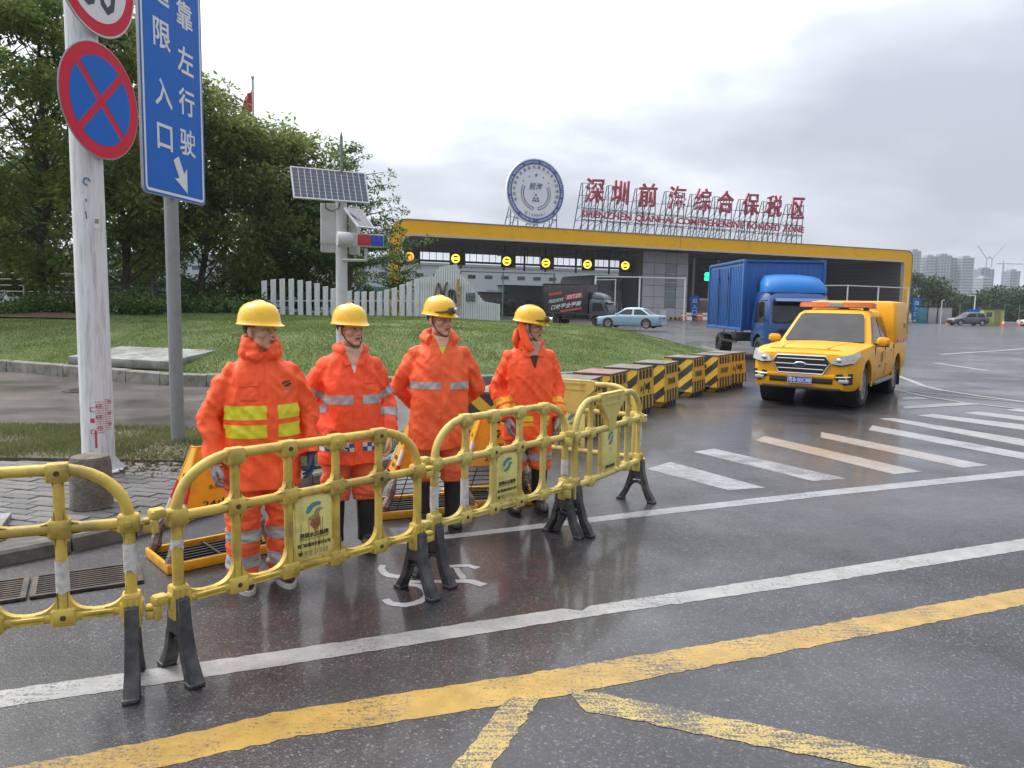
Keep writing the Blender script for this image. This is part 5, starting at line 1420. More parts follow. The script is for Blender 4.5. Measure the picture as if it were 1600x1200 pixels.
    if col_ == 'hood':        # bunched hood round the neck
        j.tube(arcp(.105, .105, 1.405, 1.375, -140, 140, cy=.015), .040, 10); j.tube(arcp(.098, .098, 1.455, 1.40, -125, 125, cy=.01), .026, 10)
        j.ell((0, .13, 1.38), (.11, .05, .06), 12, 8)
    elif col_ == 'high':      # hood fabric pulled up round cheek and neck
        j.tube(arcp(.098, .100, 1.40, 1.385, -165, 165, cy=.0), .034, 10); j.tube(arcp(.093, .096, 1.445, 1.425, -160, 160, cy=-.005), .027, 10)
        j.tube(arcp(.088, .094, 1.49, 1.455, -125, 125, cy=.005), .019, 8); j.ell((-.075, -.035, 1.43), (.034, .05, .055), 10, 8)
        j.ell((-.055, -.100, 1.375), (.06, .028, .03), 10, 8); j.ell((0, .12, 1.38), (.11, .05, .07), 12, 8)
    else:
        j.tube(arcp(.088, .092, 1.415, 1.375, -150, 150, cy=.005), .022, 10); j.tube(arcp(.092, .096, 1.44, 1.385, -135, 135, cy=.008), .012, 8)
    jm = remesh_union(j, .0072, 5, .5)
    wrinkle(jm, P.get('fold', .0125), 2.9, 7.5, sd, .0012, pinch=[(tuple(EL[-1]), .14, 1.3), (tuple(EL[1]), .14, 1.3), ((-.15, 0, 1.16), .12, .7), ((.15, 0, 1.16), .12, .7), ((0, 0, .80), .12, .3)])
    jm.materials.append(P['jacket']); jm.update(); link('jacket', jm, t)
    def armd(p, q): return min(seg_d(p, SH[q], EL[q]), seg_d(p, EL[q], WR[q]+(WR[q]-EL[q])*.2))
    def is_torso(p): return min(armd(p, -1), armd(p, 1)) > .090 or abs(p.x) < .12*w
    # stripes round the trunk
    for (z0, z1, m_) in P.get('bands', ()):
        extract(jm, m_, 'reflective_band', t, lambda c, n, tol: z0-tol <= c.z <= z1+tol and is_torso(c) and abs(n.z) < .85 and not (c.y < 0 and abs(c.x-.03) < .022-tol), [((0, 0, z0), (0, 0, 1)), ((0, 0, z1), (0, 0, 1)), ((.008, 0, 0), (1, 0, 0)), ((.052, 0, 0), (1, 0, 0))], box=(-9, 9, -9, 9, z0-.05, z1+.05))
    for (q, which, f0, f1, m_) in P.get('cuffs', ()):
        a, c_ = (SH[q], EL[q]) if which == 'upper' else (EL[q], WR[q]); u = (c_-a).normalized(); L = (c_-a).length
        extract(jm, m_, 'sleeve_band', t, lambda p, n, tol: f0*L-tol <= (p-a).dot(u) <= f1*L+tol and seg_d(p, a, c_) < .10 and abs(p.x) > .10*w and (p-(a+u*(p-a).dot(u))).length < .105 and (which != 'upper' or p.x*q > .19*w), [(tuple(a+u*f0*L), tuple(u)), (tuple(a+u*f1*L), tuple(u))], box=(-9, 9, -9, 9, min((a+u*f0*L).z, (a+u*f1*L).z)-.12, max((a+u*f0*L).z, (a+u*f1*L).z)+.12))
    # front placket, neckline, pocket flaps
    extract(jm, P['jacket'], 'placket', t, lambda c, n, tol: c.y < -.03 and abs(c.x-.03) < .030+tol and hem+.01 < c.z < P.get('plk', 1.34), [((.0, 0, 0), (1, 0, 0)), ((.06, 0, 0), (1, 0, 0))], push=.006, box=(-.05, .11, -9, 0, .5, 1.5))
    if 'vneck' in P:
        zv, mv, k = P['vneck']; VP = [((.01, 0, zv), (1, 0, -k)), ((.01, 0, zv), (1, 0, k))]; VP2 = [((.01, 0, zv), (1, 0, -k*.92)), ((.01, 0, zv), (1, 0, k*.92)), ((0, 0, P.get('vskin', 1.3)), (0, 0, 1))]
        extract(jm, mv, 'shirt_front', t, lambda c, n, tol: c.y < -.02 and c.z > zv and abs(c.x-.01) < (c.z-zv)*k+tol*.3 and c.z < 1.42, VP, push=.0065, box=(-.15, .15, -9, 0, 1.1, 1.5))
        if 'vskin' in P:
            extract(jm, SKIN[sd-1], 'bare_neck', t, lambda c, n, tol: c.y < -.02 and c.z > P['vskin'] and abs(c.x-.01) < (c.z-zv)*k*.92+tol*.3 and c.z < 1.43, VP2, push=.0085, box=(-.15, .15, -9, 0, 1.1, 1.5))
    if P.get('flaps'):
        for q in (-1, 1):
            extract(jm, P['jacket'], 'collar_flap', t, lambda c, n, tol: c.y < .02 and 1.285 < c.z < 1.42 and q*(c.x-.01) > (c.z-P['vneck'][0])*P['vneck'][2]-.004 and q*(c.x-.01) < (c.z-P['vneck'][0])*P['vneck'][2]+.055-(1.40-c.z)*.12 and abs(c.x) < .15, [((.01+q*-.004, 0, P['vneck'][0]), (1, 0, -q*P['vneck'][2])), ((.01+q*((1.40-P['vneck'][0])*P['vneck'][2]+.055), 0, 1.40), (1, 0, -q*(P['vneck'][2]+.12))), ((0, 0, 1.285), (0, 0, 1))], push=.012, box=(-.2, .2, -9, .05, 1.2, 1.5))
    for (x0, x1, z0, z1, nm) in P.get('pockets', ()):
        extract(jm, P['jacket'], nm, t, lambda c, n, tol: c.y < -.04 and x0-tol < c.x < x1+tol and z0-tol < c.z < z1+tol and is_torso(c), [((x0, 0, 0), (1, 0, 0)), ((x1, 0, 0), (1, 0, 0)), ((0, 0, z0), (0, 0, 1)), ((0, 0, z1), (0, 0, 1))], push=.007, box=(x0-.05, x1+.05, -9, 0, z0-.05, z1+.05))
    # --- trousers
    tr = MB(); boots = P.get('boots', True); zt = .36 if boots else .045
    tr.ell((0, .0, .84), (.17, .12, .17), 20, 10)
    for q in (-1, 1):
        lx = .105+P.get('stance', 0)
        if boots: tr.tube([(q*.085, 0, .86), (q*.095, -.005, .70), (q*lx, -.012, .50), (q*lx, -.006, .43), (q*(lx+.003), .0, zt)], [.118, .106, .094, .100, .088], 18)
        else: tr.tube([(q*.085, 0, .86), (q*.095, -.005, .70), (q*lx, -.012, .48), (q*lx, .0, .26), (q*(lx+.003), .005, .12), (q*(lx+.004), -.005, zt)], [.122, .112, .100, .096, .096, .090], 18)
    tm = remesh_union(tr, .0076, 5, .5); wrinkle(tm, .0085, 9.0, 6.0, sd+9, pinch=[((-.1, 0, .42), .16, .7), ((.1, 0, .42), .16, .7), ((-.1, 0, .12), .12, .8), ((.1, 0, .12), .12, .8)])
    tm.materials.append(P['trousers']); tm.update(); link('trousers', tm, t)
    for (z0, z1, m_) in P.get('leg_bands', ()):
        for q in (-1, 1):
            extract(tm, m_, 'leg_band', t, lambda c, n, tol: z0-tol <= c.z <= z1+tol and q*c.x > .004 and abs(n.z) < .9, [((0, 0, z0), (0, 0, 1)), ((0, 0, z1), (0, 0, 1))], box=(-9, 9, -9, 9, z0-.05, z1+.05))
    # --- boots or shoes
    for q in (-1, 1):
        lx = .108+P.get('stance', 0); bo = MB()
        if boots:
            bo.tube([(q*lx, .01, .43), (q*lx, .012, .30), (q*lx, .018, .14), (q*lx, .02, .06)], [.072, .068, .060, .062], 16)
            bo.ell((q*(lx+.008), -.065, .048), (.052, .125, .050), 14, 8)
            o = link('boot', remesh_union(bo, .007, 3), t); o.data.materials.append(M_boot)
            so2 = MB(); so2.prism([(q*(lx+.006)+.054*math.cos(a_)*(1 if math.sin(a_) < 0 else .85), -.05+.138*math.sin(a_)) for a_ in [2*PI*i/20 for i in range(20)]], .022, 'z', 0); so2.build('sole', M_boot, o)
        else:
            bo.ell((q*lx, -.05, .055), (.050, .14, .052), 14, 8); bo.ell((q*lx, .03, .07), (.045, .06, .06), 12, 8)
            o = link('shoe', remesh_union(bo, .007, 3), t); o.data.materials.append(M_boot)
            so2 = MB(); so2.prism([(q*lx+.056*math.cos(a_), -.045+.150*math.sin(a_)) for a_ in [2*PI*i/20 for i in range(20)]], .026, 'z', 0); so2.build('sole', M_sole, o)
    for q, m_ in P.get('gloves', ()):
        u = (WR[q]-EL[q]).normalized()
        extract(bme, m_, 'glove', t, lambda c, n, tol: (c-WR[q]).dot(u) > -.05 and (c-WR[q]).length < .25 and (c-EL[q]).length > .12 and q*c.x > 0 and c.z > .45 and (c-WR[q]).dot(u) > -.03, push=.0028, box=(-9, 9, -9, 9, .45, 1.0))
    return t, jm, bme
dn = (0, -.12, -1)
w1, jm1, b1 = person((-1.48, 4.42, 0), R(30), 1.0, 'broadest worker, with yellow green chest bands and striped orange trousers', dict(seed=1, wide=.96, deep=1.03, head=R(34), nod=R(-2), hat_tilt=3,
    elbow=[(-.285, .035, 1.02), (.285, .03, 1.02)], wrist=[(-.275, -.05, .775), (.275, -.06, .785)],
    hand=[(dn, (1, 0, 0), (0, -1, 0)), (dn, (-1, 0, 0), (0, -1, 0))], curl=.7, cuff=1.12, collar='high', jacket=M_or1, trousers=M_tr1, hem=.60,
    bands=[(1.015, 1.095, M_lime), (.91, .985, M_lime)], boots=False, stance=.01, leg_bands=[(.285, .355, M_rgrey), (.125, .20, M_rgrey)],
    pockets=[(-.135, -.045, 1.13, 1.20, 'pocket'), (-.145, -.035, 1.205, 1.235, 'pocket_flap')], gloves=[(-1, M_glove), (1, M_gblue)]))
w2, jm2, b2 = person((-1.09, 5.06, 0), R(20), .995, 'worker with grey chest band and a blue and white checked hem band', dict(seed=2, wide=.92, head=R(27), nod=R(-2), strap=True,
    elbow=[(-.275, .05, 1.04), (.262, .06, 1.03)], wrist=[(-.150, -.165, .835), (.245, -.09, .80)],
    hand=[((.45, -.25, -1), (.6, .9, 0), (.5, -.6, .3)), ((0, -.25, -1), (-1, 0, 0), (0, -1, 0))], curl=.75, jacket=M_or2, trousers=M_tr3, hem=.62,
    bands=[(1.03, 1.09, M_rgrey)], cuffs=[(-1, 'upper', .62, .82, M_rgrey), (1, 'upper', .62, .82, M_rgrey), (-1, 'fore', .30, .52, M_rgrey), (1, 'fore', .30, .52, M_rgrey)],
    vneck=(1.235, M_under, .40), vskin=1.285, flaps=True, pockets=[(.075, .16, 1.165, 1.185, 'pocket_flap')]))
w3, jm3, b3 = person((-.545, 5.62, 0), R(12), 1.035, 'worker with a head torch and his hands behind his back', dict(seed=3, wide=.95, head=R(33), nod=R(1), strap=True, lamp=True,
    elbow=[(-.285, .10, 1.02), (.285, .10, 1.02)], wrist=[(-.13, .215, .87), (.13, .215, .85)],
    hand=[((.7, .1, -.7), (0, 1, 0), (0, 0, -1)), ((-.7, .1, -.7), (0, 1, 0), (0, 0, -1))], curl=.8, collar='hood', jacket=M_or3, trousers=M_tr3, hem=.60,
    bands=[(1.035, 1.085, M_rgrey)], vneck=(1.275, M_lime2, .42), vskin=1.335, plk=1.28, fold=.012, stance=.0, leg_bands=[]))
w4, jm4, b4 = person((.135, 6.10, 0), R(14), 1.0, 'worker with turned head, grey hair and amber banded cuffs', dict(seed=4, wide=.93, head=R(62), nod=R(4), strap=True, lamp=True, hair=M_hairg,
    elbow=[(-.262, .03, 1.03), (.255, .03, 1.03)], wrist=[(-.205, -.13, .80), (.225, -.10, .795)],
    hand=[((.1, -.15, -1), (1, .3, 0), (.2, -1, 0)), (dn, (-1, 0, 0), (0, -1, 0))], curl=.55, collar='stand', jacket=M_or1, trousers=M_tr3, hem=.61,
    bands=[(.775, .815, M_lime), (.735, .760, M_amb)], cuffs=[(-1, 'fore', .42, .60, M_amb), (-1, 'fore', .68, .86, M_amb), (1, 'fore', .42, .60, M_amb), (1, 'fore', .68, .86, M_amb)],
    vneck=(1.19, M_undd, .34), vskin=1.295, flaps=True, gloves=[(-1, M_glove), (1, M_glove)], leg_bands=[(.44, .50, M_rgrey)], plk=1.20))
# checked band round the second worker's hem
for row in range(2):
    for k in range(16):
        if (k+row) % 2: continue
M_blue2 = mat('checked_blue', (.03, .06, .20), .4)
extract(jm2, M_under, 'checked_band', w2, lambda c, n, tol: .715-tol <= c.z <= .775+tol and c.y < .06 and abs(n.z) < .9 and abs(c.x) < .24, [((0, 0, .715), (0, 0, 1)), ((0, 0, .775), (0, 0, 1))], push=.003, box=(-.3, .3, -9, .1, .68, .82))
pl_ = [((0, 0, .717), (0, 0, 1)), ((0, 0, .745), (0, 0, 1)), ((0, 0, .773), (0, 0, 1))] + [((-.24+.03*k, 0, 0), (1, 0, 0)) for k in range(17)]
ck = extract(jm2, M_blue2, 'check_square', w2, lambda c, n, tol: .717-tol <= c.z <= .773+tol and c.y < .06 and abs(n.z) < .9 and abs(c.x) < .24 and (tol > 0 or (int((c.x+.24)/.03) + (c.z > .745)) % 2 == 0), pl_, push=.0045, box=(-.3, .3, -9, .1, .68, .82))
if ck: ck['kind'] = 'stuff'
# emblem on the first worker's chest, flap of the fourth worker's hood against his cheek
ok = extract(jm1, M_ink, 'chest_emblem', w1, lambda c, n, tol: c.y < -.05 and ((c.x-.125)/.030)**2+((c.z-1.215)/.017)**2 < 1+tol*10 and (tol > 0 or abs((c.x-.125)*.4-(c.z-1.215)) > .005), push=.003, box=(.05, .2, -9, 0, 1.15, 1.28))
for (x, z, wd) in ((.125, 1.188, .05), (.13, 1.165, .06)):
    o_ = extract(jm1, mat('emblem_faded', (.55, .22, .08), .6), 'chest_print', w1, lambda c, n, tol: c.y < -.05 and abs(c.x-x) < wd/2+tol and abs(c.z-z) < .004+tol, [((x-wd/2, 0, 0), (1, 0, 0)), ((x+wd/2, 0, 0), (1, 0, 0)), ((0, 0, z-.004), (0, 0, 1)), ((0, 0, z+.004), (0, 0, 1))], push=.003, box=(.05, .22, -9, 0, 1.1, 1.25))
H4 = Matrix.Translation((0, -.025, 1.525)) @ Matrix.Rotation(R(62), 4, 'Z')
mb = MB(); mb.M = H4
rs_ = []
for (x, y, z, hw, tk) in ((-.072, .062, .045, .022, .006), (-.082, .056, .0, .030, .007), (-.090, .042, -.05, .036, .008), (-.100, .022, -.10, .036, .010), (-.106, -.008, -.155, .034, .011), (-.095, -.040, -.20, .032, .012)):
    rs_.append([(x-tk*.3, y-hw, z+.012), (x-tk, y-hw*.4, z), (x-tk*1.1, y+hw*.4, z-.004), (x-tk*.4, y+hw, z-.010), (x+tk*.5, y+hw*.9, z-.01), (x+tk*.3, y, z), (x+tk*.5, y-hw*.9, z+.012)])
mb.rings(rs_)
mb.ell((-.01, .105, -.10), (.095, .035, .085), 16, 10)
subsurf_ = mb.build('hood_flap', M_or1, w4, angle=80); q_ = subsurf_.modifiers.new('s', 'SUBSURF'); q_.levels = q_.render_levels = 2
mb = MB(); mb.M = Matrix.Identity(4); mb.ell((-.10, -.135, 1.345), (.008, .006, .008), 8, 6); mb.build('snap_button', M_strap, w4)
# ------------------------------------------------------------------ vehicles
M_tyre = mat('tyre', (.022, .021, .021), .75, var=.3, scale=10, dirt=(.09, .08, .07), dirt_amt=.3, dscale=5)
M_rim = mat('alloy', (.42, .42, .43), .3, .8); M_rimd = mat('dark_rim', (.06, .06, .065), .5, .4)
M_chrome = mat('chrome', (.62, .62, .63), .12, 1.0, var=.05); M_blk = mat('black_plastic', (.018, .018, .019), .5, var=.2)
M_vglass = mat('vehicle_glass', (.020, .021, .024), .10, var=.5, scale=2.5, spec=.38); M_lampg = glass('headlamp_glass', (.42, .43, .44), .05)
M_pickup = mat('pickup_yellow', (.76, .36, .010), .42, var=.03, scale=1.5, coat=.08, spec=.28, dirt=(.45, .27, .06), dirt_amt=.10, dscale=2.5)
M_tail = mat('tail_lamp', (.42, .02, .02), .25); M_plateb = mat('plate_blue', (.02, .07, .36), .4); M_under_ = mat('underbody', (.015, .015, .015), .8)
def wheel(parent, x, y, r, w, out, rim=M_rim, spokes=6):
    """tyre, rim, spokes and hub; out = +1 or -1 along x, the side that shows"""
    o = empty('wheel', (x, y, r)); o.parent = parent
    ty = MB(); ty.lathe([(r*.66, -w/2), (r*.90, -w/2), (r*.975, -w*.42), (r, -w*.30), (r, w*.30), (r*.975, w*.42), (r*.90, w/2), (r*.66, w/2), (r*.64, 0)], 36, 'x', close=True)
    for k in range(28):
        a = 2*PI*k/28; ty.M = Matrix.Rotation(a, 4, 'X'); ty.box(-w*.30, -.012, r*.985, w*.30, .012, r*1.006)
    ty.M = Matrix.Identity(4); ty.build('tyre', M_tyre, o)
    f = out*w*.40; rm = MB(); rm.lathe([(r*.665, -w*.45), (r*.665, w*.45), (r*.60, w*.42), (r*.58, -w*.42)], 32, 'x', close=True)
    rm.lathe([(.001, f*.45), (r*.60, f*.45), (r*.60, f*.35), (.001, f*.35)], 24, 'x')
    ro = rm.build('rim', rim, o)
    sp_ = MB().rings([[(f*.55, -r*.085, r*.08), (f*.55, r*.085, r*.08), (f*.95, r*.07, r*.08), (f*.95, -r*.07, r*.08)], [(f*.75, -r*.055, r*.62), (f*.75, r*.055, r*.62), (f*1.03, r*.04, r*.62), (f*1.03, -r*.04, r*.62)]]).mesh('spoke', rim)
    for k in range(spokes): link('spoke', sp_, o, rot=(2*PI*k/spokes, 0, 0))
    hb = MB(); hb.lathe([(.001, f*.5), (r*.16, f*.5), (r*.14, f*1.05), (.001, f*1.07)], 16, 'x'); hb.build('hub', rim, o)
    return o
def quad_glass(mb, q, inset=(.08, .08), off=.006, th=.006, n=6, bulge=0.0):
    """pane inside a quad (p00 bottom-left, p10, p11, p01), set proud of it along its normal"""
    a, b, c, d = [Vector(p) for p in q]; nrm = (b-a).cross(d-a).normalized()
    def P(u, v): return a.lerp(b, u).lerp(d.lerp(c, u), v)
    u0, v0 = inset[0], inset[1]; u1, v1 = 1-u0, 1-v0; r = min(.06, u0 if u0 else .06)
    pts = [(u0, v0+.05), (u0+.03, v0), (u1-.03, v0), (u1, v0+.05), (u1, v1-.06), (u1-.04, v1), (u0+.04, v1), (u0, v1-.06)]
    ring0 = [tuple(P(u, v)+nrm*(off-th)) for u, v in pts]; ring1 = [tuple(P(u, v)+nrm*off) for u, v in pts]
    mb.rings([ring0, ring1]); return mb
def body_loft(mb, st, k=1):
    """st: stations (y, [(x, z) half section from bottom centre to top centre]) mirrored into closed rings"""
    rs = []
    for y, h in st:
        rs.append([(x, y, z) for x, z in h] + [(-x, y, z) for x, z in h[::-1] if x > 1e-6])
    mb.rings(rs); return mb
def sec(zb, w, zl, zt, tx, crown, wb=None, zm=None):
    """half section of a car body"""
    wb = wb or w-.06; zm = zm or (zl+zt)/2
    return [(0, zb), (wb*.7, zb), (wb, zb), (w, zb+.10), (w+.012, zl), (w+.004, zm), (w-.012, zt-.06), (w-.035, zt-.015), (tx, zt+.012), (tx*.55, zt+crown*.8), (0, zt+crown)]
def subsurf(o, l=1):
    s_ = o.modifiers.new('s', 'SUBSURF'); s_.levels = s_.render_levels = l; return o
def cab_loft(mb, y0b, y0t, y1b, y1t, wb, wt, zb, zt, roof=.05):
    lv = []
    for f in (0, .35, .7, .9, .97, 1.0):
        g = f if f < .9 else f
        y0 = y0b+(y0t-y0b)*f; y1 = y1b+(y1t-y1b)*f; w = wb+(wt-wb)*f; z = zb+(zt-zb)*f
        if f > .92: s = .05*(f-.9)/.1; y0 += s; y1 -= s; w -= s*.8
        c = .10 if f < .95 else .13
        lv.append([(-w, y0+c*.9, z), (-w+c, y0+.03, z), (-w*.45, y0, z), (0, y0-.02, z), (w*.45, y0, z), (w-c, y0+.03, z), (w, y0+c*.9, z), (w, (y0+y1)/2, z), (w, y1-c, z), (w-c, y1, z), (0, y1+.01, z), (-w+c, y1, z), (-w, y1-c, z), (-w, (y0+y1)/2, z)])
    lv.append([(x*.6, (y0+y1)/2+(y-(y0+y1)/2)*.6, zt+roof*.8) for x, y, _ in lv[-1]]); mb.rings(lv); return mb

# --- the yellow service pickup: forward is -y, origin on the ground midway between the axles
PK = (6.08, 15.02, 0); PRZ = -R(36)
PK = (6.38, 14.95, 0)
pk_ = empty('pickup_truck', PK, PRZ, 'yellow double cab service pickup with an orange light bar on its roof', 'pickup'); pk_.scale = (.945, .95, .955)
wbase, track, rw = 3.10, 1.56, .385; yf, yr = -wbase/2, wbase/2
bd = MB(); S_ = lambda y, *a, **k: (y, sec(*a, **k))
body_loft(bd, [S_(-2.47, .42, .60, .62, .88, .50, .02, wb=.5), S_(-2.44, .36, .78, .62, .97, .66, .03, wb=.70), S_(-2.34, .34, .875, .64, 1.02, .74, .035), S_(-2.15, .34, .925, .66, 1.06, .78, .04), S_(-1.85, .36, .945, .70, 1.085, .79, .045),
    S_(-1.3, .38, .945, .72, 1.11, .80, .045), S_(-.98, .40, .94, .74, 1.13, .80, .04), S_(-.85, .40, .938, .74, 1.135, .80, .02), S_(.2, .40, .935, .74, 1.13, .80, .01), S_(1.2, .42, .935, .74, 1.13, .80, .01), S_(2.2, .45, .930, .74, 1.13, .80, .01), S_(2.62, .48, .925, .74, 1.13, .80, .01), S_(2.66, .52, .90, .74, 1.11, .78, .0)])
bme_ = bd.mesh('body', M_pickup, True, 30)
cuts = []
for y in (yf, yr):
    for s in (-1, 1):
        c = MB(); c.cyl((s*.62, y, rw+.03), .475, s*.5, 32, 'x'); cuts.append(c.mesh('cut', M_blk))
bme_ = boolean_cut(bme_, cuts); bme_.materials.clear(); bme_.materials.append(M_pickup); bo_ = link('body', bme_, pk_)
for y in (yf, yr):
    for s in (-1, 1):
        a = MB(); pts = [(s*(.935), y+.475*math.cos(R(q)), rw+.03+.475*math.sin(R(q))) for q in range(-8, 189, 14)]; a.tube(pts, .022, 6); a.build('wheel_arch', M_pickup, pk_)
        wl_ = MB(); wl_.lathe([(.47, 0), (.47, .42), (.02, .42), (.02, .44), (.49, .44), (.49, 0)], 24, 'x', c=(0, 0, 0), close=True); wl_.build('arch_liner', M_under_, pk_, loc=(s*.88, y, rw+.03), rot=(0, 0, 0 if s < 0 else PI))
ub = MB(); ub.box(-.62, -2.1, .30, .62, 2.5, .44); ub.build('underbody', M_under_, pk_)
for i, (x, y) in enumerate(((-track/2, yf), (track/2, yf), (-track/2, yr), (track/2, yr))): wheel(pk_, x*1.02, y, rw, .215, 1 if x > 0 else -1)
cb = MB(); cab_loft(cb, -1.02, -.28, 1.12, 1.05, .865, .665, 1.12, 1.76); co_ = cb.build('cab', M_pickup, pk_, angle=45)
# panes
def cabpt(s, f, y): return (s*(.865+(.665-.865)*f), y, 1.12+.64*f)
g_ = MB(); fz = lambda f: (-1.02+.74*f-.012, 1.12+.64*f); w_ = lambda f: .865-.2*f
y0, z0 = fz(.05); y1, z1 = fz(.90); quad_glass(g_, [(-w_(.05)+.10, y0, z0), (w_(.05)-.10, y0, z0), (w_(.9)-.09, y1, z1), (-w_(.9)+.09, y1, z1)], (0, 0), .016, .02); g_.build('windscreen', M_vglass, pk_)
wp_ = MB()
for x0 in (-.5, .12): wp_.tube([(x0, y0-.02, z0+.01), (x0+.55, y0+.075, z0+.05)], .009, 5)
wp_.build('wiper', M_blk, pk_)['kind'] = 'stuff'
for s in (-1, 1):
    for nm, (ya, yb, yc, yd) in (('front_window', (-.72, .06, .06, -.24)), ('rear_window', (.16, .86, .78, .16))):
        g_ = MB(); q = [cabpt(s, .06, ya), cabpt(s, .06, yb), cabpt(s, .84, yc), cabpt(s, .84, yd)]
        if s < 0: q = [q[1], q[0], q[3], q[2]]
        quad_glass(g_, q, (.02, .02), .010, .02); g_.build(nm, M_vglass, pk_)
    for yh in (-.05, .86):
        h = MB(); h.box(s*.94, yh-.10, .955, s*.972, yh+.10, .985, .008); h.build('door_handle', M_pickup, pk_)
    for ya in (-.86, .13, 1.08):
        dl = MB(); dl.box(s*.930, ya-.006, .50, s*.9445, ya+.006, 1.08); dl.build('door_gap', M_blk, pk_)
    m_ = MB(); m_.box(s*.92, -.78, 1.10, s*1.16, -.64, 1.27, .05); mo = m_.build('mirror', M_pickup, pk_)
    m_ = MB(); m_.box(s*.93, -.77, 1.085, s*1.15, -.65, 1.105, .01); m_.box(s*.86, -.74, 1.10, s*.93, -.68, 1.15, .01); m_.build('mirror_base', M_blk, mo)
    st_ = MB(); st_.box(s*.80, -.95, .37, s*1.0, .98, .43, .02); st_.build('side_step', mat('step_grey', (.20, .20, .20), .5, .3), pk_)
    ml = MB(); ml.box(s*.66, yr+.50, .14, s*.93, yr+.515, .56); ml.build('mud_flap', M_blk, pk_)
# nose: grille, lamps, bumper openings, plate
NY = -2.478
gr = MB(); gr.prism([(-.42, .93), (-.49, .83), (-.38, .64), (.38, .64), (.49, .83), (.42, .93)], .05, 'y', NY-.03); go = gr.build('grille', M_blk, pk_)
def frame_tube(mb, pts, r, y): mb.tube([(x, y, z) for x, z in pts], r, 8, closed=True)
cf = MB(); frame_tube(cf, [(-.43, .945), (-.51, .83), (-.39, .625), (.39, .625), (.51, .83), (.43, .945)], .015, NY-.025); cf.build('chrome_frame', M_chrome, go)
for z, hw in ((.885, .42), (.79, .46), (.705, .41)):
    b_ = MB(); b_.box(-hw, NY-.055, z-.011, hw, NY-.03, z+.011, .006); b_.build('chrome_bar', M_chrome, go)
bg = MB(); bg.M = Matrix.Translation((0, NY-.058, .79)); bg.ell((0, 0, 0), (.115, .018, .05), 20, 8); bg.M = Matrix.Identity(4); bg.build('badge', M_chrome, go)
bg = MB(); bg.M = Matrix.Translation((0, NY-.070, .79)); bg.ell((0, 0, 0), (.095, .010, .038), 20, 8); bg.M = Matrix.Identity(4); bg.build('badge_field', mat('badge_blue', (.04, .05, .09), .3), go)
for s in (-1, 1):
    hl = MB(); q = [(s*.515, NY+.0, .82), (s*.56, NY+.01, .925), (s*.79, NY+.07, .985), (s*.925, NY+.33, 1.03), (s*.935, NY+.30, .95), (s*.875, NY+.09, .845), (s*.68, NY+.0, .80)]
    n_ = Vector((s*.35, -.9, .1)).normalized()
    hl.rings([[tuple(Vector(p)+n_*.0+Vector((0, .05, 0))) for p in q], [tuple(Vector(p)+n_*.055) for p in q]]); ho_ = hl.build('headlight', M_lampg, pk_, angle=20)
    l_ = MB(); l_.M = Matrix.Translation((s*.66, NY-.038, .885)); l_.ell((0, 0, 0), (.055, .03, .045), 14, 8); l_.M = Matrix.Identity(4); l_.build('lens', M_chrome, ho_)
    l_ = MB(); l_.tube([(s*.54, NY-.02, .825), (s*.68, NY-.025, .795), (s*.88, NY+.06, .842)], .014, 6); l_.build('lamp_brow', M_blk, ho_)
    fg = MB(); q = [(s*.58, NY+.015, .56), (s*.62, NY+.015, .64), (s*.875, NY+.10, .66), (s*.875, NY+.105, .47), (s*.76, NY+.045, .445)]
    fg.rings([[(x, y+.05, z) for x, y, z in q], [(x*1.0, y-.022, z) for x, y, z in q]]); fo_ = fg.build('fog_recess', M_blk, pk_, angle=20)
    l_ = MB(); l_.box(s*.66, NY-.03, .49, s*.83, NY+.10, .55, .015); l_.build('fog_lamp', M_lampg, fo_)
    l_ = MB(); l_.tube([(s*.60, NY-.012, .585), (s*.85, NY+.055, .60)], .012, 6); l_.build('fog_trim', M_chrome, fo_)
lo = MB(); lo.box(-.56, NY-.012, .455, .56, NY+.06, .545, .01); lo.build('lower_grille', M_blk, pk_)
lp_ = MB(); lp_.box(-.70, NY-.01, .335, .70, NY+.2, .385, .02); lp_.build('skid_lip', M_blk, pk_)
bp = MB(); bp.box(-.62, NY-.035, .55, .62, NY+.05, .625, .025); bp.build('bumper_bar', M_pickup, pk_)
pb = MB(); pb.box(-.22, NY-.05, .44, .22, NY-.038, .58, .004); po = pb.build('number_plate', M_plateb, pk_)
text('粤B·00C8B', .1, M_swhite, po, (0, NY-.0515, .51), fit=(.40, .095), extrude=.0008, bold=.0004)
rframe(-.213, .447, .213, .573, .01, .006, NY-.0525, 'plate_rim', M_swhite, po)
bl_ = MB(); bl_.tube([(-.62, -2.30, 1.062), (0, -2.36, 1.075), (.62, -2.30, 1.062)], .010, 6); bl_.build('bonnet_edge', M_pickup, pk_)
for s in (-1, 1):
    c_ = MB(); c_.tube([(s*.40, -2.3, 1.080), (s*.47, -1.7, 1.124), (s*.52, -1.05, 1.148)], .014, 6); c_.build('bonnet_crease', M_pickup, pk_)
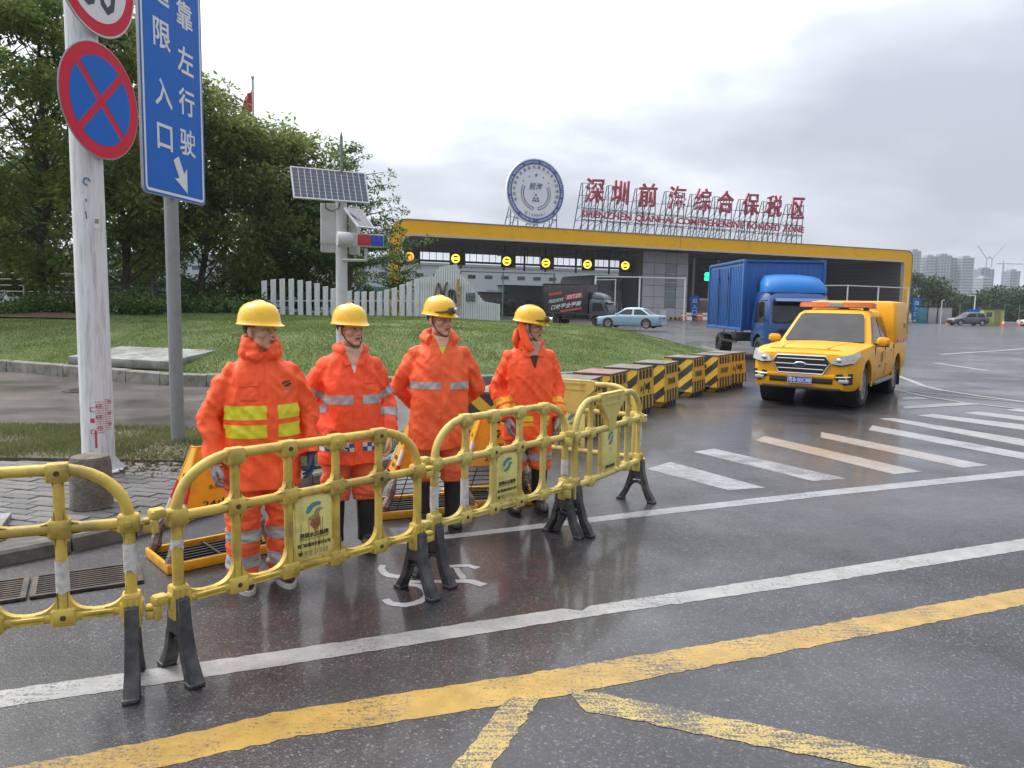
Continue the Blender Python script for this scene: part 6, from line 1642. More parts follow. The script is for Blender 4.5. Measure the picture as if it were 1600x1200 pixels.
# canopy box on the bed
cn = MB(); rs = []
for z, w, ya, yb in ((1.10, .93, 1.17, 2.64), (1.16, .95, 1.16, 2.66), (1.84, .915, 1.20, 2.66), (1.95, .87, 1.26, 2.62), (1.98, .72, 1.36, 2.55)):
    rs.append([(-w, ya+.05, z), (-w+.05, ya, z), (w-.05, ya, z), (w, ya+.05, z), (w, yb-.05, z), (w-.05, yb, z), (-w+.05, yb, z), (-w, yb-.05, z)])
cn.rings(rs); cno = cn.build('canopy_box', M_pickup, pk_, angle=30)
for s in (-1, 1):
    for k in range(7):
        x_ = s*(.95+.004); st = MB(); ya = 1.35+k*.18; st.prism([(ya, 1.115), (ya+.09, 1.115), (ya+.13, 1.165), (ya+.04, 1.165)], .004, 'x', x_ - (.002)); st.build('reflective_stripe', M_sred if k % 2 == 0 else M_swhite, cno, smooth=False)
    th = math.atan2(.075, .64)
o_ = text('2701', .13, mat('brown_print', (.12, .05, .02), .6), cno, (.922, 2.15, 1.43), (R(0), -th, PI/2), fit=(.30, .10), extrude=.0008, name='fleet_number'); o_.rotation_euler = (R(-3), 0, PI/2)
o_.location = (.944, 2.2, 1.45)
for k in range(9):
    v_ = MB(); v_.M = Matrix.Translation((.955-.035*(1.28+k*.052-1.16)/.68, 0, 1.28+k*.052)); v_.box(-.004, 2.52, 0, .006, 2.60, .022); v_.M = Matrix.Identity(4); v_.build('hinge_mark', M_blk, cno)
mb = MB(); mb.tube([(.952, -.25+.09*math.cos(a/4), .86+.09*math.sin(a/4)) for a in range(0, 26)], .006, 5); mb.build('door_emblem', mat('brown_print', (.12, .05, .02), .6), pk_)
for (ya, z, s_) in ((-.40, .70, '深圳水务'), (.2, .70, '抢修')):
    o_ = text(s_, .1, mat('green_print', (.10, .20, .10), .45), pk_, (.951, ya, z), (0, 0, PI/2), fit=(.075*len(s_), .06), extrude=.0008)
# light bar
lb = empty('light_bar', (0, -.02, 1.80)); lb.parent = pk_
M_orl = mat('orange_lens', (.62, .13, .03), .25, var=.15, scale=8, coat=.4)
for s in (-1, 1):
    m_ = MB(); m_.rings([[(s*.14, -.13, .03), (s*.14, .13, .03), (s*.14, .11, .13), (s*.14, -.11, .13)], [(s*.66, -.12, .03), (s*.66, .12, .03), (s*.66, .10, .13), (s*.66, -.10, .13)], [(s*.74, -.06, .035), (s*.74, .06, .035), (s*.74, .05, .11), (s*.74, -.05, .11)]]); m_.build('orange_lens', M_orl, lb)
    f_ = MB(); f_.box(s*.52, -.10, -.03, s*.60, .10, .03); f_.build('mount', M_blk, lb)
m_ = MB(); m_.box(-.14, -.13, .03, .14, .13, .125, .01); cx__ = m_.build('siren_box', M_alu, lb)
for k in range(7):
    m_ = MB(); m_.box(-.125+k*.038, -.145, .04, -.108+k*.038, -.131, .115); m_.build('siren_slat', M_chrome, cx__)
m_ = MB(); m_.box(-.74, -.11, .015, .74, .11, .03); m_.build('base_bar', M_blk, lb)
rd = MB(); rd.lathe([(.11, 0), (.12, .03), (.10, .05), (.06, .06), (.05, .10), (.001, .11)], 20); rd.build('roof_beacon', M_blk, pk_, loc=(-.02, .62, 1.80)); rd = MB(); rd.ell((0, 0, .09), (.07, .07, .035), 12, 6); rd.build('beacon_lens', M_chrome, pk_, loc=(-.02, .62, 1.80))

# --- box trucks (forward -y, origin on the ground under the box front)
def box_truck(loc, rz, label, cbody, ccab, W_=2.4, L=4.3, zb=.98, zt=3.22, fair=None, prints=None, ridge=True, cw=2.0):
    t = empty('box_truck', loc, rz, label, 'truck', 'box trucks near the gate')
    bx = MB(); bx.box(-W_/2, 0, zb, W_/2, L, zt, .03); bo = bx.build('cargo_box', cbody, t)
    if ridge:
        r1 = MB().box(-.02, -.035, zb+.10, .022, .035, zt-.12, .012).mesh('rib', cbody); nside = int(L/.19)
        for s in (-1, 1):
            for k in range(nside): link('rib', r1, bo, (s*W_/2, .15+k*.19, 0))
        r2 = MB().box(-.035, -.022, zb+.10, .035, .02, zt-.12, .012).mesh('rib', cbody)
        for k in range(int(W_/.19)-1): link('rib', r2, bo, (-W_/2+.2+k*.19, 0, 0))
    for s in (-1, 1):
        for y in (0, L):
            p = MB(); p.box(s*W_/2-.05, y-.045, zb-.04, s*W_/2+.05, y+.045, zt+.03, .01); p.build('corner_post', cbody, bo)
        for z in (zb-.02, zt-.04):
            p = MB(); p.box(s*W_/2-.05, .0455, z, s*W_/2+.045, L-.0455, z+.09, .01); p.build('side_rail', cbody, bo)
    p = MB(); p.box(-W_/2+.051, -.045, zt-.05, W_/2-.051, .03, zt+.028, .01); p.build('top_rail', cbody, bo)
    if ridge:                        # side door on the flank that shows
        p = MB(); p.box(-W_/2-.05, 1.5, zb+.05, -W_/2-.026, 1.54, zt-.12); p.box(-W_/2-.05, 2.9, zb+.05, -W_/2-.026, 2.94, zt-.12); p.build('door_edge', cbody, bo)['kind'] = 'stuff'
        for y in (1.62, 2.78):
            p = MB(); p.tube([(-W_/2-.06, y, zb+.3), (-W_/2-.06, y, zt-.3)], .016, 6); p.box(-W_/2-.09, y-.05, zt-.55, -W_/2-.05, y+.05, zt-.47); p.build('lock_bar', M_blk, bo)
    ch = MB(); ch.box(-.45, -1.5, .55, .45, L-.1, .80); ch.build('chassis', M_blk, t)
    for s in (-1, 1):
        sg = MB(); sg.box(s*W_/2-.04, .5, .55, s*W_/2+.0, 2.2, .62); sg.box(s*W_/2-.04, .5, .80, s*W_/2, 2.2, .86); sg.box(s*W_/2-.03, .6, .55, s*W_/2-.005, .68, .97); sg.box(s*W_/2-.03, 2.0, .55, s*W_/2-.005, 2.08, .97); sg.build('side_guard', M_blk, t)
        wheel(t, s*(cw/2-.14), -.78, .40, .24, s, M_rimd, 8); wheel(t, s*(W_/2-.30), L-1.1, .40, .42, s, M_rimd, 8)
    rb_ = MB(); rb_.box(-1.0, L-.12, .45, 1.0, L-.04, .58); rb_.build('rear_bumper', M_blk, t)
    # cab: forward control, sloping screen
    c = MB(); hw = cw/2; rs = []
    for z, yf_, w in ((.46, -1.70, hw-.04), (.62, -1.74, hw), (1.05, -1.74, hw), (1.28, -1.70, hw), (1.95, -1.42, hw-.07), (2.16, -1.30, hw-.11), (2.24, -1.16, hw-.17)):
        yb = -.12; rs.append([(-w, yf_+.16, z), (-w+.06, yf_+.05, z), (-w+.2, yf_, z), (0, yf_-.03, z), (w-.2, yf_, z), (w-.06, yf_+.05, z), (w, yf_+.16, z), (w, yb, z), (0, yb, z), (-w, yb, z)])
    c.rings(rs); cm = c.mesh('cab', ccab, True, 30); cc = []
    for s in (-1, 1):
        k_ = MB(); k_.cyl((s*(hw-.40), -.78, .42), .50, s*.5, 28, 'x'); cc.append(k_.mesh('cut', M_blk))
    cm = boolean_cut(cm, cc); cm.materials.clear(); cm.materials.append(ccab); co = link('cab', cm, t)
    g = MB(); quad_glass(g, [(-hw+.13, -1.715, 1.27), (hw-.13, -1.715, 1.27), (hw-.20, -1.42, 1.97), (-hw+.20, -1.42, 1.97)], (0, 0), .03, .035); g.build('windscreen', M_vglass, t)
    for s in (-1, 1):
        g = MB(); q = [(s*hw, -1.46, 1.24), (s*hw, -.38, 1.24), (s*(hw-.07), -.38, 1.92), (s*(hw-.07), -1.20, 1.92)]
        if s < 0: q = [q[1], q[0], q[3], q[2]]
        quad_glass(g, q, (.02, .02), .012, .02); g.build('door_window', M_vglass, t)
        mi_ = MB(); mi_.box(s*(hw+.10), -1.62, 1.45, s*(hw+.28), -1.54, 1.90, .03); mi_.tube([(s*(hw-.03), -1.5, 1.95), (s*(hw+.19), -1.58, 1.93), (s*(hw+.19), -1.58, 1.4), (s*(hw), -1.5, 1.35)], .015, 6); mi_.build('mirror', M_blk, t)
        hl = MB(); hl.box(s*(hw-.40), -1.79, .66, s*(hw-.08), -1.70, .84, .04); hl.build('headlight', M_lampg, t)
        for z in (.55, .75):
            stp = MB(); stp.box(s*(hw-.15), -1.45, z-.015, s*(hw+.01), -1.22, z+.015); stp.build('step', M_blk, t)
        dg = MB(); dg.box(s*hw-.008, -.36, .6, s*hw+.006, -.345, 1.25); dg.box(s*hw-.008, -1.42, .9, s*hw+.006, -1.405, 1.25); dg.build('door_gap', M_blk, t)['kind'] = 'stuff'
    gl = MB(); gl.box(-hw+.45, -1.795, .70, hw-.45, -1.74, .80, .01); gl.box(-hw+.3, -1.80, .98, hw-.3, -1.755, 1.10, .01); gl.build('front_grille', M_blk, t)
    bu = MB(); bu.box(-hw+.02, -1.82, .36, hw-.02, -1.66, .60, .05); bu.build('bumper', ccab, t)
    pl_ = MB(); pl_.box(-.22, -1.835, .42, .22, -1.825, .55); pl_.build('number_plate', mat('plate_yellow', (.6, .45, .03), .4), t)
    wi = MB(); 
    for x in (-.55, .1): wi.tube([(x, -1.745, 1.29), (x+.5, -1.69, 1.42)], .012, 5)
    wi.build('wiper', M_blk, t)['kind'] = 'stuff'
    sv = MB(); sv.prism([(-1.50, 2.02), (-1.66, 1.93), (-1.64, 1.90), (-1.44, 1.97)], cw-.5, 'x', -(cw-.5)/2); sv.build('sun_visor', ccab, t)
    if fair:
        f = MB(); rs = []
        for y, w, z0, z1 in ((-1.30, hw-.16, 2.19, 2.24), (-1.22, hw-.12, 2.19, 2.42), (-1.0, hw-.10, 2.19, 2.60), (-.75, hw-.10, 2.19, 2.70), (-.45, hw-.13, 2.18, 2.76), (-.16, hw-.20, 2.18, 2.79)):
            rs.append([(-w, y, z0), (-w, y, z0+(z1-z0)*.6), (-w+.12, y, z1-.04), (-w*.5, y, z1), (0, y, z1+.01), (w*.5, y, z1), (w-.12, y, z1-.04), (w, y, z0+(z1-z0)*.6), (w, y, z0)])
        f.rings(rs); f.build('roof_fairing', fair, t, angle=45)
    if prints: prints(t, bo, W_, L, zb, zt)
    return t
M_bb = mat('truck_blue', (.010, .088, .31), .42, var=.08, scale=1.5, dirt=(.05, .07, .12), dirt_amt=.2, dscale=2)
M_bc = mat('cab_navy', (.012, .055, .20), .3, var=.05, coat=.4); M_bf = mat('fairing_blue', (.012, .15, .44), .45, var=.05, coat=.05, spec=.3)
box_truck((8.72, 24.6, 0), R(0), 'blue ribbed box truck parked behind the yellow pickup', M_bb, M_bc, W_=2.56, L=4.25, fair=M_bf, cw=2.05)
M_kb = mat('truck_black', (.022, .020, .022), .4, var=.15, scale=2); M_kc = mat('cab_charcoal', (.040, .050, .060), .35, var=.1, coat=.4)
M_pr = mat('print_red', (.46, .05, .06), .5); M_pwt = mat('print_white', (.55, .55, .55), .5)
def black_prints(t, bo, W_, L, zb, zt):
    """slanting advertisement on the left flank"""
    x = -(W_/2+.006)
    def tx(s, ya, z, w, h, m):
        o = text(s, .2, m, bo, (x, ya, z), (0, 0, -PI/2), fit=(w, h), extrude=.001, bold=.004, shear=.25, name='advert_lettering')
        o.rotation_euler = (0, 0, -PI/2)
        me = o.data
        for v in me.vertices: v.co.z += v.co.x*.16
        return o
    def bar(ya, z, w, h, m):
        p = MB(); p.prism([(ya-w/2, z-h/2+.16*w/2), (ya+w/2, z-h/2-.16*w/2), (ya+w/2+.05, z+h/2-.16*w/2), (ya-w/2+.05, z+h/2+.16*w/2)], .003, 'x', x); p.build('advert_band', m, bo, smooth=False)
    ym = L/2
    bar(ym+.85, zb+1.62, 1.2, .20, M_pr); bar(ym-.85, zb+1.42, 1.5, .42, M_pr)
    tx('ESTZS', ym-.82, zb+1.42, 1.25, .28, M_pwt); tx('到达时代', ym+.8, zb+1.05, 1.4, .30, M_pwt); tx('口味更全更美', ym-.1, zb+.66, 2.7, .42, M_pwt)
    bar(ym-.6, zb+.32, 1.9, .16, M_pr)
    for y in (ym-.02, L-.6, .5):
        p = MB(); p.box(x-.003, y-.015, zb+.05, x+.012, y+.015, zt-.05); p.build('door_seam', mat('seam_grey', (.10, .10, .10), .4, .4), bo)
    for y in (ym-.6, ym+.6):
        p = MB(); p.box(x-.003, y-.25, zt-.25, x+.015, y+.25, zt-.20); p.build('hinge', mat('seam_grey', (.10, .10, .10), .4, .4), bo)
box_truck((6.55, 62.6, .0), R(62), 'black box truck with red and white advertising under the gate canopy', M_kb, M_kc, W_=2.4, L=4.0, zb=1.0, zt=3.40, fair=M_kc, prints=black_prints, ridge=False, cw=2.2)

# --- cars (forward -y)
def car(loc, rz, label, m, L=4.7, W_=1.80, Hh=1.46, suv=False, dz=0):
    t = empty('car', (loc[0], loc[1], dz), rz, label, 'car', 'cars on the far side of the grass and road')
    h = L/2; w = W_/2; zl = .55; zt = .98 if suv else .90; zb = .24 if suv else .18
    b = MB(); body_loft(b, [S_(-h, zb+.16, w*.62, .5, .68, w*.5, .01, wb=w*.55), S_(-h+.08, zb+.04, w*.84, .52, .74, w*.7, .02), S_(-h+.35, zb, w*.96, zl, zt-.13, w*.8, .03), S_(-h+1.0, zb, w*.985, zl, zt-.04, w*.84, .035), S_(-h+1.45, zb, w*.985, zl, zt, w*.84, .02), S_(0, zb, w*.985, zl, zt+.02, w*.84, .01), S_(h-1.1, zb, w*.985, zl, zt+.04, w*.84, .01), S_(h-.5, zb+.02, w*.97, zl+.03, zt+(.05 if suv else .06), w*.82, .01), S_(h-.10, zb+.06, w*.90, zl+.05, zt+.02, w*.76, .01), S_(h, zb+.14, w*.78, zl+.05, zt-.06, w*.66, .0)])
    bm_ = b.mesh('body', m, True, 30); rw_ = .36 if suv else .325; yf_, yr_ = -h+.92, h-1.0; cs = []
    for y in (yf_, yr_):
        for s in (-1, 1):
            c = MB(); c.cyl((s*(w-.26), y, rw_+.01), rw_+.065, s*.4, 28, 'x'); cs.append(c.mesh('cut', M_blk))
    bm_ = boolean_cut(bm_, cs); bm_.materials.clear(); bm_.materials.append(m); link('body', bm_, t)
    u = MB(); u.box(-w+.22, -h+.3, zb-.04, w-.22, h-.3, zb+.08); u.build('underbody', M_under_, t)
    for x in (-1, 1):
        for y in (yf_, yr_): wheel(t, x*(w-.12), y, rw_, .21, x, M_rim, 5)
    y0b, y0t, y1b, y1t = (-h+1.25, -h+2.05, h-.35, h-.75) if suv else (-h+1.25, -h+2.05, h-.62, h-1.45)
    c = MB(); cab_loft(c, y0b, y0t, y1b, y1t, w*.92, w*.66, zt-.02, Hh-.04, .045); c.build('cabin', m, t, angle=45)
    z0, z1 = zt-.02, Hh-.04; zf = lambda f: z0+(z1-z0)*f; wf = lambda f: w*(.92-.26*f)
    g = MB(); f0, f1 = .08, .88; quad_glass(g, [(-wf(f0)+.09, y0b+(y0t-y0b)*f0-.012, zf(f0)), (wf(f0)-.09, y0b+(y0t-y0b)*f0-.012, zf(f0)), (wf(f1)-.08, y0b+(y0t-y0b)*f1-.012, zf(f1)), (-wf(f1)+.08, y0b+(y0t-y0b)*f1-.012, zf(f1))], (0, 0), .014, .02); g.build('windscreen', M_vglass, t)
    g = MB(); quad_glass(g, [(wf(f0)-.1, y1b+(y1t-y1b)*f0, zf(f0)), (-wf(f0)+.1, y1b+(y1t-y1b)*f0, zf(f0)), (-wf(f1)+.09, y1b+(y1t-y1b)*f1, zf(f1)), (wf(f1)-.09, y1b+(y1t-y1b)*f1, zf(f1))], (0, 0), .016, .02); g.build('rear_window', M_vglass, t)
    ym = (y0t+y1t)/2+.05
    for s in (-1, 1):
        for nm, (a, bq, cq, d) in (('front_window', (y0b+.28, ym-.05, ym-.05, y0t+.10)), ('back_window', (ym+.05, y1b-.22, y1t-.04, ym+.05))):
            q = [(s*wf(.1), a, zf(.1)), (s*wf(.1), bq, zf(.1)), (s*wf(.84), cq, zf(.84)), (s*wf(.84), d, zf(.84))]
            if s < 0: q = [q[1], q[0], q[3], q[2]]
            g = MB(); quad_glass(g, q, (.02, .03), .010, .02); g.build(nm, M_vglass, t)
        k = MB(); k.box(s*(w-.03), y0b+.25, zt+.02, s*(w+.16), y0b+.37, zt+.15, .04); k.build('mirror', m, t)
        k = MB(); k.box(s*w*.62, h-.12, zl+.12, s*w*.93, h-.015, zl+.26, .03); k.build('tail_light', M_tail, t)
        k = MB(); k.box(s*w*.55, -h+.02, .58, s*w*.90, -h+.20, .70, .03); k.build('headlight', M_lampg, t)
        for yy in (ym-.1, y1b-.35):
            k = MB(); k.box(s*w*.985, yy-.16, zt-.14, s*w*1.012, yy, zt-.11, .005); k.build('door_handle', M_chrome, t)
    k = MB(); k.box(-.22, h-.005, .66, .22, h+.012, .79); k.build('number_plate', M_plateb, t)
    k = MB(); k.box(-w*.72, h-.10, zb+.08, w*.72, h+.02, zb+.22, .04); k.build('rear_bumper', M_blk if suv else m, t)
    k = MB(); k.box(-w*.5, -h-.01, .42, w*.5, -h+.08, .60, .02); k.build('grille', M_blk, t)
    if suv:
        for s in (-1, 1):
            k = MB(); k.tube([(s*w*.60, y0t+.2, Hh), (s*w*.60, y0t+.3, Hh+.05), (s*w*.60, y1t-.3, Hh+.05), (s*w*.60, y1t-.2, Hh)], .018, 6); k.build('roof_rail', M_chrome, t)
    return t
M_cb = mat('car_light_blue', (.28, .42, .52), .3, .2, var=.03, coat=.5); M_cg = mat('car_grey', (.10, .105, .12), .3, .3, var=.05, coat=.5); M_cw = mat('car_white', (.62, .63, .63), .3, var=.03, coat=.5)
car((8.35, 53.5), R(-118), 'light blue saloon car passing behind the grass mound', M_cb, dz=.16)
car((57.5, 96.0), R(-88), 'dark grey estate car on the far side of the road by the blue board', M_cg, L=4.7, W_=1.86, Hh=1.65, suv=True)
car((66.8, 96.5), R(-88), 'white saloon car at the right edge beyond the green booth', M_cw)
# ------------------------------------------------------------------ the gate: a long yellow portal over the lanes
GA = Vector((-13.2, 84.0)); GRZ = math.atan2(32.0, 72.2); GU = Vector((math.cos(GRZ), math.sin(GRZ))); GN = Vector((-GU.y, GU.x)); GL = 80.9
def gs(u, v, off):
    """where the sight line of a picture point meets the upright plane `off` metres behind the gate front: (along, height)"""
    d = ray(u, v); O = GA + GN*off; det = -d.x*GU.y + GU.x*d.y
    t = (-O.x*GU.y + GU.x*O.y)/det; s = (d.x*O.y - d.y*O.x)/det
    return s, CAM_H + d.z*t
M_gate = mat('gate_yellow', (.90, .46, .003), .45, var=.05, spec=.2, scale=.3, dirt=(.5, .28, .05), dirt_amt=.1, dscale=.4)
M_lip = mat('gate_lip', (.55, .48, .36), .5); M_soff = mat('canopy_soffit', (.19, .165, .16), .7, var=.25, scale=.25)
M_gsteel = mat('dark_steel', (.05, .055, .06), .55, .3); M_cap = mat('gate_cap', (.25, .22, .18), .5)
M_clad = mat('grey_cladding', (.50, .50, .51), .45, .0, var=.06, scale=.5); M_clad2 = mat('dark_cladding', (.10, .10, .105), .5, var=.15, scale=.5)
M_wpost = mat('white_post', (.66, .66, .65), .5, var=.05)
gate = empty('gate_canopy', (GA.x, GA.y, 0), GRZ, 'long flat gate building with a yellow portal frame across the road', 'gate building')
def portal(m, zt, zi, x0, x1, wl, wr, y0, y1, name, rl=2.1, rr=1.2, ril=1.3, rir=.6):
    """upside-down U with rounded outer and inner corners"""
    o = [(x0, 0)] + arc(x0+rl, zt-rl, rl, 180, 90, 8) + arc(x1-rr, zt-rr, rr, 90, 0, 8) + [(x1, 0)]
    i = [(x0+wl, 0)] + arc(x0+wl+ril, zi-ril, ril, 180, 90, 8) + arc(x1-wr-rir, zi-rir, rir, 90, 0, 8) + [(x1-wr, 0)]
    n = len(o); me = bpy.data.meshes.new(name); V = [(a, y, b) for y in (y0, y1) for q in (o, i) for a, b in q]; F = []
    for k in range(n-1):
        F += [(k, k+1, n+k+1, n+k), (2*n+k, 3*n+k, 3*n+k+1, 2*n+k+1), (k, 2*n+k, 2*n+k+1, k+1), (n+k, n+k+1, 3*n+k+1, 3*n+k)]
    me.from_pydata(V, [], F); me.materials.append(m); bm = bmesh.new(); bm.from_mesh(me); bmesh.ops.recalc_face_normals(bm, faces=bm.faces); bm.to_mesh(me); bm.free()
    me.polygons.foreach_set('use_smooth', [True]*len(me.polygons)); me.set_sharp_from_angle(angle=R(40)); return link(name, me, gate)
portal(M_gate, 10.75, 9.25, -.5, GL, 1.25, 1.5, 0, .5, 'yellow_frame')
portal(M_lip, 9.25-.0, 9.02, .752, GL-1.502, .14, .14, -.06, .45, 'frame_lip', ril=1.2, rl=1.3, rr=.6, rir=.5)
portal(M_cap, 10.86, 10.74, -.6, GL+.1, .11, .11, -.08, .6, 'frame_cap', rl=2.15, rr=1.25, ril=2.05, rir=1.15)
for s in (gs(1063, 380, 0)[0],):
    b = MB(); b.box(s-.04, -.012, 9.26, s+.04, .0, 10.74); b.build('panel_joint', M_cap, gate)
b = MB(); b.box(.9, .5, 9.30, GL-1.7, 27.5, 10.5); b.build('canopy_slab', M_soff, gate)
sl_ = MB().box(.95, -.09, 9.16, GL-1.75, .09, 9.295).mesh('soffit_batten', M_soff, smooth=False)
for k in range(26): link('soffit_batten', sl_, gate, (0, 1.4+k*1.02, 0))
for x in np.arange(8, 78, 7.8):
    b = MB(); b.box(x-.06, .9, 9.02, x+.06, 27, 9.155); b.build('soffit_beam', M_gsteel, gate)
# gantry with hangers and the row of lane signals
b = MB(); b.box(1, 8.4, 6.72, 40.5, 8.75, 6.98); b.box(1, 8.5, 7.95, 40.5, 8.6, 8.03); b.build('gantry_beam', M_gsteel, gate)
hg = MB().box(-.03, 8.52, 6.99, .03, 8.58, 9.15).mesh('hanger', M_gsteel, smooth=False)
for k in range(44): link('hanger', hg, gate, (1.4+k*.89, 0, 0))
hg2 = MB().box(-.10, 8.3, 6.0, .10, 8.5, 9.15).mesh('hanger', M_gsteel, smooth=False)
for u in (712, 780, 812, 845, 893, 945, 996): link('hanger', hg2, gate, (gs(u+10, 405, 8)[0], .1, 0))
b = MB(); b.box(48.8, 8.4, 5.4, 60, 8.75, 5.6); b.box(48.8, 8.5, 7.4, 60, 8.6, 7.5); b.build('gantry_beam', M_gsteel, gate)
M_lit = mat('lit_yellow', (.75, .55, .05), .5, emit=(1.0, .72, .06), estr=1.1); M_lito = mat('lit_orange', (.75, .35, .05), .5, emit=(1.0, .38, .05), estr=1.0); M_litg = mat('lit_green', (.05, .6, .3), .5, emit=(.02, .80, .36), estr=1.0)
def P3(s, off, z): q = GA+GU*s+GN*off; return (q.x, q.y, z)
for k, (u, v, m_, lb) in enumerate(((640, 401, M_lito, 'orange lit lane signal half hidden by the thin young tree'), (712, 404, M_lit, 'yellow lit lane signal above the peak of the white sign wall'), (792, 408, M_lit, 'yellow lit lane signal below the round emblem, second yellow from the left'), (853, 411, M_lit, 'yellow lit lane signal above the box of the black truck'), (918, 413, M_lit, 'yellow lit lane signal above the cab of the black truck'), (977, 415, M_lit, 'yellow lit lane signal next to the grey clad pillar'), (1105, 432, M_litg, 'green lit lane signal between the grey pillar and the blue truck'))):
    s, z = gs(u, v, 7.6)
    t = empty('lane_signal', P3(s, 7.6, z), GRZ+R(-38), lb, 'lane signal', 'lane signals hanging under the gate canopy')
    b = MB(); b.box(-.80, 0, -.78, .80, 1.5, .78, .04); b.build('housing', mat('signal_housing', (.035, .030, .028), .6), t)
    if m_ is M_lit:
        b = MB(); b.lathe([(.38, -.05), (.56, -.05), (.56, -.01), (.38, -.01)], 28, 'y', close=True); b.build('lit_ring', m_, t)
        for z0, z1 in ((.14, .34), (-.34, -.14)):
            b = MB(); b.prism([(-.36+.06*(z0 < 0), z0 if z0 > 0 else z1), (.36, z0 if z0 > 0 else z1), (.20, z1 if z0 > 0 else z0), (-.20, z1 if z0 > 0 else z0)], .02, 'y', -.03); b.build('dark_bar', M_blk, t)
        b = MB(); b.lathe([(.001, -.012), (.39, -.012), (.39, -.002), (.001, -.002)], 24, 'y'); b.build('lit_disc', m_, t)
    elif m_ is M_lito:
        b = MB(); b.lathe([(.001, -.05), (.56, -.05), (.56, -.01), (.001, -.01)], 28, 'y'); b.build('lit_disc', m_, t)
        b = MB(); b.tube([(-.3, -.07, -.25), (-.35, -.07, .1), (0, -.07, .35), (.32, -.07, .1), (.2, -.07, -.25)], .06, 6); b.build('dark_bar', M_brn, t)
    else:
        b = MB(); b.prism([(0, -.62), (.34, -.62), (.44, -.2), (.30, .0), (.46, .25), (.25, .6), (-.25, .6), (-.46, .25), (-.30, .0), (-.44, -.2), (-.34, -.62)], .04, 'y', -.05); b.build('lit_arrow', m_, t)
# clad pillar, office block, dark hall wall
s0, s1 = gs(1003, 450, 5)[0], gs(1073, 450, 5)[0]
b = MB(); b.box(s0, 5, 0, s1, 11, 9.1); pc = b.build('pillar', M_clad2, gate)
nx_, nz_ = 4, 6
for i in range(nx_):
    for j in range(nz_):
        if i == 2 and 0 < j < 5: 
            continue
        w_ = (s1-s0)/nx_; h_ = 9.1/nz_
        q = MB(); q.box(s0+w_*i+.03, 4.92, h_*j+.03, s0+w_*(i+1)-.03, 5.0, h_*(j+1)-.03); q.build('cladding_panel', M_clad, pc, smooth=False)
for j in range(nz_):
    h_ = 9.1/nz_; q = MB(); q.box(s1, 5.05, h_*j+.03, s1+.08, 10.95, h_*(j+1)-.03); q.build('cladding_panel', M_clad, pc, smooth=False)
w_ = (s1-s0)/4; q = MB(); q.box(s0+2*w_+.05, 4.96, 1.6, s0+3*w_-.05, 5.0, 7.5); q.build('window_strip', glass('gate_glass', (.12, .16, .17), .1), pc)
for z in (2.6, 3.8, 5.0, 6.2): q = MB(); q.box(s0+2*w_+.05, 4.93, z-.03, s0+3*w_-.05, 4.958, z+.03); q.build('mullion', M_clad, pc)
q = MB(); q.box(s0+2.7, 4.4, .35, s0+3.7, 4.9, 1.15, .03); q.cyl((s0+3.1, 4.38, .75), .3, .04, 16, 'y'); q.build('air_conditioner', M_wpost, gate)
o0, o1 = gs(925, 450, 10)[0], gs(1004, 450, 10)[0]
b = MB(); b.box(o0, 10, 0, o1, 20, 5.9, .5); ob = b.build('office', mat('office_grey', (.20, .20, .205), .6, var=.08, scale=.4), gate)
for k in range(9):
    q = MB(); x = o0+1.2+k*.72; q.box(x, 9.95, 1.0, x+.14, 9.99, 2.1); q.build('fin', M_wpost, ob)
for (a, c, z0, z1) in ((.6, 1.9, 2.7, 3.6), (3.0, 3.35, 3.9, 5.2), (3.7, 4.1, 3.9, 5.2), (4.5, 4.7, 3.9, 5.2), (5.2, 5.6, 3.9, 5.2), (6.0, 6.9, 3.9, 5.2)):
    q = MB(); q.box(o0+a, 9.94, z0, o0+c, 9.99, z1); q.build('window', glass('dim_glass', (.10, .11, .11), .15), ob)
# dark louvred hall behind the right part of the portal
b = MB(); b.box(GL-1.75, .55, 0, GL-1.55, 27.5, 9.28); hw_ = b.build('side_wall', M_clad2, gate)
for k in range(14): q = MB(); q.box(GL-1.85, .8, .8+k*.6, GL-1.751, 27.3, 1.14+k*.6); q.build('louvre', mat('louvre_brown', (.14, .12, .115), .6), hw_, smooth=False)
b = MB(); b.box(60, 27.6, 0, GL-1.8, 28.2, 9.28); b.build('back_wall', M_clad2, gate)
for u, wd, m_ in ((1381, .45, M_clad), (1355, .5, M_wpost)):
    of_ = 6 if u == 1381 else 9; s = gs(u, 450, of_)[0]; q = MB(); q.box(s-wd, of_, 0, s+wd, of_+.8, 9.2 if m_ is M_clad else 6.1); q.build('column', m_, gate)
for u in (1084, 1122): s = gs(u, 450, 14)[0]; q = MB(); q.box(s-.12, 14, 0, s+.12, 14.3, 9.2); q.build('column', M_clad, gate)
# striped kerb in front of the pillar
kx0, kx1 = gs(1025, 500, 3)[0], gs(1095, 500, 3)[0]
isl = empty('lane_island', P3(kx0, 3, 0), GRZ, 'black and yellow striped traffic island in front of the grey pillar', 'traffic island')
for k in range(20):
    w_ = (kx1-kx0)/20; q = MB(); q.box(k*w_, 0, 0, (k+1)*w_-.01, 2.5, .28); q.build('kerb_block', M_by if k % 2 else M_blk, isl, smooth=False)
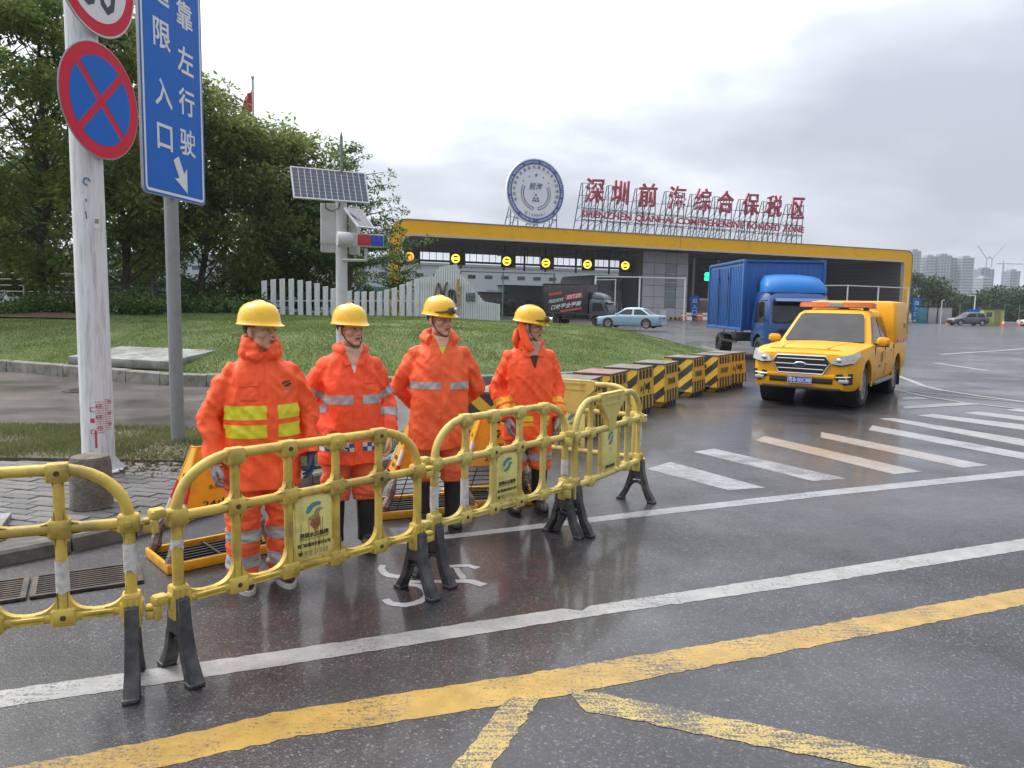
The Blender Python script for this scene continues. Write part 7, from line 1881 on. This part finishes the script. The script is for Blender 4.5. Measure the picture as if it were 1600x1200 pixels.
# white height limit frames before the gate
def limit_frame(us, v0, off, label, thick=.10):
    p = [gs(u, v, off) for u, v in us]; t = empty('height_limit_frame', P3(p[0][0], off, 0), GRZ, label, 'height limit frame', 'white height limit frames before the gate'); x0 = p[0][0]
    q = MB()
    for (sa, za), (sb, zb_) in zip(p, p[1:]): q.beam((sa-x0, 0, za), (sb-x0, 0, zb_), thick*1.4)
    q.build('crossbar', M_wpost, t)
    for s, z in p: q = MB(); q.tube([(s-x0, 0, 0), (s-x0, 0, z+.1)], thick, 8); q.build('post', M_wpost, t)
limit_frame([(931, 432), (1000, 433), (1071, 435)], 0, -6, 'white height limit frame in front of the grey pillar and office')
limit_frame([(962, 437), (930, 437)], 0, -3, 'small white height limit frame beside the black truck cab', .07)
limit_frame([(1288, 446), (1325, 446), (1373, 448), (1420, 450)], 0, -6, 'white height limit frame right of the blue truck at the gate end')
limit_frame([(720, 424), (786, 426), (866, 428)], 0, 16, 'white height limit frame between the peak sign and the black truck', .09)

# ------------------------------------------------------------------ roof sign: emblem and lettering on open steel lattices
M_sg = mat('roof_letter_red', (.40, .045, .085), .5, var=.1); M_sl = mat('lattice_steel', (.055, .062, .068), .55, .3)
def lattice(parent, x0, x1, z0, z1, y0, y1, cols):
    mb = MB(); xs = [x0+(x1-x0)*k/cols for k in range(cols+1)]
    nz = max(2, round((z1-z0)/1.35)); zs = [z0+(z1-z0)*k/nz for k in range(nz+1)]
    for x in xs:
        mb.beam((x, y0, z0), (x, y0, z1), .085); mb.beam((x, y1, z0), (x, y0+.35, z1), .085)
        for z in zs:
            f = (z-z0)/(z1-z0); mb.beam((x, y0, z), (x, y1+(y0+.35-y1)*f, z), .05)
    for k, z in enumerate(zs):
        mb.beam((x0, y0, z), (x1, y0, z), .06)
        if k < nz:
            f = (z-z0)/(z1-z0); f2 = (zs[k+1]-z0)/(z1-z0)
            for i in range(cols): mb.beam((xs[i], y1+(y0+.35-y1)*f, z), (xs[i+1], y0, zs[k+1]), .045)
    return mb.build('lattice', M_sl, parent, smooth=False)
rs_ = empty('roof_sign', P3(0, 1.5, 10.75), GRZ, 'red Chinese and English lettering on open lattices along the gate roof', 'roof sign')
for k, (c, s) in enumerate(zip('深圳前海综合保税区', (25.8, 29.5, 33.7, 38.2, 42.3, 46.1, 50.4, 54.5, 58.9))):
    lattice(rs_, s-1.45, s+1.45, 0, 6.0-.04*k, .35, 2.6, 3)
    o = text(c, 3, M_sg, rs_, (s+.1, 0, 5.15), name='character', extrude=.12, bold=.028 if c in '保税深综海' else .05, fit=(2.75 if c != '区' else 2.4, 3.0), shear=.10, resu=3)
    o.rotation_euler = (0, R(-3), 0)
tx_ = text('SHENZHEN QIANHAI COMPREHENSIVE BONDED ZONE', 1, M_sg, rs_, (42.3, .12, 2.15), fit=(36.4, 1.0), extrude=.06, bold=.022, name='english_lettering')
q = MB(); 
for z in (4.2, 2.75, 1.55): q.beam((24.3, .30, z), (60.4, .30, z), .05)
q.build('tie_bar', M_sl, rs_)['kind'] = 'stuff'
em = empty('emblem_sign', P3(17.8, 1.5, 10.75), GRZ, 'big round white emblem with a blue lettered rim on the gate roof', 'emblem sign')
EZ = 4.42; ER = 3.85
def edisc(r0, r1, y0, y1, nm, m):
    q = MB(); q.lathe([(r0, y0), (r1, y0), (r1, y1), (r0, y1)], 56, 'y', (0, 0, EZ), close=True); return q.build(nm, m, em)
M_eb = mat('emblem_blue', (.045, .105, .29), .45, var=.08); M_ew = mat('emblem_white', (.78, .78, .80), .45, var=.04); M_eg = mat('emblem_ink', (.10, .10, .20), .5); M_eg2 = mat('emblem_pale_ink', (.25, .24, .26), .5)
edisc(.001, ER, .0, .35, 'disc_body', M_ew); edisc(ER*.825, ER*.97, -.03, -.002, 'blue_ring', M_eb)
def arc_text(s, rad, size, a0, a1, m, nm, flip=False):
    """letters set round a circle, one mesh"""
    V, F = [], []
    for k, ch in enumerate(s):
        if ch == ' ': continue
        me = text_mesh(ch, size, .006*size, .012); a = R(a0+(a1-a0)*k/max(1, len(s)-1)); base = len(V); ro = (-a if not flip else PI-a)
        for v in me.vertices:
            x, z = v.co.x, v.co.y; c_, s_ = math.cos(ro), math.sin(ro)
            V.append((rad*math.sin(a)+x*c_-z*s_, -v.co.z-.04, EZ+rad*math.cos(a)+x*s_+z*c_))
        F += [tuple(i+base for i in p.vertices) for p in me.polygons]
        bpy.data.meshes.remove(me)
    me = bpy.data.meshes.new(nm); me.from_pydata(V, [], F); me.materials.append(m); o = link(nm, me, em); o['kind'] = 'stuff'; return o
arc_text('QIANHAI SHENZHEN-HONGKONG MODERN SERVICE INDUSTRY COOPERATION ZONE OF SHENZHEN · ', ER*.897, .36, -172, 184, M_ew, 'ring_lettering')
arc_text('深圳市前海深港现代服务业合作区管理局', ER*.735, .42, -112, 112, M_eg2, 'arc_characters')
arc_text('QIANHAI', ER*.735, .46, 206, 154, M_eg2, 'arc_name', True)
def eprism(poly, nm, m=M_eg): q = MB(); q.prism(poly, .02, 'y', -.025); return q.build(nm, m, em, smooth=False)
for a, r in ((-54, .10), (-27, .10), (0, .19), (27, .10), (54, .10)):
    eprism(star(ER*.54*math.sin(R(a)), EZ+ER*.50*math.cos(R(a))-.02, r*1.3), 'star')
text('前海', 1, M_eg, em, (0, -.03, EZ+.62), fit=(1.75, .85), extrude=.01, bold=.01, shear=.2)
for z, x in ((-.52, 0), (-.90, -.22), (-.90, .22), (-1.18, -.33), (-1.18, .33), (-1.18, 0)):
    eprism([(x-.17, EZ+z), (x+.17, EZ+z), (x, EZ+z+.32)], 'pyramid_block')
q = MB()
for s in (-1, 1):
    for k in range(13):
        a = R(168-k*8.6)
        for rr, tw in ((ER*.50, .45), (ER*.43, -.45)):
            cx_, cz_ = s*rr*math.sin(a), EZ-.25+rr*math.cos(a); d_ = -a+PI/2+tw*1.0
            dx, dz = math.cos(d_)*s, math.sin(d_)
            dx, dz = s*(-math.cos(a)*.8+math.sin(a)*tw), (math.sin(a)*.8+math.cos(a)*tw)
            L_ = .20; q.prism([(cx_-dx*L_, cz_-dz*L_), (cx_-dz*.07, cz_+dx*.07), (cx_+dx*L_, cz_+dz*L_), (cx_+dz*.07, cz_-dx*.07)], .02, 'y', -.025)
q.build('laurel', M_eg, em, smooth=False)['kind'] = 'stuff'
lattice(em, -3.1, -2.1, 0, 2.6, .45, 2.4, 1); lattice(em, 2.1, 3.1, 0, 2.6, .45, 2.4, 1); lattice(em, -.5, .5, 0, 1.2, .45, 2.2, 1)

# ------------------------------------------------------------------ what stands behind and beside the gate
M_wh = mat('warehouse_white', (.50, .52, .54), .6, var=.06, scale=.1); M_dw = glass('warehouse_window', (.05, .055, .06), .2)
wh = empty('warehouse', P3(-6, 48, 0), GRZ, 'long pale warehouse with a row of small windows behind the gate', 'warehouse')
q = MB(); q.box(-40, 0, 0, 110, 14, 8.3); q.build('wall', M_wh, wh); q = MB(); q.box(-40.2, -.3, 8.3, 110.2, 14.2, 8.75); q.build('parapet', mat('parapet_grey', (.36, .38, .40), .6), wh)
wm = MB().box(-.75, -.06, 6.2, .75, .0, 6.85).mesh('window', M_dw, smooth=False)
for k in range(44): link('window', wm, wh, (-36+k*3.3, 0, 0))
dm = MB().box(-1.6, -.05, 0, 1.6, .0, 4.2).mesh('loading_door', mat('door_grey', (.30, .33, .36), .6), smooth=False)
for k in range(20): link('loading_door', dm, wh, (-34+k*7.2, 0, 0))
M_grn = mat('container_green', (.13, .20, .17), .6, var=.15, scale=.4)
for k, (u, w_, m_, lb) in enumerate(((760, 6, mat('kiosk_brown', (.30, .27, .25), .6), 'small brown kiosk behind the slope of the peak sign'), (835, 10, M_grn, 'dull green container left of the black truck'))):
    s = gs(u, 480, 22)[0]; t = empty('kiosk' if k == 0 else 'container', P3(s, 22, 0), GRZ, lb, 'kiosk' if k == 0 else 'container')
    q = MB(); q.box(-w_/2, 0, 0, w_/2, 2.6, 3.2 if k == 0 else 4.4, .05); q.build('body', m_, t)
    q = MB(); q.box(-w_/2-.2, -.3, 3.2 if k == 0 else 4.4, w_/2+.2, 2.8, 3.4 if k == 0 else 4.52); q.build('roof', M_gsteel, t)
    for i in range(3): q = MB(); q.box(-w_/2+.5+i*w_/3.2, -.04, 1.2, -w_/2+1.5+i*w_/3.2, .0, 2.4); q.build('window', M_dw, t)
for k, u in enumerate((745, 775, 800, 826, 842)):
    q_ = P3(gs(u, 480, 19)[0], 19, 0); t = empty('shrub', q_, 0, ['low green shrub at the foot of the peak sign slope', 'low green shrub in front of the small brown kiosk', 'low green shrub midway between the kiosk and the green container', 'low green shrub in front of the green container', 'low green shrub touching the rear of the black truck'][k], 'shrub', 'shrubs in front of the buildings under the gate')
    C = [(RNG.uniform(-.9, .9), RNG.uniform(-.6, .6), RNG.uniform(.5, 1.9)) for _ in range(9)]
    st = MB(); st.tube([(0, 0, 0), (.1, 0, 1.4)], [.06, .02], 6); st.build('stem', M_bark, t); link('foliage', leaves(C, [.6]*9, 60, .3, M_leaf_b, name='foliage'), t)
bh = empty('blue_hoarding', (X_(583, 42), 42, 0), 0, 'pale blue hoarding glimpsed behind the white slats', 'hoarding')
q = MB(); q.box(-.9, 0, 0, .9, .1, Zr(583, 448, 42)); q.build('panel', mat('hoarding_blue', (.18, .34, .52), .5), bh); q = MB(); q.box(-.9, -.03, 1.0, .9, 0, 1.3); q.build('white_band', M_swhite, bh)
for k, (u, m_, lb) in enumerate(((1086, M_sblue, 'blue lettered banner beside the grey pillar'), (1433, M_sblue, 'tall blue banner sign at the right end of the gate'))):
    off = 6 if k == 0 else -2; s, z = gs(u, 462 if k == 0 else 466, off); s_, zb_ = gs(u, 497, off)
    t = empty('banner_sign', P3(s, off, 0), GRZ-R(20), lb, 'banner'); q = MB(); q.box(-.62, 0, .4, .62, .12, z); q.build('panel', m_, t); q = MB(); q.box(-.5, .02, 0, -.4, .1, .4); q.box(.4, .02, 0, .5, .1, .4); q.build('leg', M_gsteel, t)['kind'] = 'stuff'
    for i, c in enumerate('出入口'): text(c, .8, M_swhite, t, (0, -.004, z-.7-i*.85), fit=(.65, .65), extrude=.003, bold=.01)
for k, (u, lb) in enumerate(((1098, 'orange brown toll booth with a red sign beside the blue truck'), )):
    s = gs(u, 480, 9)[0]; t = empty('toll_booth', P3(s+.6, 9, 0), GRZ, lb, 'toll booth'); q = MB(); q.box(-1.1, 0, 0, 1.1, 2, 2.7, .05); q.build('body', mat('booth_brown', (.36, .17, .07), .5), t)
    q = MB(); q.box(-1.3, -.2, 2.7, 1.3, 2.2, 3.0); q.build('roof', M_wpost, t); q = MB(); q.box(-.8, -.03, 1.2, .8, 0, 2.3); q.build('window', M_dw, t); q = MB(); q.box(-.1, -.3, 3.0, 1.3, -.2, 4.0); q.build('red_sign', M_sred, t)
# red and white lane posts, cones
M_co = mat('cone_orange', (.62, .16, .06), .55)
for k, (u, off) in enumerate(((1068, 1), (1076, 1), (1093, 2), (1101, 2), (1443, -6), (1452, -6), (1461, -5), (1468, -4))):
    s = gs(u, 495, off)[0]; t = empty('lane_barrier', P3(s, off, 0), GRZ, ['red and white lane barrier left of the grey pillar corner, the first one', 'white lane barrier with a red band at the pillar corner', 'red lane barrier in front of the blue banner', 'white lane barrier with a red band left of the blue truck', 'red lane barrier at the foot of the tall banner sign', 'white banded lane barrier right of the tall banner sign', 'red lane barrier before the first grey panel screen', 'white banded lane barrier before the wider grey screen'][k], 'barrier', 'red and white lane barriers at the gate')
    q = MB(); q.rings([[(-.45, -.22, 0), (.45, -.22, 0), (.45, .22, 0), (-.45, .22, 0)], [(-.42, -.12, .45), (.42, -.12, .45), (.42, .12, .45), (-.42, .12, .45)], [(-.40, -.09, .95), (.40, -.09, .95), (.40, .09, .95), (-.40, .09, .95)]]); q.build('shell', M_co if k % 2 == 0 else M_swhite, t, smooth=False)
    q = MB(); q.box(-.43, -.16, .5, .43, .16, .68); q.build('band', M_swhite if k % 2 == 0 else M_co, t)
for k, (u, Y) in enumerate(((1563, 93), (1588, 96), (1476, 100))):
    x = X_(u, Y); t = empty('traffic_cone', (x, Y, 0), 0, ['orange traffic cone in front of the green booth', 'orange traffic cone in front of the white car', 'orange traffic cone left of the dark estate car'][k], 'traffic cone', 'traffic cones on the far road'); q = MB(); q.box(-.28, -.28, 0, .28, .28, .05); q.lathe([(.20, .05), (.04, .95), (.001, .96)], 14); q.build('cone', M_co, t); q = MB(); q.lathe([(.155, .35), (.105, .60)], 14, close=False); q.build('band', M_swhite, t)
# green booth, fence, lamp post with a blue board
t = empty('green_booth', (61.7, 97.5, 0), R(-20), 'pale green booth with a dark flat roof by the far fence', 'booth')
q = MB(); q.box(-1.15, 0, 0, 1.15, 2, 2.15, .03); q.build('body', mat('booth_green', (.36, .42, .16), .6), t); q = MB(); q.box(-1.35, -.25, 2.15, 1.35, 2.2, 2.32); q.build('roof', M_gsteel, t)
q = MB(); q.box(.1, -.03, .1, .8, 0, 1.9); q.build('door', mat('booth_door', (.25, .22, .09), .6), t); q = MB(); q.box(-.8, -.03, 1.1, -.2, 0, 1.7); q.build('window', M_dw, t)
t = empty('lamp_post', (X_(1516, 104), 104, 0), 0, 'white lamp post with a blue board behind the dark estate car', 'lamp post'); zt_ = Zr(1516, 462, 104)
q = MB(); q.tube([(0, 0, 0), (0, 0, zt_)], [.12, .07], 8); q.tube([(0, 0, zt_), (-.5, 0, zt_+.05)], .05, 6); q.build('post', M_wpost, t); q = MB(); q.box(-.75, -.05, zt_-.02, -.35, .1, zt_+.08); q.build('lamp_head', M_wpost, t)
z_ = Zr(1516, 486, 104); q = MB(); q.box(-1.0, -.16, z_-.25, 1.0, -.10, z_+.25); q.build('blue_board', M_sblue, t)
t = empty('traffic_sign', (X_(1465, 107), 107, 0), 0, 'thin grey lamp post left of the dark estate car', 'lamp post'); q = MB(); q.tube([(0, 0, 0), (0, 0, Zr(1465, 469, 107)), (.35, 0, Zr(1465, 469, 107))], .06, 6); q.build('post', M_wpost, t)
fe = empty('mesh_fence', (0, 0, 0), 0, 'green wire mesh fence along the far side of the road', 'fence'); FY = 112; M_fe = mat('fence_green', (.16, .22, .17), .6)
for k in range(20):
    x = X_(1424, FY)+k*2.2; q = MB(); q.tube([(x, FY, 0), (x, FY, 3.0)], .05, 6); q.build('post', M_fe, fe)
q = MB()
for z in np.arange(.1, 3.0, .29): q.beam((X_(1424, FY), FY, z), (X_(1424, FY)+43, FY, z), .018)
q.build('wire', M_fe, fe)['kind'] = 'stuff'
for k, (u, w_, m_, lb) in enumerate(((1452, 1.6, mat('panel_grey', (.34, .35, .34), .6), 'first grey panel screen by the far fence'), (1470, 2.2, mat('panel_grey', (.34, .35, .34), .6), 'wider grey panel screen left of the dark estate car'), (1440, 1.0, mat('kiosk_teal', (.05, .20, .26), .5), 'teal kiosk next to the tall blue banner sign'))):
    t = empty('panel_screen' if k < 2 else 'kiosk', (X_(u, 109), 109, 0), 0, lb, 'screen' if k < 2 else 'kiosk'); q = MB(); q.box(-w_/2, 0, 0, w_/2, .3 if k < 2 else 1.4, 2.3, .03); q.build('body', m_, t); q = MB(); q.box(-w_/2-.05, -.1, 2.3, w_/2+.05, .4 if k < 2 else 1.6, 2.42); q.build('cap', M_gsteel, t)
# far trees on the right
M_leaf_far = leafmat('leaf_far', [(.022, .045, .014), (.034, .062, .018), (.050, .080, .022)], .6, .25, .1)
for k, (u, v, Y, r) in enumerate(((1432, 424, 150, 5.5), (1452, 447, 155, 5.0), (1470, 456, 160, 5.0), (1490, 462, 165, 5.0), (1512, 466, 170, 5.0), (1536, 459, 160, 5.5), (1556, 447, 158, 6.0), (1580, 448, 150, 6.0), (1606, 446, 155, 6.5), (1640, 445, 160, 7))):
    x = X_(u, Y); H = Zr(u, v, Y); rnd = random.Random(300+k); t = empty('tree', (x, Y, 0), 0, ['tallest far dark green tree touching the right end of the gate', 'far green tree second from the gate end', 'far low green tree behind the thin grey lamp post', 'far low green tree left of the lamp post with the blue board', 'far low green tree behind the lamp post with the blue board', 'far green tree just right of the blue board', 'far dark green tree above the green booth', 'far dark green tree above the white car', 'far dark green tree cut by the right edge of the photo', 'far dark green tree beyond the right edge of the photo'][k], 'tree', 'far trees behind the mesh fence')
    tk = MB(); tk.tube([(0, 0, 0), (0, 0, H*.7)], [.3, .1], 7); tk.build('trunk', M_bark, t)
    C, Rd = [], []
    for i in range(60):
        a = rnd.uniform(0, 2*PI); f = rnd.random(); z = H*(.08+.85*f); rr = r*math.sin(PI*(.2+.72*f))**.7*math.sqrt(rnd.random()); C.append((rr*math.cos(a), rr*math.sin(a), z)); Rd.append(rnd.uniform(.9, 1.7))
    link('crown', leaves(C, Rd, 70, .62, M_leaf_far, flat=.75), t)
# far towers
M_tw = [mat('tower_%s' % n, c, .6, var=.05, scale=.02) for n, c in (('grey', (.20, .23, .27)), ('pale', (.30, .33, .37)), ('blue', (.15, .19, .25)))]
M_tb = mat('tower_window_band', (.085, .11, .15), .3, var=.1, scale=.05)
def tower(x0, x1, Y, zt_, label, m, dep=18, fin=0, n=None):
    t = empty('tower_block', ((x0+x1)/2, Y, 0), 0, label, 'tower block', 'hazy tower blocks on the skyline'); w_ = (x1-x0)/2
    q = MB(); q.box(-w_, 0, 0, w_, dep, zt_); q.build('wall', m, t, smooth=False)
    n = n or int(zt_/3.4); wd = MB()
    bnd = MB().box(-w_*.93, -.25, 0, w_*.93, .02, 1.5).mesh('window_band', M_tb, smooth=False)
    sid = MB().box(-w_-.25, .8, 0, -w_+.02, dep-.8, 1.5).mesh('window_band', M_tb, smooth=False)
    for k in range(n): link('window_band', bnd, t, (0, 0, 2+k*zt_/(n+.5))); link('window_band', sid, t, (0, 0, 2+k*zt_/(n+.5)))
    for k in range(fin): x = -w_+2*w_*(k+.5)/fin; q = MB(); q.box(x-w_*.05, -.5, 0, x+w_*.05, 0, zt_); q.build('fin', M_tw[1], t, smooth=False)
    q = MB(); q.box(-w_*.55, dep*.2, zt_, w_*.55, dep*.8, zt_+2.2); q.build('roof_house', m, t, smooth=False)
    return t
tower(468, 478.5, 900, 72, 'hazy tower block right beside the gate end', M_tw[0], fin=3)
tower(488.5, 500, 905, 66.4, 'leftmost block of the hazy tower cluster', M_tw[1], fin=2)
tower(500.5, 514.5, 900, 67.5, 'widest block in the hazy tower cluster', M_tw[0], fin=4)
tower(514.8, 527, 912, 66, 'blue block in the middle of the hazy tower cluster', M_tw[2], fin=3)
tower(527.3, 541.5, 900, 65.5, 'rightmost block of the hazy tower cluster with close floor bands', M_tw[1], fin=0)
tc_ = tower(612, 629, 1000, 58, 'unfinished hazy tower carrying a pair of cranes', M_tw[2], fin=2)
tower(572, 583, 930, 44, 'low wide hazy block right of the unfinished tower', M_tw[1])
tower(618, 630, 950, 53.5, 'slim hazy tower near the right edge of the photo', M_tw[0], fin=2)
tower(546, 552, 960, 40, 'small hazy block between the cluster and the unfinished tower', M_tw[2])
tower(478, 485, 950, 42, 'low hazy block in the gap left of the tower cluster', M_tw[1])
for k, (dx, tip) in enumerate(((-3, (-13, 30)), (4, (15, 31)))):
    c = empty('tower_crane', (620.5+dx, 1000, 60.2), 0, ['luffing crane leaning left on the unfinished tower', 'luffing crane leaning right on the unfinished tower'][k], 'crane', 'cranes over the far towers')
    q = MB(); q.beam((0, 0, 0), (0, 0, 12), 1.2); q.build('mast', M_tw[1], c); q = MB(); q.beam((0, 0, 11), (tip[0], 0, tip[1]-2), .8); q.beam((0, 0, 11), (-tip[0]*.3, 0, 14), 1.0); q.build('jib', M_tw[1], c)
c = empty('tower_crane', (608, 950, 0), 0, 'flat topped crane left of the slim tower at the right edge', 'crane', 'cranes over the far towers'); q = MB(); q.beam((0, 0, 0), (0, 0, 62), 1.3); q.build('mast', M_tw[0], c); q = MB(); q.beam((-8, 0, 62), (24, 0, 62), .9); q.beam((0, 0, 62), (0, 0, 66), .8); q.build('jib', M_tw[0], c)

# ------------------------------------------------------------------ the moist air that pales the far things
if HAZE:
    q = MB(); q.box(-3600, -700, -1.2, 3600, 4600, 96); me = q.mesh('haze', [], smooth=False)
    hm_ = bpy.data.materials.new('haze_air'); hm_.use_nodes = True; t = hm_.node_tree; t.nodes.remove(t.nodes['Principled BSDF'])
    v = t.nodes.new('ShaderNodeVolumePrincipled'); v.inputs['Color'].default_value = (.86, .90, .96, 1); v.inputs['Density'].default_value = HAZE; v.inputs['Anisotropy'].default_value = .2
    t.links.new(v.outputs[0], t.nodes['Material Output'].inputs['Volume']); me.materials.append(hm_); tag(link('haze', me), kind='stuff')
